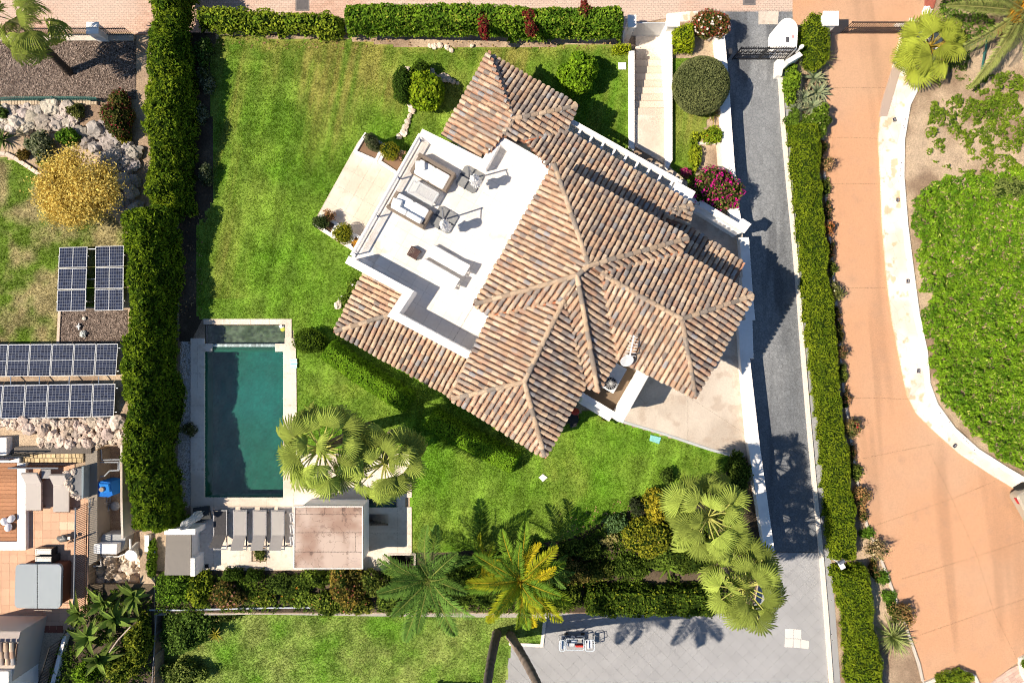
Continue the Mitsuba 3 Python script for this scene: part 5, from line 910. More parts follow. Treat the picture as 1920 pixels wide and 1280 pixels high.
hedge('clipped_hedge', 'short dark clipped hedge below the pool loungers, left piece', None, 1, 0.75, (0.05, 0.09, 0.012), (0.025, 0.05, 0.008), dens=620, size=0.09, lump=0.05, poly=PG([(414, 1066), (452, 1064), (454, 1090), (416, 1092)], 0.5))
hedge('clipped_hedge', 'short dark clipped hedge below the pool loungers, right piece', None, 1, 0.7, (0.05, 0.09, 0.012), (0.025, 0.05, 0.008), dens=620, size=0.09, lump=0.05, poly=PG([(456, 1070), (491, 1070), (490, 1094), (456, 1094)], 0.5))
MD_A, MD_B = (0.165, 0.215, 0.014), (0.075, 0.125, 0.008)
hedge('median_hedge', 'long yellow green conifer hedge between the grey driveway and the terracotta drive', [(1496, 236), (1504, 340), (1517, 500), (1533, 660), (1548, 800), (1562, 930), (1571, 1046)], 1.4, 1.15, MD_A, MD_B, ZD, dens=520, size=0.105, lump=0.12, depth=0.14, asp=0.4, rnd=0.3, wild=0.16)
hedge('median_hedge', 'wide yellow green conifer hedge below the lamp post', [(1580, 1050), (1596, 1150), (1606, 1240), (1616, 1420)], 1.7, 1.2, MD_A, MD_B, ZD, dens=520, size=0.115, lump=0.18, depth=0.16, asp=0.4, rnd=0.35, wild=0.22)
hedge('dark_hedge', 'dark green hedge along the top of the grey forecourt', [(1090, 1112), (1200, 1114), (1335, 1112)], 1.6, 1.3, (0.07, 0.12, 0.014), (0.03, 0.055, 0.008), -0.45, dens=380, size=0.13, lump=0.22, depth=0.25, c=(0.18, 0.22, 0.02), share=0.12)
shrub('gate_conifer', 'yellow green conifer hedge bush beside the white gate wing', 1526, 82, 27, 1.3, MD_A, MD_B, ZD, rpy=54, dens=520, size=0.105, amp=0.14, asp=0.4)
shrub('climber', 'bright green climbing plant on the mesh fence left of the agaves', 1484, 152, 16, 0.9, (0.16, 0.25, 0.02), (0.08, 0.15, 0.015), ZD, rpy=38, dens=320, size=0.14, amp=0.4)
shrub('white_flower_shrub', 'green shrub with small pale flowers above the median hedge', 1532, 228, 28, 1.2, (0.12, 0.19, 0.02), (0.06, 0.11, 0.012), ZD, rpy=30, dens=420, size=0.12, flowers=((0.62, 0.60, 0.30), 90, 0.07))
shrub('dark_shrub', 'dark green low shrub below the agaves beside the mesh fence', 1490, 222, 18, 0.7, (0.10, 0.17, 0.02), (0.05, 0.09, 0.012), ZD, dens=420)
for i, (x, y, L, w) in enumerate(((1526, 146, 0.62, 'topmost of the group'), (1531, 174, 0.60, 'second from the top, nearest the terracotta drive'), (1505, 184, 0.55, 'behind the mesh fence, left one'), (1524, 198, 0.60, 'lowest of the group'), (1492, 205, 0.5, 'lower left, close to the kerb'))):
    rosette('agave', f'grey green agave with pointed leaves, {w}', x, y, 22, L * 1.3, 0.15, (0.20, 0.25, 0.15), ZD, el0=75, el1=8)
rosette('yucca', 'spiky yucca with long narrow leaves leaning over the terracotta drive', 1540, 112, 26, 0.85, 0.06, (0.30, 0.30, 0.12), ZD, el0=70, el1=-5)
for i, (x, y, r, a, w) in enumerate(((1543, 308, 13, (0.30, 0.18, 0.10), 'topmost on the strip, pinkish brown'), (1546, 428, 12, (0.28, 0.10, 0.04), 'second from the top, orange red'), (1560, 545, 17, (0.16, 0.16, 0.05), 'third from the top, with cream blossoms'), (1574, 660, 10, (0.20, 0.09, 0.06), 'fourth from the top, sparse and dark'), (1592, 800, 17, (0.18, 0.12, 0.05), 'fifth from the top, with red and white blossoms'),
                                      (1608, 930, 20, (0.30, 0.16, 0.07), 'sixth from the top, rusty orange'), (1642, 1030, 16, (0.34, 0.24, 0.14), 'seventh from the top, beige pink'), (1690, 1150, 17, (0.20, 0.12, 0.05), 'lowest on the strip, above the grass clump'))):
    shrub('rose_bush', f'small rose bush beside the terracotta drive, {w}', x + 4, y, r + 4, 0.85, np.array(a) * 1.3, (0.08, 0.10, 0.03), ZD, dens=210, size=0.1, amp=0.5, lump=0.3, depth=0.35, group=None, core_in=0.2, flowers=(((0.75, 0.68, 0.45), 26, 0.10) if i in (2, 6) else ((0.5, 0.04, 0.06), 22, 0.09) if i in (4,) else ((0.55, 0.25, 0.15), 10, 0.07)))
strip = [(1541, 275), (1546, 350), (1552, 395), (1557, 470), (1562, 505), (1569, 590), (1574, 625), (1580, 700), (1587, 745), (1598, 850), (1604, 885), (1618, 962), (1636, 1062), (1676, 1148)]
ord_ = ['first', 'second', 'third', 'fourth', 'fifth', 'sixth', 'seventh', 'eighth', 'ninth', 'tenth', 'eleventh', 'twelfth', 'thirteenth', 'fourteenth']
for i, (x, y) in enumerate(strip): shrub('strip_plant', f'small loose plant in the shaded strip beside the median hedge, {ord_[i]} from the top', x, y, 8 + 4 * (i % 3 == 1), 0.45, ((0.22, 0.12, 0.05), (0.14, 0.19, 0.03), (0.26, 0.14, 0.08))[i % 3], (0.08, 0.09, 0.02), ZD, dens=240, size=0.09, amp=0.5, rpy=20, lump=0.25, depth=0.25, cat='plant')
for i, (x, y, r, w) in enumerate(((1625, 1000, 14, 'upper one'), (1655, 1085, 16, 'middle one'), (1668, 1120, 18, 'lower one'))): shrub('low_plant', f'low bright green plant along the drive kerb above the grass clump, {w}', x, y, r, 0.3, (0.10, 0.20, 0.02), (0.05, 0.10, 0.012), ZD, dens=500, size=0.08)
rosette('grass_clump', 'large fountain of long pale green grass by the terracotta drive', 1672, 1192, 150, 1.25, 0.045, (0.26, 0.32, 0.10), ZD, el0=80, el1=2, tip=(0.5, 0.48, 0.28))
shrub('island_shrub', 'low yellow green shrub filling the planted island at the bottom right', 1798, 1270, 26, 0.5, (0.18, 0.24, 0.02), (0.09, 0.14, 0.012), ZD, dens=560, size=0.09, rpy=16)
shrub('island_shrub', 'small yellow green shrub at the left tip of the planted island', 1764, 1277, 14, 0.4, (0.18, 0.24, 0.02), (0.09, 0.14, 0.012), ZD, dens=560, size=0.09)
shrub('corner_shrub', 'green shrub inside the curved kerb at the right edge', 1926, 1245, 12, 0.5, (0.12, 0.2, 0.02), (0.06, 0.11, 0.012), ZD, dens=560, size=0.09)
# front garden
shrub('bright_shrub', 'bright green leafy shrub on the front lawn above the lower roof', 1086, 139, 38, 1.7, (0.16, 0.27, 0.016), (0.07, 0.15, 0.010), 0, rpy=33, dens=330, size=0.16, amp=0.3, asp=0.7)
shrub('lime_shrub', 'lime green round shrub in the stone ringed bed on the front lawn', 798, 171, 33, 1.5, (0.22, 0.29, 0.016), (0.10, 0.18, 0.010), 0, dens=380, size=0.15, amp=0.16, asp=0.75)
shrub('dark_bush', 'dark green upright bush left of the lime green shrub', 757, 162, 18, 1.5, (0.05, 0.095, 0.012), (0.025, 0.055, 0.008), 0, rpy=32, dens=620, size=0.09, amp=0.08)
shrub('dark_bush', 'small dark green bush above the lime green shrub', 789, 131, 17, 1.0, (0.07, 0.12, 0.012), (0.035, 0.07, 0.008), 0, rpy=13, dens=620, size=0.09, amp=0.1)
k = thing('stone_ring', 'pale stones edging the bed round the lime green shrub', 'stones')
for x, y, r in ((812, 142, 6), (822, 146, 8), (832, 146, 8), (842, 150, 6), (850, 153, 5), (858, 156, 4), (810, 134, 5), (762, 130, 5), (770, 197, 6), (772, 208, 6), (768, 218, 5), (764, 228, 5), (760, 238, 5), (757, 248, 7), (748, 256, 6)): put('stone', MB().tm(rock(P(x, y, 0.06), r * 0.024, 0.7), np.array([0.55, 0.47, 0.40]) * rng.uniform(0.85, 1.15)), 'matte', k, grain=0.3)
k = thing('stone_edging', 'short row of pale stones at the foot of the street hedge', 'stones')
for x, y, r in ((806, 86, 4), (815, 87, 5), (824, 85, 5), (838, 89, 6), (846, 94, 4), (885, 86, 4)): put('stone', MB().tm(rock(P(x, y, 0.05), r * 0.024, 0.7), np.array([0.58, 0.50, 0.42]) * rng.uniform(0.85, 1.15)), 'matte', k, grain=0.3)
rosette('aloe', 'orange flowering aloe below the round bush', 1335, 215, 18, 0.5, 0.07, (0.16, 0.2, 0.05), 0, tip=(0.5, 0.2, 0.02))
shrub('flower_bed_shrub', 'yellow green flowering shrub below the aloe beside the driveway wall', 1337, 253, 20, 0.6, (0.26, 0.31, 0.02), (0.12, 0.2, 0.015), 0, dens=420, size=0.12, rpy=17, flowers=((0.6, 0.15, 0.03), 10, 0.09))
shrub('flower_bed_shrub', 'narrow yellow green plant border left of the bare bed', 1303, 290, 11, 0.45, (0.26, 0.30, 0.02), (0.12, 0.19, 0.015), 0, dens=380, size=0.12, rpy=38, amp=0.35)
k = thing('bed_edging', 'pale stone border of the bare garden bed above the bougainvillea', 'kerb')
for a in ([(1307, 266), (1343, 266), (1343, 271), (1307, 271)], [(1307, 271), (1312, 271), (1313, 318), (1308, 318)], [(1344, 266), (1358, 268), (1362, 330), (1348, 330)]): put('stone', MB().ext(PG(a, 0.1), -0.1, 0.1, (0.60, 0.54, 0.47)), 'matte', k, grain=0.3)
shrub('bougainvillea', 'magenta bougainvillea sprawling against the driveway wall', 1345, 355, 47, 1.2, (0.15, 0.14, 0.035), (0.07, 0.085, 0.025), 0, rpy=42, dens=260, size=0.12, amp=0.4, c=(0.50, 0.02, 0.20), share=0.22, lump=0.3, depth=0.35, flowers=((0.72, 0.02, 0.33), 260, 0.14))
shrub('bougainvillea', 'small magenta flowering bush at the end of the pergola', 1286, 325, 10, 0.5, (0.42, 0.02, 0.17), (0.10, 0.12, 0.03), 0, dens=420, size=0.09, amp=0.4)
shrub('shaded_plant', 'green plant in the shade below the pergola end, left of the bougainvillea', 1305, 345, 14, 0.6, (0.12, 0.18, 0.02), (0.06, 0.1, 0.012), 0, dens=420)
shrub('white_flowers', 'low plant with white blossoms at the lawn side below the terrace corner', 664, 540, 14, 0.4, (0.16, 0.24, 0.03), (0.07, 0.12, 0.015), 0, rpy=20, dens=300, amp=0.4, flowers=((0.78, 0.76, 0.70), 26, 0.12))
shrub('white_flowers', 'small green plant with white blossoms beside the pool side roof corner', 648, 562, 11, 0.35, (0.13, 0.2, 0.03), (0.06, 0.1, 0.012), 0, dens=300, amp=0.4, flowers=((0.75, 0.74, 0.70), 20, 0.11))
single('garden_rock', MB().tm(rock(P(634, 572, 0.08), 0.2, 0.7), (0.55, 0.48, 0.42)), 'pale rock at the lawn edge near the lower roof corner', 'rock', grain=0.3)
# shade plants on the right of the tall hedge
for i, (x, y, r, a, w) in enumerate(((385, 92, 17, (0.08, 0.16, 0.02), 'topmost'), (386, 150, 13, (0.12, 0.14, 0.09), 'second from the top, greyish'), (378, 215, 12, (0.12, 0.14, 0.10), 'third from the top, pale grey'), (386, 325, 13, (0.09, 0.11, 0.07), 'lowest of the row, greyish'))): shrub('shade_shrub', f'small shrub in the shade right of the tall hedge, {w}', x, y, r, 0.7, a, (0.05, 0.07, 0.03), 0, rpy=r * 1.7, dens=320, amp=0.35)
rosette('shade_yucca', 'small spiky yucca in the hedge shade', 358, 248, 18, 0.45, 0.05, (0.10, 0.11, 0.07), 0)
shrub('trailing_plant', 'loose dark plant hanging over the left pool paving', 355, 805, 14, 0.5, (0.10, 0.11, 0.04), (0.04, 0.05, 0.02), 0, dens=240, amp=0.5, core_in=0.2)
# lower garden
BL = 0.0
for (x, y, rx, ry, h, a, b, fl, lab) in (
    (324, 1103, 36, 30, 1.0, (0.12, 0.21, 0.02), (0.05, 0.10, 0.012), ((0.08, 0.10, 0.55), 6, 0.09), 'green shrub with a few blue flowers at the left end of the border'),
    (374, 1108, 26, 34, 0.9, (0.20, 0.24, 0.02), (0.08, 0.12, 0.012), None, 'upright yellow green shrub in the border left of the pink shrub'),
    (424, 1118, 38, 26, 0.9, (0.16, 0.10, 0.03), (0.07, 0.08, 0.02), ((0.56, 0.28, 0.20), 170, 0.10), 'reddish shrub covered with pink blossoms below the loungers'),
    (492, 1120, 26, 20, 0.5, (0.14, 0.18, 0.02), (0.06, 0.09, 0.012), ((0.55, 0.38, 0.12), 26, 0.09), 'low green plant with yellow blossoms in the middle of the border'),
    (530, 1095, 34, 18, 0.6, (0.07, 0.11, 0.02), (0.03, 0.05, 0.01), None, 'dark green low plants in front of the pool terrace'),
    (556, 1118, 34, 22, 0.5, (0.14, 0.20, 0.03), (0.05, 0.08, 0.012), ((0.5, 0.22, 0.03), 14, 0.09), 'mixed green plants with orange flecks right of the border middle'),
    (592, 1086, 36, 18, 0.7, (0.10, 0.15, 0.02), (0.035, 0.06, 0.01), None, 'dark green shrub at the foot of the pavilion'),
    (648, 1092, 32, 42, 1.2, (0.20, 0.15, 0.03), (0.08, 0.08, 0.02), ((0.52, 0.18, 0.12), 130, 0.085), 'tall reddish flowering shrub beside the pavilion corner'),
    (700, 1096, 30, 26, 1.0, (0.13, 0.16, 0.03), (0.05, 0.07, 0.015), ((0.5, 0.35, 0.28), 50, 0.075), 'pink flecked shrub between the pavilion and the feather palm'),
    (612, 1130, 34, 22, 0.6, (0.15, 0.20, 0.03), (0.06, 0.09, 0.012), ((0.55, 0.35, 0.10), 24, 0.08), 'low flowering plant at the lawn side of the border'),
    (668, 1138, 30, 20, 0.6, (0.16, 0.17, 0.03), (0.06, 0.08, 0.012), ((0.56, 0.22, 0.12), 36, 0.08), 'low orange flecked plant below the tall reddish shrub'),
    (742, 1120, 40, 32, 0.9, (0.10, 0.15, 0.02), (0.04, 0.06, 0.012), None, 'dark green shrub left of the feather palm'),
    (860, 1085, 60, 42, 1.0, (0.07, 0.11, 0.015), (0.025, 0.045, 0.008), None, 'dark shrub mass under the green feather palm'),
    (930, 1085, 42, 40, 1.0, (0.08, 0.12, 0.015), (0.03, 0.05, 0.008), None, 'dark shrub mass between the two feather palms'),
    (1040, 1100, 52, 40, 1.0, (0.09, 0.12, 0.015), (0.03, 0.05, 0.008), ((0.5, 0.2, 0.08), 20, 0.07), 'dark shrub with a few orange blossoms right of the yellow feather palm'),
    (1072, 1075, 32, 26, 0.9, (0.14, 0.11, 0.03), (0.05, 0.05, 0.015), ((0.5, 0.12, 0.06), 22, 0.07), 'reddish shaded shrub at the left end of the dark hedge'),
    (1120, 1072, 26, 26, 0.8, (0.10, 0.11, 0.02), (0.035, 0.05, 0.01), ((0.55, 0.2, 0.08), 26, 0.07), 'shaded shrub with orange blossoms above the dark hedge'),
    (1156, 982, 30, 20, 0.7, (0.085, 0.145, 0.055), (0.045, 0.085, 0.03), None, 'blue green round shrub on the back lawn'),
    (1196, 950, 15, 15, 0.7, (0.03, 0.04, 0.02), (0.015, 0.02, 0.01), None, 'small dark round shrub above the yellow shrub'),
    (1228, 946, 22, 36, 0.9, (0.27, 0.23, 0.02), (0.14, 0.14, 0.015), None, 'yellow orange upright shrub left of the fan palms'),
    (1212, 1008, 46, 34, 1.0, (0.21, 0.21, 0.02), (0.10, 0.12, 0.012), ((0.6, 0.45, 0.2), 24, 0.07), 'yellow green twiggy shrub in the middle of the planting'),
    (1140, 1010, 20, 16, 0.3, (0.22, 0.20, 0.08), (0.10, 0.11, 0.03), None, 'small straw coloured plant below the blue green shrub'),
    (1252, 893, 12, 14, 0.7, (0.06, 0.10, 0.015), (0.03, 0.05, 0.01), None, 'small dark upright plant at the lawn end beside the fan palms'),
    (1384, 885, 26, 34, 1.0, (0.06, 0.09, 0.015), (0.025, 0.045, 0.008), None, 'dark shrub in the corner between the concrete terrace and the white wall'),
    (1300, 1040, 44, 36, 0.7, (0.06, 0.09, 0.012), (0.02, 0.035, 0.007), None, 'dark low shrubs under the two fan palms on the right'),
    (800, 1132, 44, 20, 0.8, (0.09, 0.14, 0.02), (0.03, 0.05, 0.01), None, 'dark green shrub on the lower lawn edge below the green feather palm'),
    (905, 1112, 40, 26, 0.9, (0.09, 0.15, 0.02), (0.03, 0.05, 0.01), None, 'dark green shrub between the feather palms, near the low wall'),
    (990, 1030, 38, 20, 0.7, (0.08, 0.13, 0.02), (0.03, 0.05, 0.01), None, 'dark shrub at the lawn edge above the yellow green feather palm'),
    (1085, 1028, 40, 20, 0.7, (0.09, 0.13, 0.02), (0.03, 0.05, 0.01), None, 'dark low shrub at the lawn edge left of the straw coloured plant'),
    (1180, 1062, 48, 20, 0.6, (0.07, 0.11, 0.015), (0.025, 0.045, 0.008), ((0.5, 0.04, 0.1), 5, 0.08), 'dark low shrub with a few red flowers above the dark hedge'),
    (1258, 1050, 38, 22, 0.7, (0.09, 0.14, 0.02), (0.03, 0.055, 0.01), None, 'green shrub below the yellow green twiggy shrub'),
    (1268, 968, 24, 30, 0.9, (0.15, 0.18, 0.02), (0.06, 0.09, 0.012), None, 'olive green shrub between the yellow upright shrub and the upper fan palm'),
    (760, 1078, 40, 16, 0.6, (0.09, 0.13, 0.02), (0.03, 0.05, 0.01), None, 'dark low shrub just below the black pit of the pool terrace'),
    (350, 1180, 52, 42, 1.3, (0.10, 0.17, 0.03), (0.045, 0.08, 0.015), None, 'large green shrub in the corner of the lower lawn'),
    (420, 1150, 32, 16, 0.6, (0.06, 0.09, 0.02), (0.03, 0.045, 0.01), ((0.55, 0.42, 0.16), 20, 0.09), 'dark shrub with pale yellow blossoms below the pink shrub'),
    (345, 1262, 44, 26, 0.9, (0.16, 0.20, 0.05), (0.06, 0.09, 0.02), None, 'pale green shrub at the bottom edge left of the lawn'),
    (262, 1205, 22, 46, 1.2, (0.18, 0.20, 0.02), (0.05, 0.08, 0.012), None, 'narrow yellow green conifer beside the banana plants'),
    (228, 1256, 30, 26, 1.2, (0.20, 0.22, 0.03), (0.06, 0.10, 0.012), None, 'yellow green shrub at the bottom edge below the banana plants'),
    (160, 1262, 24, 20, 1.0, (0.16, 0.26, 0.02), (0.07, 0.13, 0.012), None, 'bright green small leaved shrub at the bottom left beside the stairs')):
    zz = ZD if (y > 1140 and x > 290) else BL
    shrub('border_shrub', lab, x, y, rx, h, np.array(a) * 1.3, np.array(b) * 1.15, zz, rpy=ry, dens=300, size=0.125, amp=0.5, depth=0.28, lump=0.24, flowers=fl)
for i, (x, y, n, w) in enumerate(((385, 1172, 26, 'upper one'), (405, 1188, 24, 'right one'), (370, 1200, 26, 'lower one'))): rosette('yucca', f'yellow green spiky yucca on the large shrub in the lower lawn corner, {w}', x, y, n, 0.55, 0.05, (0.26, 0.25, 0.03), 0.4 + ZD, el0=75, el1=5)
for i, (x, y, w) in enumerate(((1110, 1196, 'left'),)): pass
for i, (x, y, n, L, w) in enumerate(((148, 1150, 8, 0.9, 'leftmost, reaching over the railing'), (195, 1130, 10, 1.1, 'in the middle, below the boulders'), (250, 1115, 9, 1.0, 'rightmost, tall beside the boulders'), (215, 1160, 10, 1.1, 'behind the dry stem'), (165, 1195, 10, 1.1, 'lower left, over the stairs'), (185, 1235, 10, 1.1, 'lowest, near the bottom edge'))):
    rosette('banana_plant', f'banana like plant with broad paddle leaves, {w}', x, y, n + 9, L * 1.15, 0.25, (0.135, 0.215, 0.04), 0.7, el0=70, el1=5, tip=(0.26, 0.30, 0.09), dark=0.45, rnd=24, lr=0.35)
single('dry_branch', MB().tube([P(205, 1222, 0.9), P(222, 1198, 1.3), P(245, 1174, 1.6)], 0.03, (0.36, 0.30, 0.25), 6), 'bare dry grey stem among the banana plants', 'stem')
shrub('vine', 'green trailing vine with blue flowers beside the white water tank', 284, 1045, 8, 0.5, (0.13, 0.22, 0.02), (0.06, 0.11, 0.012), 0, rpy=40, dens=380, amp=0.3, flowers=((0.1, 0.1, 0.6), 14, 0.07))
# neighbour's plants on the left
shrub('grey_shrub', 'pale grey green round shrub left of the yellow tree', 75, 271, 26, 0.9, (0.20, 0.22, 0.13), (0.10, 0.12, 0.06), 0, dens=520, size=0.1)
shrub('leafy_shrub', 'bright green leafy shrub between the grey shrub and the boulders', 126, 258, 24, 0.7, (0.10, 0.20, 0.02), (0.04, 0.09, 0.012), 0, rpy=18, dens=320, size=0.15, amp=0.3)
shrub('low_shrub', 'small olive shrub among the white rocks of the rockery', 143, 208, 15, 0.5, (0.13, 0.15, 0.04), (0.06, 0.07, 0.02), 0, dens=420)
shrub('rose_shrub', 'dark red tinged rose shrub against the tall hedge', 218, 215, 30, 1.0, (0.12, 0.11, 0.03), (0.05, 0.06, 0.02), 0, rpy=44, dens=260, amp=0.4, c=(0.25, 0.04, 0.05), share=0.14, flowers=((0.5, 0.05, 0.12), 14, 0.08))
shrub('mustard_shrub', 'yellow flecked low shrub between the boulders and the tall hedge', 232, 258, 14, 0.6, (0.20, 0.19, 0.02), (0.08, 0.09, 0.015), 0, dens=340, amp=0.3)
shrub('bronze_plant', 'low bronze plant beside the curved lawn edging', 42, 290, 12, 0.3, (0.20, 0.12, 0.03), (0.10, 0.08, 0.02), 0, dens=340, amp=0.3)
shrub('edge_shrub', 'small green shrub cut by the left edge beside the rocks', 2, 210, 14, 0.5, (0.08, 0.14, 0.03), (0.04, 0.07, 0.015), 0, dens=420)
rosette('dark_agave', 'dark green agave rosette at the left edge above the lawn', 6, 262, 30, 0.75, 0.08, (0.07, 0.12, 0.03), 0, tip=(0.2, 0.22, 0.08))
rosette('grey_yucca', 'grey spiky plant between the agave and the grey green shrub', 45, 252, 26, 0.5, 0.05, (0.16, 0.15, 0.11), 0)
shrub('green_low_plant', 'low dark green plant below the grey green shrub', 88, 306, 14, 0.4, (0.09, 0.14, 0.02), (0.05, 0.07, 0.015), 0, dens=420)
def tree(name, label, px, py, rpx, h, a, b, z0=0.0, dens=260, size=0.14, cat='tree', clumps=46, leafn=420):
    k = thing(name, label, cat); c = P(px, py, z0 + h * 0.62); mb = MB(); b0 = np.array([c[0], c[1], z0 - 0.1]); mb.tube([b0, b0 + [0.03, 0, h * 0.3], c - [0, 0, h * 0.1]], [0.11, 0.09, 0.06], (0.16, 0.12, 0.09), 8)
    fm = MB(); r = rpx * 0.025
    for i in range(clumps):
        u = unit(rng.normal(size=3) * [1, 1, 0.8]); u[2] = abs(u[2]) * 1.0 - 0.15; q = c + u * np.array([r, r, h * 0.34]) * rng.uniform(0.45, 0.88); mb.tube([c - [0, 0, h * 0.22], (c + q) / 2, q], [0.035, 0.02, 0.008], (0.17, 0.13, 0.09), 5)
        pp_ = q + rng.normal(size=(leafn, 3)) * r * 0.155 * [1, 1, 0.7]; fm.add(*leaf_cloud(pp_, unit(pp_ - c), size, pal(pp_, a, b, leafn), 0.3, 0.5))
    put('trunk', mb, 'matte', k); put('crown', fm, 'leaf', k, grain=0); return k
tree('yellow_tree', 'mustard yellow round tree beside the tall hedge and the boulders', 146, 355, 72, 2.3, (0.58, 0.48, 0.15), (0.42, 0.33, 0.08), size=0.12, clumps=70)
# ground cover on the slope
gc = PG([(1712, 400), (1722, 350), (1760, 335), (1830, 330), (1900, 318), (2150, 300), (2150, 1010), (1990, 925), (1900, 872), (1846, 836), (1798, 792), (1765, 748), (1750, 706), (1742, 640), (1728, 560), (1718, 480)], ZD + 0.3)
def ground_cover(name, label, poly, dens, a, b, h, thr=None, size=0.17, c=None, share=0.0, z0=ZD + 0.12):
    q = scatter(poly, dens); z = (0.6 * meshkit.fbm(np.c_[q * 0.9, 0 * q[:, 0]], 3) + 0.4 * meshkit.fbm(np.c_[q * 3.1 + 5, 0 * q[:, 0]], 3) - 0.5)
    if thr is not None: m = z > thr; q, z = q[m], z[m]
    if thr is None: m = shapely_dist(poly, q) + 1.5 * z > 0.25; q, z = q[m], z[m]      # ragged edge
    n = len(q); e = np.clip(shapely_dist(poly, q) / 0.4, 0.15, 1) if thr is None else np.clip((z - thr) / 0.06, 0.15, 1)
    lum = (meshkit.fbm(np.c_[q * 3.4, 0 * z], 3) - 0.5); p = np.c_[q, z0 + h * e * (0.55 + 1.5 * lum) * rng.uniform(0.35, 1, n) ** 0.5]
    mb = MB(); mb.add(*leaf_cloud(p, np.tile([0, 0, 1.0], (n, 1)), size, pal(p, a, b, n, c, 2.5, share) , 0.35, 0.42))
    return single(name, mb, label, 'ground cover', 'leaf', grain=0, kind='stuff')
import shapely
def shapely_dist(poly, q): return shapely.distance(poly.boundary, shapely.points(q))
ground_cover('ground_cover', 'dense bright green ground cover filling the slope on the right', gc.buffer(0.25), 640, (0.165, 0.285, 0.018), (0.06, 0.14, 0.010), 0.75, c=(0.36, 0.40, 0.10), share=0.05)
gp = PG([(1752, 150), (1790, 125), (1860, 140), (2100, 90), (2100, 330), (1880, 322), (1830, 330), (1790, 318), (1745, 300), (1735, 262), (1745, 200)], ZD + 0.3)
ground_cover('ground_cover', 'patchy green creeping plants on the bare brown slope', gp, 640, (0.15, 0.22, 0.02), (0.06, 0.11, 0.012), 0.5, 0.0, 0.15)
gq_ = PG([(1748, 30), (1790, -40), (2050, -60), (2050, 40), (1880, 70), (1850, 62), (1800, 92), (1770, 60)], ZD + 0.3)
ground_cover('ground_cover', 'dark green creeping plants behind the fan palm at the top right', gq_, 600, (0.10, 0.18, 0.02), (0.04, 0.08, 0.012), 0.5, -0.06, 0.12)
gr_ = PG([(1752, 130), (1770, 110), (1820, 95), (1815, 150), (1760, 155)], ZD + 0.3); ground_cover('ground_cover', 'small patch of creeping green plants below the fan palm', gr_, 600, (0.11, 0.19, 0.02), (0.05, 0.09, 0.012), 0.35, -0.04, 0.11)
shrub('grey_bush', 'dull grey green bush at the upper edge of the ground cover', 1890, 352, 34, 0.8, (0.15, 0.19, 0.05), (0.08, 0.11, 0.03), ZD + .1, rpy=26, dens=460, size=0.1)
ub = PG([(780, 1075), (900, 1034), (1060, 1014), (1110, 988), (1240, 928), (1330, 904), (1420, 1040), (1405, 1146), (295, 1146), (295, 1076), (780, 1076)]); ground_cover('undergrowth', 'dark green low undergrowth covering the soil of the lower garden borders', ub, 420, (0.10, 0.16, 0.02), (0.035, 0.065, 0.01), 0.4, -0.05, 0.14, z0=0.0)
for i, (x, y, w) in enumerate(((770, 1140, 'left of the green feather palm'), (870, 1132, 'below the green feather palm'), (925, 1128, 'between the trunks and the undergrowth'), (1012, 1122, 'below the yellow feather palm'), (1052, 1066, 'at the lawn edge of the shaded bed'), (1168, 1058, 'above the dark hedge'), (1250, 1062, 'at the right end of the dark hedge'))): rosette('fern', f'arching green fern, {w}', x, y, 18, 0.7, 0.09, (0.12, 0.2, 0.025), 0.1, el0=62, el1=8, rnd=10, tip=(0.16, 0.22, 0.04))
ground_cover('undergrowth', 'dark green undergrowth below the banana plants', PG([(170, 1105), (286, 1100), (290, 1290), (90, 1290), (122, 1190)]), 300, (0.10, 0.16, 0.02), (0.03, 0.06, 0.01), 0.5, -0.05, 0.15, z0=0.0)
k = thing('slope_stones', 'two pale stones on the bare slope near the path', 'stones')
for x, y in ((1735, 150), (1741, 158)): put('stone', MB().tm(rock(P(x, y, ZD + 0.3), 0.11), (0.58, 0.52, 0.44)), 'matte', k, grain=0.3)
# fallen leaves and twigs on lawn edges and soil
q = np.vstack([scatter(PG([(400, 70), (1180, 78), (1180, 92), (400, 92)]), 16), scatter(PG([(1050, 960), (1330, 900), (1330, 1060), (1050, 1060)]), 14), scatter(PG([(340, 400), (380, 400), (380, 600), (340, 600)]), 14)]); p = np.c_[q, np.full(len(q), 0.02)]
mb_ = MB(); mb_.add(*leaf_cloud(p, np.tile([0, 0, 1.0], (len(p), 1)), 0.10, pal(p, (0.33, 0.24, 0.12), (0.18, 0.11, 0.06), len(p)), 0.8)); single('fallen_leaves', mb_, 'dry fallen leaves scattered over the soil at the garden edges', 'leaves', 'leaf', kind='stuff', grain=0)

# ================================================================ palms
FA, FBc = (0.275, 0.35, 0.07), (0.44, 0.45, 0.13)
mkfan = lambda i: fan_frond(0.74, 1.15, 26, np.array(FA) * [1, 0.72, 1.2, 0.85, 1.4][i], FBc, 0.34, 40 + i)
palm('fan_palm', 'fan palm over the right side of the pool, the one with the wider crown', (692, 800), (604, 840), 5.6, 34, 'fan', mkfan, tr=0.20, roll=34, tilt=(64, -34), scale=1.16)
palm('fan_palm', 'smaller fan palm right of the pool, beside the larger one', (735, 814), (722, 866), 5.0, 28, 'fan', mkfan, tr=0.19, roll=34, tilt=(64, -38), scale=0.98)
palm('fan_palm', 'upper one of the two fan palms beside the driveway at the lower right', (1284, 928), (1326, 966), 4.4, 31, 'fan', mkfan, tr=0.18, roll=34, tilt=(62, -28), scale=1.08, az0=0.6)
palm('fan_palm', 'lower one of the two fan palms beside the driveway, above the grey forecourt', (1334, 1030), (1394, 1096), 4.4, 31, 'fan', mkfan, tr=0.18, roll=34, tilt=(62, -28), scale=1.08, az0=1.3)
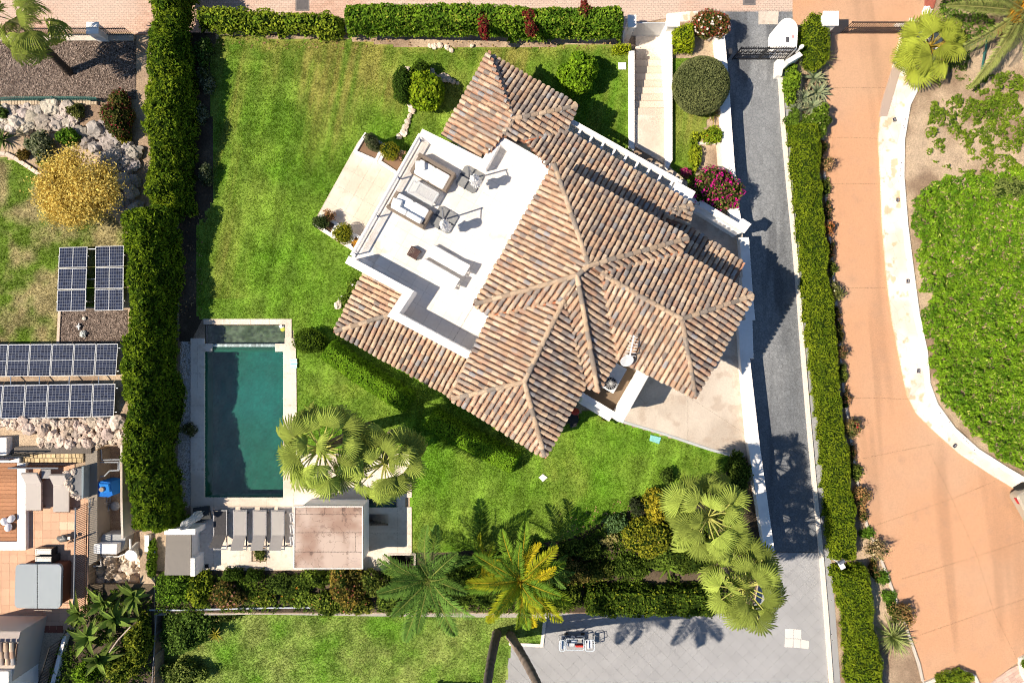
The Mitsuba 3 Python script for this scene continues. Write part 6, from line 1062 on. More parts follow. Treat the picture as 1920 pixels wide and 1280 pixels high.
mkfan2 = lambda i: fan_frond(0.86, 1.0, 28, np.array((0.31, 0.37, 0.05)) * [1, 0.75, 1.15, 0.88, 1.3][i], (0.36, 0.26, 0.04), 0.3, 60 + i)
palm('low_fan_palm', 'low wide fan palm by the dark gate of the terracotta drive', (1732, 100), (1740, 90), 1.25, 18, 'lowfan', mkfan2, ZD, tr=0.16, roll=34, tilt=(62, -10), scale=1.02, trunk_c=(0.25, 0.16, 0.07))
mkfan3 = lambda i: fan_frond(0.85, 1.05, 26, np.array((0.24, 0.30, 0.06)) * [1, 0.9, 1.1, 0.85, 1.15][i], (0.24, 0.24, 0.1), 0.55, 80 + i)
palm('hanging_fan_palm', 'fan palm with drooping leaves and dark leaning trunk at the top left corner', (130, 136), (44, 48), 3.5, 16, 'hangfan', mkfan3, tr=0.15, roll=30, tilt=(50, -50), scale=0.95, trunk_c=(0.06, 0.045, 0.035))
mkfe = lambda i: feather_frond(2.7, 36, np.array((0.12, 0.23, 0.045)) * [1, 0.9, 1.15, 0.85, 1.05][i], (0.26, 0.30, 0.08), 0.30, 0.52, 100 + i)
palm('feather_palm', 'dark green feather palm with arching fronds beside the pool pavilion', (818, 1046), (806, 1084), 2.4, 18, 'feather', mkfe, tr=0.10, tilt=(66, 2), scale=1.08, az0=0.5)
mkfy = lambda i: feather_frond(2.5, 36, np.array(((0.30, 0.34, 0.02), (0.16, 0.28, 0.03), (0.22, 0.32, 0.025), (0.13, 0.25, 0.03), (0.46, 0.40, 0.02))[i]), (0.45, 0.34, 0.03), 0.30, 0.48, 120 + i)
palm('feather_palm', 'yellow green feather palm with golden fronds in front of the lower lawn', (972, 1046), (975, 1086), 2.6, 26, 'yellowfeather', mkfy, tr=0.10, tilt=(70, 0), scale=1.05, az0=1.0)
palm('feather_palm', 'small low yellow green feather palm between the two larger feather palms', (913, 1046), (912, 1050), 0.9, 14, 'yellowfeather', mkfy, tr=0.07, tilt=(70, 10), scale=0.55, az0=2.0)
palm('feather_palm', 'small dark green feather palm behind the yellow green one, near the orange flecked shrub', (1022, 1056), (1024, 1062), 1.0, 14, 'feather', mkfe, tr=0.07, tilt=(70, 10), scale=0.6, az0=2.6)
mkda = lambda i: feather_frond(4.6, 90, np.array((0.30, 0.345, 0.10)) * [1, 0.92, 1.1, 0.88, 1.05][i], (0.34, 0.33, 0.12), 0.22, 0.5, 140 + i, 0.55)
palm('date_palm', 'large date palm with long feathery fronds and an orange heart at the top right corner', (1880, 60), (1918, 22), 1.7, 30, 'date', mkda, ZD, tr=0.28, tilt=(46, -4), scale=0.92, trunk_c=(0.22, 0.13, 0.05), az0=0.2)
hm = MB(); c = P(1912, 24, 1.0)
for i in range(60): a = i * 2.4; q = c + np.array([math.cos(a), math.sin(a), 0]) * 0.35 * math.sqrt(i / 60); hm.tube([q - [0, 0, 0.3], q + np.array([math.cos(a), math.sin(a), 1.2]) * 0.22], 0.03, np.array([0.55, 0.28, 0.02]) * rng.uniform(0.7, 1.1), 5)
put('flower_stalks', hm, 'matte', 'date_palm', kind='stuff')
mkq = lambda i: feather_frond(1.9, 36, np.array((0.10, 0.16, 0.03)) * [1, 0.9, 1.1, 0.85, 1.05][i], (0.22, 0.26, 0.08), 0.35, 0.5, 160 + i)
palm('tall_palm', 'tall palm whose bare grey trunk leaves the bottom edge, left of the forked pair', (932, 1186), (903, 1420), 8.6, 11, 'queen', mkq, ZD, tr=0.17, tilt=(60, -25), trunk_c=(0.11, 0.095, 0.085), bend=(-0.25, 0.35, 0.5))
palm('tall_palm', 'tall palm whose pale brown trunk leans right out of the bottom edge', (956, 1190), (1062, 1410), 8.2, 12, 'queen', mkq, ZD, tr=0.17, tilt=(60, -25), trunk_c=(0.17, 0.14, 0.12), bend=(0.3, 0.3, 0.5))
# ================================================================ pool side things
k = thing('pool_pavilion', 'flat roofed pool pavilion with a weathered pinkish concrete roof', 'pavilion'); HP = 2.0
q = PG([(551, 948), (681, 948), (681, 1066), (550, 1066)], HP); put('wall', MB().ext(q.buffer(-0.16, join_style=2), 0.0, HP - 0.12, WHITE), 'stucco', k)
put('roof_slab', MB().ext(q, HP - 0.13, HP - 0.03, (0.66, 0.63, 0.60)), 'concrete', k)
inner_ = q.buffer(-0.05, join_style=2); put('rim', MB().ext(q.difference(inner_), HP - 0.03, HP + 0.03, (0.68, 0.66, 0.63)), 'matte', k)
cuts = [LS(l, HP).buffer(0.010) for l in ([(540, 964), (690, 964)], [(540, 998), (690, 998)], [(540, 1034), (690, 1034)], [(575, 940), (575, 964)], [(609, 940), (609, 964)], [(642, 940), (642, 964)], [(667, 998), (667, 1034)])]
put('seam', MB().ext(inner_, HP - 0.03, HP - 0.012, (0.12, 0.095, 0.085)), 'matte', k)
for s in polys(inner_.difference(unary_union(cuts))): put('roof_sheet', MB().ext(s, HP - 0.03, HP + rng.uniform(-0.002, 0.004), np.array([0.40, 0.315, 0.27]) * rng.uniform(0.92, 1.1)), 'felt', k)
def felt(p, n, uv):
    a = fb(p.x * 0.9, p.y * 0.9, 1.0, 4); b = fb(p.x * 4.2, p.y * 4.2, 2.0, 4); cr = dr.abs(fb(p.x * 3.0, p.y * 3.0, 8.0, 3) - 0.5)
    c = mx([0.30, 0.205, 0.165], [0.46, 0.375, 0.325], sst(0.3, 0.65, a)); c = mx(c, [0.13, 0.09, 0.075], 0.75 * sst(0.58, 0.78, b) * sst(0.62, 0.35, a)); c = mx([0.12, 0.085, 0.07], c, 0.35 + 0.65 * sst(0.0, 0.02, cr))
    return mx(c, [0.55, 0.47, 0.42], 0.5 * sst(0.66, 0.8, fb(p.x * 1.3 + 9, p.y * 0.5, 4.0, 3)))
scene['felt'] = {'type': 'twosided', 'bsdf': {'type': 'principled', 'base_color': col3(felt), 'roughness': 0.9, 'specular': 0.2}}
def lounger(label, px, dark=False):
    k = thing('pool_lounger', label, 'sun lounger'); c = P(px, 991, 0.33); GR = (0.20, 0.20, 0.20) if not dark else (0.045, 0.045, 0.05); FRM = (0.10, 0.105, 0.12); g0 = 0.035
    put('seat', MB().box(c + [0, 0.26, 0.0], [0.56, 1.10, 0.03], np.array([0.33, 0.32, 0.31]) if not dark else GR), 'matte', k)
    a = 0.62 if not dark else 0.95; L = 0.72; v, f, cc = MB().box([0, -L / 2, 0], [0.56, L, 0.03], (0.30, 0.29, 0.285) if not dark else (0.13, 0.125, 0.125)).get(); Rm = trimesh.transformations.rotation_matrix(-a, [1, 0, 0])[:3, :3]; put('backrest', MB().add(v @ Rm.T + c + [0, -0.29, 0.0], f, cc), 'matte', k)
    for s in (-1, 1): put('rail', MB().box(c + [s * 0.30, -0.05, -0.01], [0.04, 1.86, 0.05], FRM), 'metal', k)
    fm = MB()
    for s in (-1, 1): fm.box(c + [0, s * 0.9 - 0.05, -0.01], [0.6, 0.04, 0.05], FRM)
    put('cross_bar', fm, 'metal', k, kind=None)
    for s in (-1, 1):
        for t in (-0.85, 0.7): put('leg', MB().box([c[0] + s * 0.29, c[1] + t, 0.16], [0.04, 0.05, 0.30], FRM), 'metal', k)
    return k
lounger('dark grey pool lounger with raised back, leftmost of the row', 413, True); lounger('grey pool lounger, second from the left beside the dark one', 450); lounger('grey pool lounger, third from the left in the row', 487); lounger('grey pool lounger, rightmost of the row beside the pavilion', 521)
k = thing('folding_chair', 'white folded chair leaning against the pavilion wall', 'chair'); fm = MB()
for i in range(3):
    y = 962 + i * 22; a, b = P(546, y, 0.7), P(548, y + 16, 0.7); put('panel', MB().box((a + b) / 2 + [0, 0, -0.1], [0.10, 0.42, 0.03], (0.18, 0.18, 0.19), rz=0.1), 'matte', k); put('frame', MB().tube([a + [-.06, 0, 0], a + [.06, 0, 0], b + [.06, 0, 0], b + [-.06, 0, 0], a + [-.06, 0, 0]], 0.018, (0.72, 0.72, 0.72), 6), 'matte', k)
k = thing('closed_umbrella', 'white closed pool umbrella leaning out of a dark base left of the loungers', 'parasol'); c = P(378, 962, 0.2)
put('base', MB().ext(PG([(362, 952), (392, 948), (396, 972), (366, 980)], 0.1), 0.03, 0.14, (0.05, 0.055, 0.06)), 'matte', k); put('pole', MB().tube([[c[0] + .1, c[1] + .1, 0.1], [c[0] - 0.30, c[1] - 0.25, 1.9]], 0.025, (0.5, 0.52, 0.53), 6), 'metal', k)
put('canopy', bundle(MB(), [c[0] - 0.22, c[1] - 0.28, 1.75], [c[0] + 0.16, c[1] + 0.12, 0.75], 0.17, (0.55, 0.56, 0.55), seed=4), 'matte', k, grain=0.08)
sp = MB(); q = PG([(472, 1025), (500, 1025), (500, 1052), (472, 1052)]); sp.ext(q.buffer(0.01), -0.2, -0.02, (0.10, 0.075, 0.05)); struct('plant_pit', sp, 'soil')
shrub('pit_plant', 'small green plant in the square planting pit below the loungers', 486, 1040, 12, 0.3, (0.10, 0.13, 0.03), (0.05, 0.06, 0.02), 0, cat='plant', dens=320, size=0.09, amp=0.4)
single('floor_drain', MB().ext(PG([(384, 1057), (391, 1057), (391, 1064), (384, 1064)], 0.04), 0, 0.04, (0.03, 0.03, 0.03)), 'tiny black floor drain in the pool paving below the loungers', 'drain')
k = thing('pump_house', 'low grey concrete pump house with a white rim at the end of the tall hedge', 'shed')
q = PG([(311, 1000), (358, 1000), (358, 1078), (308, 1078)], 0.95); put('wall', MB().ext(q.buffer(-0.02), 0, 0.85, WHITE), 'stucco', k); put('roof', MB().ext(q, 0.85, 0.93, (0.20, 0.188, 0.172)), 'matte', k, grain=0.4); put('parapet', MB().ext(PG([(308, 991), (366, 991), (366, 1002), (308, 1002)], 1.1), 0.0, 1.1, WHITE), 'stucco', k); put('parapet', MB().ext(PG([(357, 1046), (365, 1046), (365, 1080), (357, 1080)], 1.0), 0.0, 1.0, WHITE), 'stucco', k)
k = thing('border_rail', 'thin pale blue rail along the lawn side of the flower border', 'fence'); fm = [P(278, 1143, 0.1), P(340, 1143, 0.1), P(420, 1141, 0.1), P(500, 1139, 0.1), P(610, 1138, 0.1)]
put('rail', MB().tube(fm, 0.04, (0.45, 0.50, 0.58), 6), 'matte', k)
for p in fm: put('post', MB().tube([[p[0], p[1], -1.0], [p[0], p[1], 0.12]], 0.03, (0.45, 0.5, 0.58), 6), 'matte', k)
single('lawn_wall', MB().ext(LS([(290, 1148), (500, 1146), (760, 1150), (1016, 1152)], -0.1).buffer(0.12), ZD - 0.2, -0.06, (0.35, 0.33, 0.3)), 'low grey retaining wall between the flower border and the lower lawn', 'wall')
k = thing('side_fence', 'thin dark wire fence dividing the lower lawn from the neighbour', 'fence'); put('rail', MB().tube([P(293, 1150, 0.2), P(284, 1300, 0.2)], 0.025, (0.25, 0.24, 0.24), 6), 'matte', k)
for y in (1150, 1190, 1230, 1270): p = P(293 - (y - 1150) * 0.06, y, 0.2); put('post', MB().tube([[p[0], p[1], ZD], [p[0], p[1], 0.2]], 0.025, (0.2, 0.2, 0.2), 6), 'matte', k)

# ================================================================ neighbour on the left
k = thing('street_fence', 'dark iron railing on a low wall along the street at the top left', 'fence'); y = P(0, 66, 0.0)[1]; x0, x1 = P(-60, 0, 0)[0], P(252, 0, 0)[0]
put('wall', MB().ext(sbox(x0, y - 0.28, x1, y + 0.02), ZD - 0.2, 0.08, (0.45, 0.37, 0.29)), 'concrete', k); fm = MB()
for z in (0.2, 0.75): fm.box([(x0 + x1) / 2, y - 0.05, z], [x1 - x0, 0.03, 0.035], (0.025, 0.025, 0.025))
put('rail', fm, 'gloss', k, kind=None)
for i in range(92): x = x0 + (x1 - x0) * i / 91; put('bar', MB().box([x, y - 0.05, 0.5], [0.018, 0.018, 0.85], (0.025, 0.025, 0.025)), 'gloss', k)
k = thing('fence_pillar', 'tall white pillar in the street railing at the top left', 'pillar'); put('shaft', MB().ext(PG([(162, 43), (183, 43), (183, 62), (162, 62)], 0.9), ZD, 0.82, (0.74, 0.72, 0.69)), 'stucco', k); put('cap', MB().ext(PG([(161, 41), (184, 41), (184, 63), (161, 63)], 0.9), 0.82, 0.88, (0.62, 0.66, 0.70)), 'stucco', k)
k = thing('rockery_wall', 'low wall of cut yellowish stones below the mulch bed', 'wall'); xx = -6.0
for i in range(38):
    x = -20 + i * 5.3
    put('stone', MB().ext(PG([(x, 187), (x + 4.8, 187), (x + 4.8, 196), (x, 196)], 0.12), -0.1, 0.12 + rng.uniform(-0.015, 0.015), np.array([0.50, 0.41, 0.30]) * rng.uniform(0.8, 1.15), 0.012), 'matte', k, grain=0.3)
k = thing('green_fence', 'drooping green mesh fence along the lower edge of the mulch bed', 'fence'); pts = [P(-20, 184, 0.5), P(62, 183, 0.45), P(100, 183, 0.42), P(160, 183, 0.45), P(180, 184, 0.5)]
fm = MB()
for z in np.linspace(0.05, 0.5, 6): fm.tube([p * [1, 1, 0] + [0, 0.03 * z, z + 0.02] for p in pts], 0.012, (0.05, 0.16, 0.14), 4)
for i in range(60): t = i / 59; x = pts[0][0] + (pts[-1][0] - pts[0][0]) * t; fm.tube([[x, pts[0][1], 0.02], [x, pts[0][1] + 0.02, 0.5]], 0.007, (0.05, 0.16, 0.14), 3)
put('mesh', fm, 'matte', k, kind='stuff')
for i, p in enumerate(pts): put('post', MB().tube([[p[0], p[1], 0], [p[0] + (0.25 if i in (1, 3) else 0), p[1] - (0.12 if i in (1, 3) else 0), 0.55]], 0.03, (0.04, 0.13, 0.12), 6), 'matte', k)
def rocks(name, label, poly, n, rmin, rmax, colour, z0=0.0, seed=0, sq=0.75):
    k = thing(name, label, 'rocks'); q = PG(poly, z0 + 0.2); got = []; x0, y0, x1, y1 = q.bounds; t = 0
    while len(got) < n and t < 9000:
        t += 1; p = np.array([rng.uniform(x0, x1), rng.uniform(y0, y1)]); r = rng.uniform(rmin, rmax) * (1 if t < 3000 else 0.7)
        if q.contains(Point(p)) and all(np.hypot(*(p - g[0])) > (r + g[1]) * 0.74 for g in got): got.append((p, r))
    for p, r in got: put('stone', MB().tm(rock(np.array([*p, z0 + r * 0.35]), r, sq), np.asarray(colour) * rng.uniform(0.75, 1.2) * np.array([1, rng.uniform(0.95, 1.02), rng.uniform(0.9, 1.03)])), 'matte', k, grain=0.5)
    return k
rocks('rockery', 'bank of white limestone rocks below the mulch bed at the left', [(-20, 198), (132, 196), (140, 238), (60, 242), (-20, 238)], 62, 0.16, 0.34, (0.42, 0.385, 0.35))
rocks('rockery', 'grey boulders in the shade between the yellow tree and the tall hedge', [(140, 240), (200, 225), (252, 290), (252, 400), (206, 380), (200, 300), (150, 268)], 34, 0.24, 0.46, (0.34, 0.32, 0.31))
rocks('rockery', 'pale boulder bank below the lower row of solar panels', [(-20, 789), (225, 787), (240, 826), (170, 838), (72, 836), (70, 808), (-20, 800)], 72, 0.14, 0.32, (0.46, 0.39, 0.33))
rocks('rockery', 'large pale boulders around the white water tank', [(168, 1085), (205, 1040), (225, 1046), (285, 1042), (288, 1090), (240, 1098), (200, 1108)], 26, 0.24, 0.42, (0.55, 0.47, 0.40), -0.95, sq=1.3)
k = thing('lawn_edging', 'curved pale stone edging between the left lawn and the planting', 'kerb'); ed = [(-20, 286), (10, 288), (26, 296), (45, 308), (66, 322), (92, 337)]
for i in range(5): put('stone', MB().ext(LS([ed[i], (np.array(ed[i]) * 0.04 + np.array(ed[i + 1]) * 0.96).tolist()], 0.1).buffer(0.09, cap_style=2), -0.1, 0.1, (0.60, 0.50, 0.42)), 'matte', k, grain=0.3)
# solar arrays
scene['solar'] = None
def solar_fn(p, n, uv):
    a = dr.minimum(uv.x - dr.floor(uv.x), 1 - (uv.x - dr.floor(uv.x))); b = dr.minimum(uv.y - dr.floor(uv.y), 1 - (uv.y - dr.floor(uv.y)))
    return mx([0.16, 0.18, 0.22], mx([0.010, 0.013, 0.030], [0.018, 0.026, 0.060], mikit.cell_rand(dr.floor(uv.x), dr.floor(uv.y), 1.0)), sst(0.03, 0.07, dr.minimum(a, b)))
scene['solar'] = {'type': 'twosided', 'bsdf': {'type': 'principled', 'base_color': col3(solar_fn), 'roughness': 0.22, 'specular': 0.5}}
def solar_panel(k, corners, along, nx, ny, split):
    """corners: 4 points (3-D) of the panel, frame on the edge, two half cells fields"""
    c = np.array(corners, float); n = unit(np.cross(c[1] - c[0], c[3] - c[0])); n = n if n[2] > 0 else -n; ctr = c.mean(0)
    pk_ = numbered('panel', k); HOLD.add(pk_); th = 0.035; fm = MB(); inn = c + (ctr - c) * np.array([0.045])
    v = np.vstack([c, inn, c - n * th]); f = [[i, (i + 1) % 4, 4 + (i + 1) % 4, 4 + i] for i in range(4)] + [[8 + i, 8 + (i + 1) % 4, (i + 1) % 4, i] for i in range(4)]; fm.add(v, f, (0.56, 0.59, 0.62)); fm.add(c - n * th, [[3, 2, 1, 0]], (0.2, 0.2, 0.2))
    m0, m1 = ((inn[0] + inn[3]) / 2, (inn[1] + inn[2]) / 2) if split == 'v' else ((inn[0] + inn[1]) / 2, (inn[3] + inn[2]) / 2); d = unit(np.cross(n, m1 - m0)) * 0.014
    fm.add([m0 - d + n * .003, m1 - d + n * .003, m1 + d + n * .003, m0 + d + n * .003], [[0, 1, 2, 3]], (0.50, 0.54, 0.58))
    key = numbered('frame', pk_); vv, ff, c_ = fm.get(); scene[key] = mikit.ply((vv, ff), 'matte', color=c_)
    g_ = inn - n * 0.006; key = numbered('cells', pk_); scene[key] = mikit.ply((g_, np.array([[0, 1, 2], [0, 2, 3]])), 'solar', uv=np.array([[0, 0], [nx, 0], [nx, ny], [0, ny]]), smooth=False)
def bilin(c, u, v): return c[0] * (1 - u) * (1 - v) + c[1] * u * (1 - v) + c[2] * u * v + c[3] * (1 - u) * v
def array(label, corners, cols, rows, nx, ny, split, zs, gap=0.010):
    k = thing('solar_array', label, 'solar panels'); c = [P(x, y, z) for (x, y), z in zip(corners, zs)]
    for i in range(cols):
        for j in range(rows): solar_panel(k, [bilin(c, (i + a) / cols + (gap / cols if a == 0 else -gap / cols) * 2, (j + b) / rows + (gap / rows if b == 0 else -gap / rows) * 2) for a, b in ((0, 0), (1, 0), (1, 1), (0, 1))], 0, nx, ny, split)
    fm = MB(); 
    for v in (0.15, 0.85): fm.tube([bilin(c, -0.01, v) - [0, 0, 0.06], bilin(c, 1.01, v) - [0, 0, 0.06]], 0.025, (0.5, 0.52, 0.54), 6)
    put('rail', fm, 'metal', k)
    for u in (0.1, 0.5, 0.9):
        for v in (0.15, 0.85): q = bilin(c, u, v); put('post', MB().tube([[q[0], q[1], -0.05], q - [0, 0, 0.06]], 0.025, (0.5, 0.52, 0.54), 6), 'metal', k)
    return k
array('solar array of three panels in one column, left of the upper pair on the lawn', [(110, 463), (165, 462), (161, 583), (105, 584)], 1, 3, 12, 6, 'h', (0.2, 0.35, 0.85, 0.7))
array('solar array of three panels in one column, partly under the tall hedge', [(178, 461), (233, 460), (232, 582), (176, 583)], 1, 3, 12, 6, 'h', (0.2, 0.35, 0.85, 0.7))
br = thing('panel_bracket', 'pale metal brackets bridging the gap between the two upper solar arrays', 'bracket')
for y in (467, 523, 578): a, b = P(160, y, 0.3), P(180, y, 0.3); put('strut', MB().tube([a, b], 0.03, (0.6, 0.62, 0.64), 6), 'metal', br)
array('upper row of the long solar arrays above the boulder bank', [(-67, 645), (222, 643), (218, 705), (-72, 708)], 7, 1, 6, 12, 'v', (0.7, 0.7, 0.15, 0.15))
array('lower row of the long solar arrays above the boulder bank', [(-78, 722), (217, 718), (214, 782), (-84, 788)], 7, 1, 6, 12, 'v', (0.7, 0.7, 0.15, 0.15))
br = thing('panel_bracket', 'pale metal struts between the two long rows of solar arrays', 'bracket')
for x in (20, 74, 130, 185): a, b = P(x, 706, 0.25), P(x, 722, 0.45); put('strut', MB().tube([a, b], 0.025, (0.55, 0.57, 0.6), 6), 'metal', br)
k = thing('bird_ornament', 'small white bird shaped ornament on the mulch between the panels', 'ornament'); c = P(148, 612, 0.08)
put('body', MB().tm(blob(c, 0.05, 0.17, 0.05, 0.05), (0.72, 0.74, 0.76)), 'matte', k, smooth=True); put('wing', MB().add([c + [-0.14, 0, 0.05], c + [0, 0.06, 0.06], c + [0.14, 0.02, 0.05], c + [0, -0.04, 0.05], c + [0, 0.01, 0.09]], [[0, 3, 4], [3, 2, 4], [2, 1, 4], [1, 0, 4], [0, 1, 3], [1, 2, 3]], (0.72, 0.74, 0.76)), 'matte', k)
single('white_stone', MB().tm(rock(P(156, 626, 0.08), 0.13), (0.62, 0.66, 0.64)), 'greenish white stone below the bird ornament on the mulch', 'stone', grain=0.3)
single('white_stone', MB().tm(rock(P(158, 597, 0.06), 0.08), (0.62, 0.58, 0.52)), 'small cream stone above the bird ornament on the mulch', 'stone', grain=0.3)
# retaining wall and strip below the boulders
single('dark_wall_strip', MB().ext(PG([(28, 838), (170, 836), (170, 850), (12, 852)], 0.15), -0.1, 0.12, (0.13, 0.115, 0.10)), 'dark flat strip on top of the stone wall below the boulder bank', 'wall', grain=0.3)
k = thing('stone_wall', 'wall of irregular yellow stones behind the neighbour lounger terrace', 'wall'); cl = []
wp = PG([(20, 849), (156, 848), (156, 866), (20, 868)], 0.1); put('mortar', MB().ext(wp, -0.1, 0.06, (0.30, 0.24, 0.16)), 'matte', k)
for r in range(2):
    x = 21
    while x < 154: w = rng.uniform(5, 10); y = 850 + r * 9; put('stone', MB().ext(PG([(x + 0.4, y), (min(x + w, 155.5) - 0.4, y + rng.uniform(-0.5, 0.8)), (min(x + w, 155.5) - 0.6, y + 8), (x + 0.6, y + 8 + rng.uniform(-0.5, 0.5))], 0.1), -0.05, 0.09 + rng.uniform(-0.015, 0.015), np.array([0.52, 0.41, 0.24]) * rng.uniform(0.75, 1.2), 0.01), 'matte', k, grain=0.3); x += w
single('white_block', MB().ext(PG([(-30, 822), (12, 820), (12, 856), (-30, 858)], 0.35), -0.1, 0.35, (0.72, 0.68, 0.62)), 'white masonry block at the left edge below the boulder bank', 'wall', 'stucco')
# deck, white surround, patio tiles
k = thing('wooden_deck', 'brown wooden deck at the left edge', 'deck')
for i in range(20): y = 868 + i * 7.3; put('plank', MB().ext(PG([(-80, y), (31, y), (31, y + 6.8), (-80, y + 6.8)], 0.22), 0.1, 0.215 + rng.uniform(-.002, .002), np.array([0.37, 0.185, 0.10]) * rng.uniform(0.88, 1.12)), 'matte', k, grain=0.25)
single('deck_surround', MB().ext(unary_union([PG([(32, 868), (48, 868), (48, 1031), (32, 1031)], 0.24), PG([(-80, 1015), (48, 1015), (48, 1031), (-80, 1031)], 0.24), PG([(-80, 858), (36, 858), (36, 867), (-80, 867)], 0.24)]), 0, 0.24, WHITE), 'white L shaped surround of the wooden deck', 'paving', 'stucco')
for i, (x, y, a, w) in enumerate(((8, 976, 0.3, 'left one'), (22, 971, -0.5, 'right one'), (16, 987, -0.2, 'lower one'))):
    m = trimesh.creation.icosphere(3); v = m.vertices; v = v * [0.14, 0.19, 0.15] * (1 - 0.18 * v[:, 1:2]); ca, sa = math.cos(a), math.sin(a); v = v @ np.array([[ca, -sa, 0], [sa, ca, 0], [0, 0, 1]]).T + P(x, y, 0.35); m.vertices = v
    single('egg_ornament', MB().tm(m, (0.74, 0.74, 0.78)), f'white egg shaped ornament on the wooden deck, {w} of three', 'ornament', smooth=True, grain=0.03)
tk = thing('patio', '', ''); labels[tk] = {'kind': 'structure'}
pt = PG([(-80, 868), (140, 868), (142, 1180), (-80, 1180)], 0.0).union(PG([(140, 930), (166, 930), (164, 1160), (140, 1160)], 0)); put('bed', MB().ext(pt, -0.2, -0.004, (0.40, 0.27, 0.19)), 'matte', tk); n_ = 0
for i in range(-2, 14):
    for j in range(-1, 22):
        s = sbox(*(P(18 + i * 15.6, 868 + (j + 1) * 15.6)[:2]), *(P(18 + (i + 1) * 15.6 - 0.4, 868 + j * 15.6 + 0.4)[:2])).intersection(pt)
        if s.area > 0.01: put('tile', MB().ext(s, -0.05, 0.008 + rng.uniform(-.001, .002), np.array([0.54, 0.345, 0.235] if not (i in (6, 7) and j == 7) else [0.55, 0.46, 0.33]) * rng.uniform(0.9, 1.08)), 'matte', tk, grain=0.14)
def daybed(label, px, py, L):
    k = thing('grey_lounger', label, 'sun lounger'); c = P(px, py, 0.4)
    put('seat', MB().box([c[0], c[1] - 0.22, 0.34], [0.72, 1.25, 0.10], (0.42, 0.39, 0.365)), 'matte', k); v, f, cc = MB().box([0, 0.30, 0], [0.72, 0.62, 0.10], (0.44, 0.41, 0.385)).get(); Rm = trimesh.transformations.rotation_matrix(0.55, [1, 0, 0])[:3, :3]; put('backrest', MB().add(v @ Rm.T + [c[0], c[1] + 0.40, 0.34], f, cc), 'matte', k)
    put('frame', MB().box([c[0], c[1] - 0.1, 0.25], [0.66, 1.6, 0.06], (0.16, 0.10, 0.07)), 'matte', k)
    for a in (-0.28, 0.28):
        for b in (-0.75, 0.5): put('leg', MB().box([c[0] + a, c[1] + b, 0.12], [0.06, 0.06, 0.24], (0.16, 0.10, 0.07)), 'matte', k)
daybed('grey cushioned lounger beside the white deck surround', 62, 922, 1); daybed('grey cushioned lounger beside the rock feature', 114, 925, 1)
k = thing('side_table', 'small grey square table between the two grey cushioned loungers', 'table'); c = P(87, 888, 0.4); put('table_top', MB().box([c[0], c[1], 0.40], [0.42, 0.42, 0.04], (0.28, 0.28, 0.285)), 'matte', k)
for a in (-0.17, 0.17):
    for b in (-0.17, 0.17): put('leg', MB().box([c[0] + a, c[1] + b, 0.19], [0.04, 0.04, 0.38], (0.1, 0.1, 0.1)), 'matte', k)
def railing(name, label, a, b, z0, h, n, c=(0.20, 0.22, 0.25), cb=(0.16, 0.075, 0.045), lean=0.0):
    k = thing(name, label, 'railing'); a, b = P(*a, z0), P(*b, z0); 
    put('top_rail', MB().tube([a + [0, 0, h], b + [0, 0, h]], 0.035, c, 6), 'matte', k); put('bottom_rail', MB().tube([a + [0, 0, 0.1], b + [0, 0, 0.1]], 0.025, cb, 6), 'matte', k)
    for i in range(n + 1): p = a + (b - a) * i / n; put('bar', MB().tube([p + [0, 0, 0.08], p + [0, 0, h]], 0.014, cb, 4), 'matte', k)
    return k
railing('terrace_railing', 'brown bar railing along the right edge of the neighbour patio', (166, 942), (162, 1150), 0.0, 0.95, 60, cb=(0.055, 0.03, 0.022))
railing('stair_railing', 'grey railing above the two grey cushioned loungers', (36, 872), (128, 872), 0.0, 0.7, 30)
railing('deck_railing', 'grey railing at the upper edge of the wooden deck', (-40, 858), (36, 858), 0.1, 0.6, 20)
railing('step_railing', 'black railing on top of the stone wall above the deck', (-10, 850), (76, 850), 0.05, 0.7, 5, (0.03, 0.03, 0.03), (0.03, 0.03, 0.03))
k = thing('rock_feature', 'pale artificial rock water feature with a dark basin in the corner of the patio', 'rock'); c = P(140, 905, 0.3)
for x, y, r in ((128, 890, 8), (130, 903, 9), (134, 915, 7), (140, 926, 7), (139, 884, 7), (148, 932, 5)): put('stone', MB().tm(rock(P(x, y, 0.35), r * 0.024, 1.2), np.array([0.62, 0.53, 0.45]) * rng.uniform(0.9, 1.1)), 'matte', k, grain=0.35)
put('basin', MB().ext(PG([(134, 878), (153, 878), (153, 930), (138, 930), (134, 905)], 0.4), 0, 0.38, (0.16, 0.165, 0.175)), 'matte', k, grain=0.6); put('edge', MB().ext(PG([(153, 874), (157, 874), (156, 934), (153, 934)], 0.5), 0, 0.5, (0.20, 0.25, 0.28)), 'matte', k)
k = thing('bronze_figure', 'dark metal crouching garden figure on the patio near the railing', 'sculpture'); c = P(118, 1011, 0.3); BR = (0.085, 0.09, 0.09)
m = [(-0.28, 0.02, 0.14, 0.16), (-0.1, 0.0, 0.2, 0.22), (0.12, 0.03, 0.24, 0.2), (0.05, 0.15, 0.3, 0.13), (-0.22, -0.10, 0.12, 0.11)]
import manifold3d as m3
def sph(p, r): return m3.Manifold.sphere(r, 20).translate(tuple(map(float, p)))
bd = m3.Manifold.batch_boolean([m3.Manifold.batch_hull([sph([c[0] + m[i][0], c[1] + m[i][1], m[i][2]], m[i][3] * .7), sph([c[0] + m[j][0], c[1] + m[j][1], m[j][2]], m[j][3] * .7)]) for i, j in ((0, 1), (1, 2), (2, 3), (1, 4))], m3.OpType.Add); mm = bd.to_mesh(); put('body', MB().add(mm.vert_properties[:, :3], mm.tri_verts, BR), 'gloss', k, smooth=50, grain=0.5)
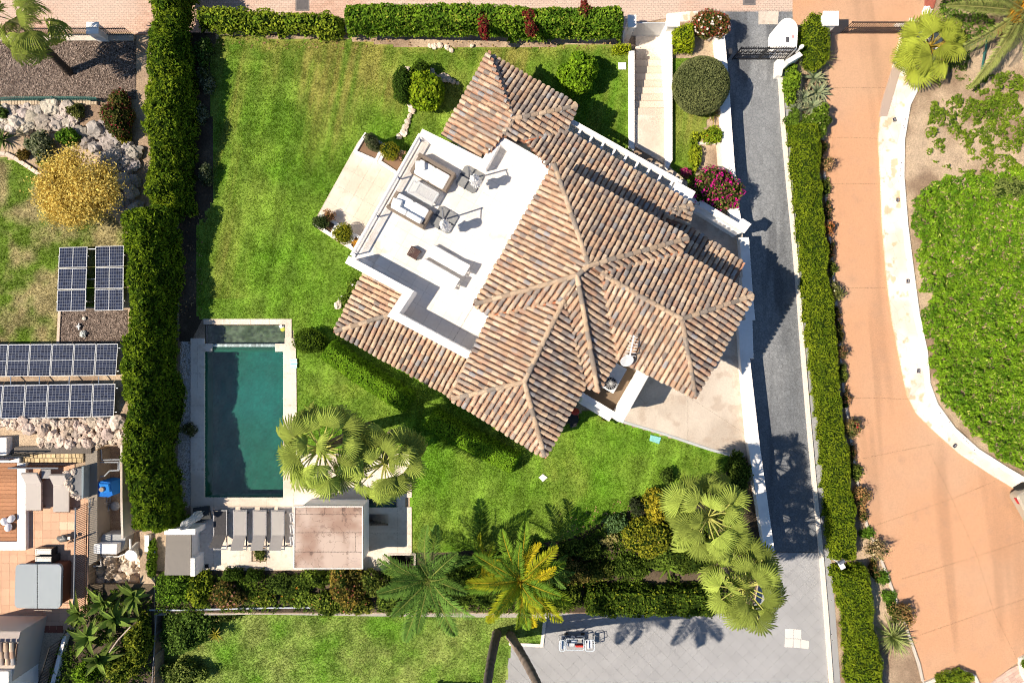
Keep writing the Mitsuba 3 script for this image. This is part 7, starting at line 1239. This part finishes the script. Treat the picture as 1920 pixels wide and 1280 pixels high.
put('plinth', MB().box([c[0] + 0.33, c[1] + 0.09, 0.35], [0.12, 0.14, 0.08], (0.03, 0.03, 0.03)), 'gloss', k); put('staff', MB().tube([[c[0] + 0.1, c[1] - 0.22, 0.05], [c[0] + 0.75, c[1] + 0.12, 0.8]], 0.035, (0.02, 0.02, 0.02), 6), 'gloss', k)
k = thing('hot_tub', 'square hot tub closed with a two part grey blue cover', 'hot tub'); q = PG([(28, 1058), (114, 1058), (112, 1141), (26, 1140)], 0.9); base_ = q.buffer(-0.2).buffer(0.12)
put('shell', MB().ext(base_, 0.0, 0.72, (0.13, 0.055, 0.035)), 'matte', k, grain=0.3)
cx0 = (q.bounds[0] + q.bounds[2]) / 2 - 0.03; rq = q.buffer(-0.2).buffer(0.2)
for a, b in ((q.bounds[0], cx0 - 0.02), (cx0 + 0.02, q.bounds[2])): put('cover', MB().ext(rq.intersection(sbox(a, -99, b, 99)), 0.72, 0.86, (0.30, 0.345, 0.375)), 'matte', k, grain=0.08)
put('cover_hinge', MB().ext(rq.intersection(sbox(cx0 - 0.03, -99, cx0 + 0.03, 99)), 0.73, 0.845, (0.04, 0.045, 0.05)), 'matte', k); put('lift_bar', MB().tube([P(64, 1143, 0.6), P(98, 1144, 0.6)], 0.025, (0.06, 0.05, 0.045), 6), 'metal', k)
k = thing('tub_steps', 'two black plastic steps in front of the hot tub', 'steps')
for y0, z in ((1028, 0.42), (1043, 0.62)): 
    put('step', MB().ext(PG([(65, y0), (97, y0), (97, y0 + 13), (65, y0 + 13)], z), 0, z, (0.02, 0.022, 0.025), 0.015), 'gloss', k); put('step_rim', MB().ext(PG([(67, y0 + 2), (96, y0 + 2), (96, y0 + 11), (67, y0 + 11)], z).difference(PG([(69, y0 + 3), (95, y0 + 3), (94, y0 + 10), (68, y0 + 10)], z)), z - 0.02, z + 0.01, (0.42, 0.42, 0.40)), 'matte', k)
# service alley
single('alley_wall', MB().ext(PG([(161, 846), (183, 844), (183, 1050), (166, 1060), (166, 935), (161, 935)], 0.0), -1.3, 0.03, (0.24, 0.215, 0.18)), 'grey brown retaining wall between the patio and the service alley', 'wall', grain=0.3)
single('screen_wall', MB().ext(LS([(226, 836), (226, 930), (228, 1008)], 0.9).buffer(0.05), -1.2, 0.85, (0.55, 0.54, 0.53)), 'tall thin grey screen wall with a white top between the alley and the tall hedge', 'wall', 'concrete')
k = thing('blue_tank', 'bright blue plastic water tank in the service alley', 'tank'); q = PG([(179, 905), (189, 903), (204, 905), (209, 928), (203, 931), (178, 930)], 0.0)
put('body', MB().ext(q.buffer(0.05).buffer(-0.03), -1.0, -0.05, (0.01, 0.13, 0.48), 0.02), 'matte', k); put('shoulder', MB().ext(PG([(184, 906), (203, 907), (206, 922), (190, 926)], 0.05), -0.06, 0.03, (0.015, 0.17, 0.55), 0.03), 'matte', k); c = P(191, 917, 0.06); put('cap', MB().lathe([(0, 0.06), (0.11, 0.06), (0.12, 0.0), (0.12, -0.05)], c, (0.28, 0.24, 0.19), 14), 'matte', k)
def ladder(label, a, b, n, z0, z1, w=0.32):
    k = thing('ladder', label, 'ladder'); a, b = P(*a, z0), P(*b, z1); d = unit(b - a); s = unit(np.cross([0, 0, 1], d)) * w / 2
    for q_ in (-1, 1): put('rail', MB().tube([a + s * q_, b + s * q_], 0.024, (0.34, 0.36, 0.39), 6), 'metal', k)
    for i in range(n): p = a + (b - a) * (i + .5) / n; put('rung', MB().tube([p - s, p + s], 0.018, (0.36, 0.38, 0.41), 5), 'metal', k)
ladder('upper one of two aluminium ladders leaning against the alley wall', (210, 934), (166, 942), 7, -0.9, 0.2); ladder('lower one of two aluminium ladders leaning against the alley wall', (207, 950), (166, 957), 7, -0.9, 0.1)
k = thing('alley_pipes', 'grey pipes bent round the upper end of the service alley', 'pipes')
for pts in ([(186, 842), (187, 866), (222, 866), (222, 880)], [(190, 842), (191, 862), (224, 861), (225, 880)], [(224, 881), (206, 882), (196, 892), (188, 893)]): put('pipe', MB().tube([P(x, y, -0.2) for x, y in pts], 0.035, (0.30, 0.33, 0.36), 8), 'matte', k)
single('sand_bag', MB().tm(blob(P(216, 948, -0.85), 0.22, 0.22, 0.14, 0.06), (0.30, 0.32, 0.33)), 'light grey sack on the floor of the service alley', 'sack', smooth=True)
k = thing('wall_ac_unit', 'white box air conditioning unit at the lower end of the service alley', 'air conditioner'); q = PG([(175, 1020), (218, 1020), (217, 1039), (175, 1038)], 0.15); put('casing', MB().ext(q.union(affinity.translate(q, 0.2, 0.35)).convex_hull, -1.0, -0.25, (0.30, 0.32, 0.33)), 'matte', k); put('front', MB().ext(q, -0.25, 0.1, (0.76, 0.75, 0.74)), 'matte', k); put('vent', MB().ext(PG([(175.5, 1022), (181, 1022), (181, 1037), (175.5, 1037)], 0.12), 0.09, 0.11, (0.50, 0.52, 0.54)), 'matte', k)
k = thing('water_tank', 'white cylindrical water tank lying among the pale boulders', 'tank'); c0, c1 = P(247, 1040, 0.1), P(262, 1024, -0.6); put('body', MB().tube([c1, c0], 0.27, (0.62, 0.58, 0.5), 18), 'matte', k); d = unit(c0 - c1); put('lid', MB().tube([c0, c0 + d * 0.06], 0.29, (0.80, 0.80, 0.79), 18), 'matte', k)
k = thing('white_pipe', 'white pipe running from the air conditioner to the water tank', 'pipe'); put('pipe', MB().tube([P(188, 1044, -0.3), P(190, 1060, -0.3), P(175, 1061, -0.3)], 0.04, (0.6, 0.6, 0.58), 8), 'matte', k); put('pipe', MB().tube([P(190, 1042, -0.3), P(222, 1043, -0.3), P(240, 1036, 0.0)], 0.03, (0.66, 0.66, 0.64), 8), 'matte', k); put('pipe', MB().tube([P(244, 1010, 0.2), P(245, 1028, 0.25)], 0.05, (0.75, 0.75, 0.74), 8), 'matte', k)
single('white_post', MB().ext(PG([(271, 1003), (279, 1003), (279, 1034), (271, 1034)], 0.2), -1, 0.2, WHITE), 'short white wall stub at the lower end of the tall hedge', 'post', 'stucco')
# neighbour house corner, stairs
k = thing('neighbour_house', 'corner of the neighbour house with a tile roof patch at the bottom left', 'house')
put('wall', MB().ext(PG([(-60, 1182), (40, 1182), (18, 1300), (-60, 1300)], 1.7), 0.0, 1.7, (0.46, 0.41, 0.36)), 'matte', k); put('flat_roof', MB().ext(PG([(-60, 1184), (38, 1184), (34, 1203), (-60, 1203)], 1.75), 1.7, 1.75, (0.36, 0.32, 0.30)), 'matte', k)
put('wall', MB().ext(PG([(-60, 1258), (16, 1258), (16, 1420), (-60, 1420)], 1.9), 0.0, 1.9, WHITE), 'stucco', k); rfk = put('roof', MB().ext(PG([(-60, 1206), (33, 1206), (30, 1246), (-60, 1246)], 1.72), 1.70, 1.74, (0.25, 0.16, 0.11)), 'matte', k)
for i in range(7):
    for j in range(3):
        o = P(27 - i * 10.5, 1244 - j * 13.5, 1.78); o[2] += 0.06 + j * 0.05; put('tile', MB().add(*barrel(o, unit(np.array([0.02, 1, 0.08])), np.array([1.0, 0, 0]), np.array([0, 0, 1.0]), 0.42, 0.105, 0.09, tile_colour(0.2))), 'matte', rfk, smooth=40, grain=0)
k = thing('tiled_stairs', 'dark red tiled outdoor stairs beside the neighbour house', 'stairs')
for i in range(10):
    y = 1172 + i * 14; x = 80 - i * 2.6; z = 0.0 - i * 0.06
    for j in range(3): put('tile', MB().ext(PG([(x + j * 13, y), (x + 12.4 + j * 13, y), (x + 12.0 + j * 13, y + 13.2), (x - 0.4 + j * 13, y + 13.2)], z), -1.0, z + 0.012, np.array([0.22, 0.075, 0.05]) * rng.uniform(0.85, 1.15)), 'matte', k, grain=0.2)
railing('stair_handrail', 'dark railing along the right side of the tiled stairs', (118, 1196), (88, 1290), 0.0, 0.9, 14, (0.02, 0.02, 0.02), (0.025, 0.02, 0.02))
single('stair_wall', MB().ext(PG([(118, 1190), (124, 1192), (100, 1290), (92, 1290)], 0.3), -0.5, 0.3, (0.45, 0.45, 0.44)), 'grey stair wall between the dark railing and the banana plants', 'wall', 'stucco')
# house just below the frame whose eaves shade the lower lawn
k = thing('lower_house', 'house with a tile roof just below the bottom edge, only its shadow shows', 'house'); e0, e1 = P(700, 1372, 2.2), P(1010, 1392, 2.2); up2 = np.array([0, -1.0, 0.3]); sh4 = MB()
put('wall', MB().ext(Polygon([(e0[0] + .5, e0[1] - .5), (e1[0] - .5, e1[1] - .5), (e1[0] - .5, e1[1] - 6), (e0[0] + .5, e0[1] - 6)]), ZD, 2.0, WHITE), 'stucco', k); rk4 = put('roof', MB().add([e0, e1, e1 + up2 * 5, e0 + up2 * 5], [[0, 1, 2, 3]], (0.3, 0.2, 0.14)), 'matte', k); sm, tile_small = tile_small, MB()
roof_plane([e0, e1, e1 + up2 * 3, e0 + up2 * 3], (e0, e1), rk4, 0.3, big=False, sheet=sh4); put('tiles', tile_small, 'matte', k, smooth=40, grain=0, kind='stuff'); put('pan_tiles', sh4, 'matte', rk4, grain=0.2, kind='stuff')

# ================================================================ groups of look-alike things
GROUP = {'pool_lounger': 'sun loungers in a row beside the pool', 'white_lounger': 'white sun loungers on the roof terrace', 'grey_lounger': 'grey cushioned loungers on the neighbour patio', 'rattan_sofa': 'rattan sofas on the roof terrace', 'folded_parasol': 'folded parasols on the roof terrace', 'solar_array': 'solar arrays in the neighbour garden',
         'path_light': 'lights along the white flagstone path', 'rose_bush': 'rose bushes along the terracotta drive', 'agave': 'agaves beside the driveway', 'planter': 'planters on the lower terrace', 'fan_palm': 'fan palms in the villa garden', 'feather_palm': 'feather palms in the villa garden', 'tall_palm': 'tall palms at the bottom edge', 'ladder': 'ladders in the service alley',
         'egg_ornament': 'egg ornaments on the wooden deck', 'banana_plant': 'banana plants beside the neighbour patio', 'rockery': 'rock banks in the neighbour garden', 'gate_pier': 'gate piers along the street', 'conifer_hedge': 'tall conifer hedges on the left', 'median_hedge': 'conifer hedges between the two drives', 'clipped_hedge': 'clipped garden hedges', 'street_hedge': 'hedges along the street',
         'border_shrub': 'shrubs in the lower garden borders', 'red_leaf_patch': 'red leaf patches in the street hedge', 'manhole_cover': 'manhole covers in the street', 'inspection_cover': 'lids on the lawns', 'golden_hedge': 'golden hedges beside the garden stairs', 'shade_shrub': 'shrubs in the shade of the tall hedge', 'tiled_step': 'stairs'}
import re as _re
_by = {}
for _k, _v in labels.items():
    if _v.get('category') and '__' not in _k and _v.get('kind') is None: _by.setdefault(_re.sub(r'_\d{3}$', '', _k), []).append(_k)
for _n, _ks in _by.items():
    if len(_ks) > 1:
        for _k in _ks: labels[_k].setdefault('group', GROUP.get(_n, 'garden ' + _n.replace('_', ' ') + 's'))
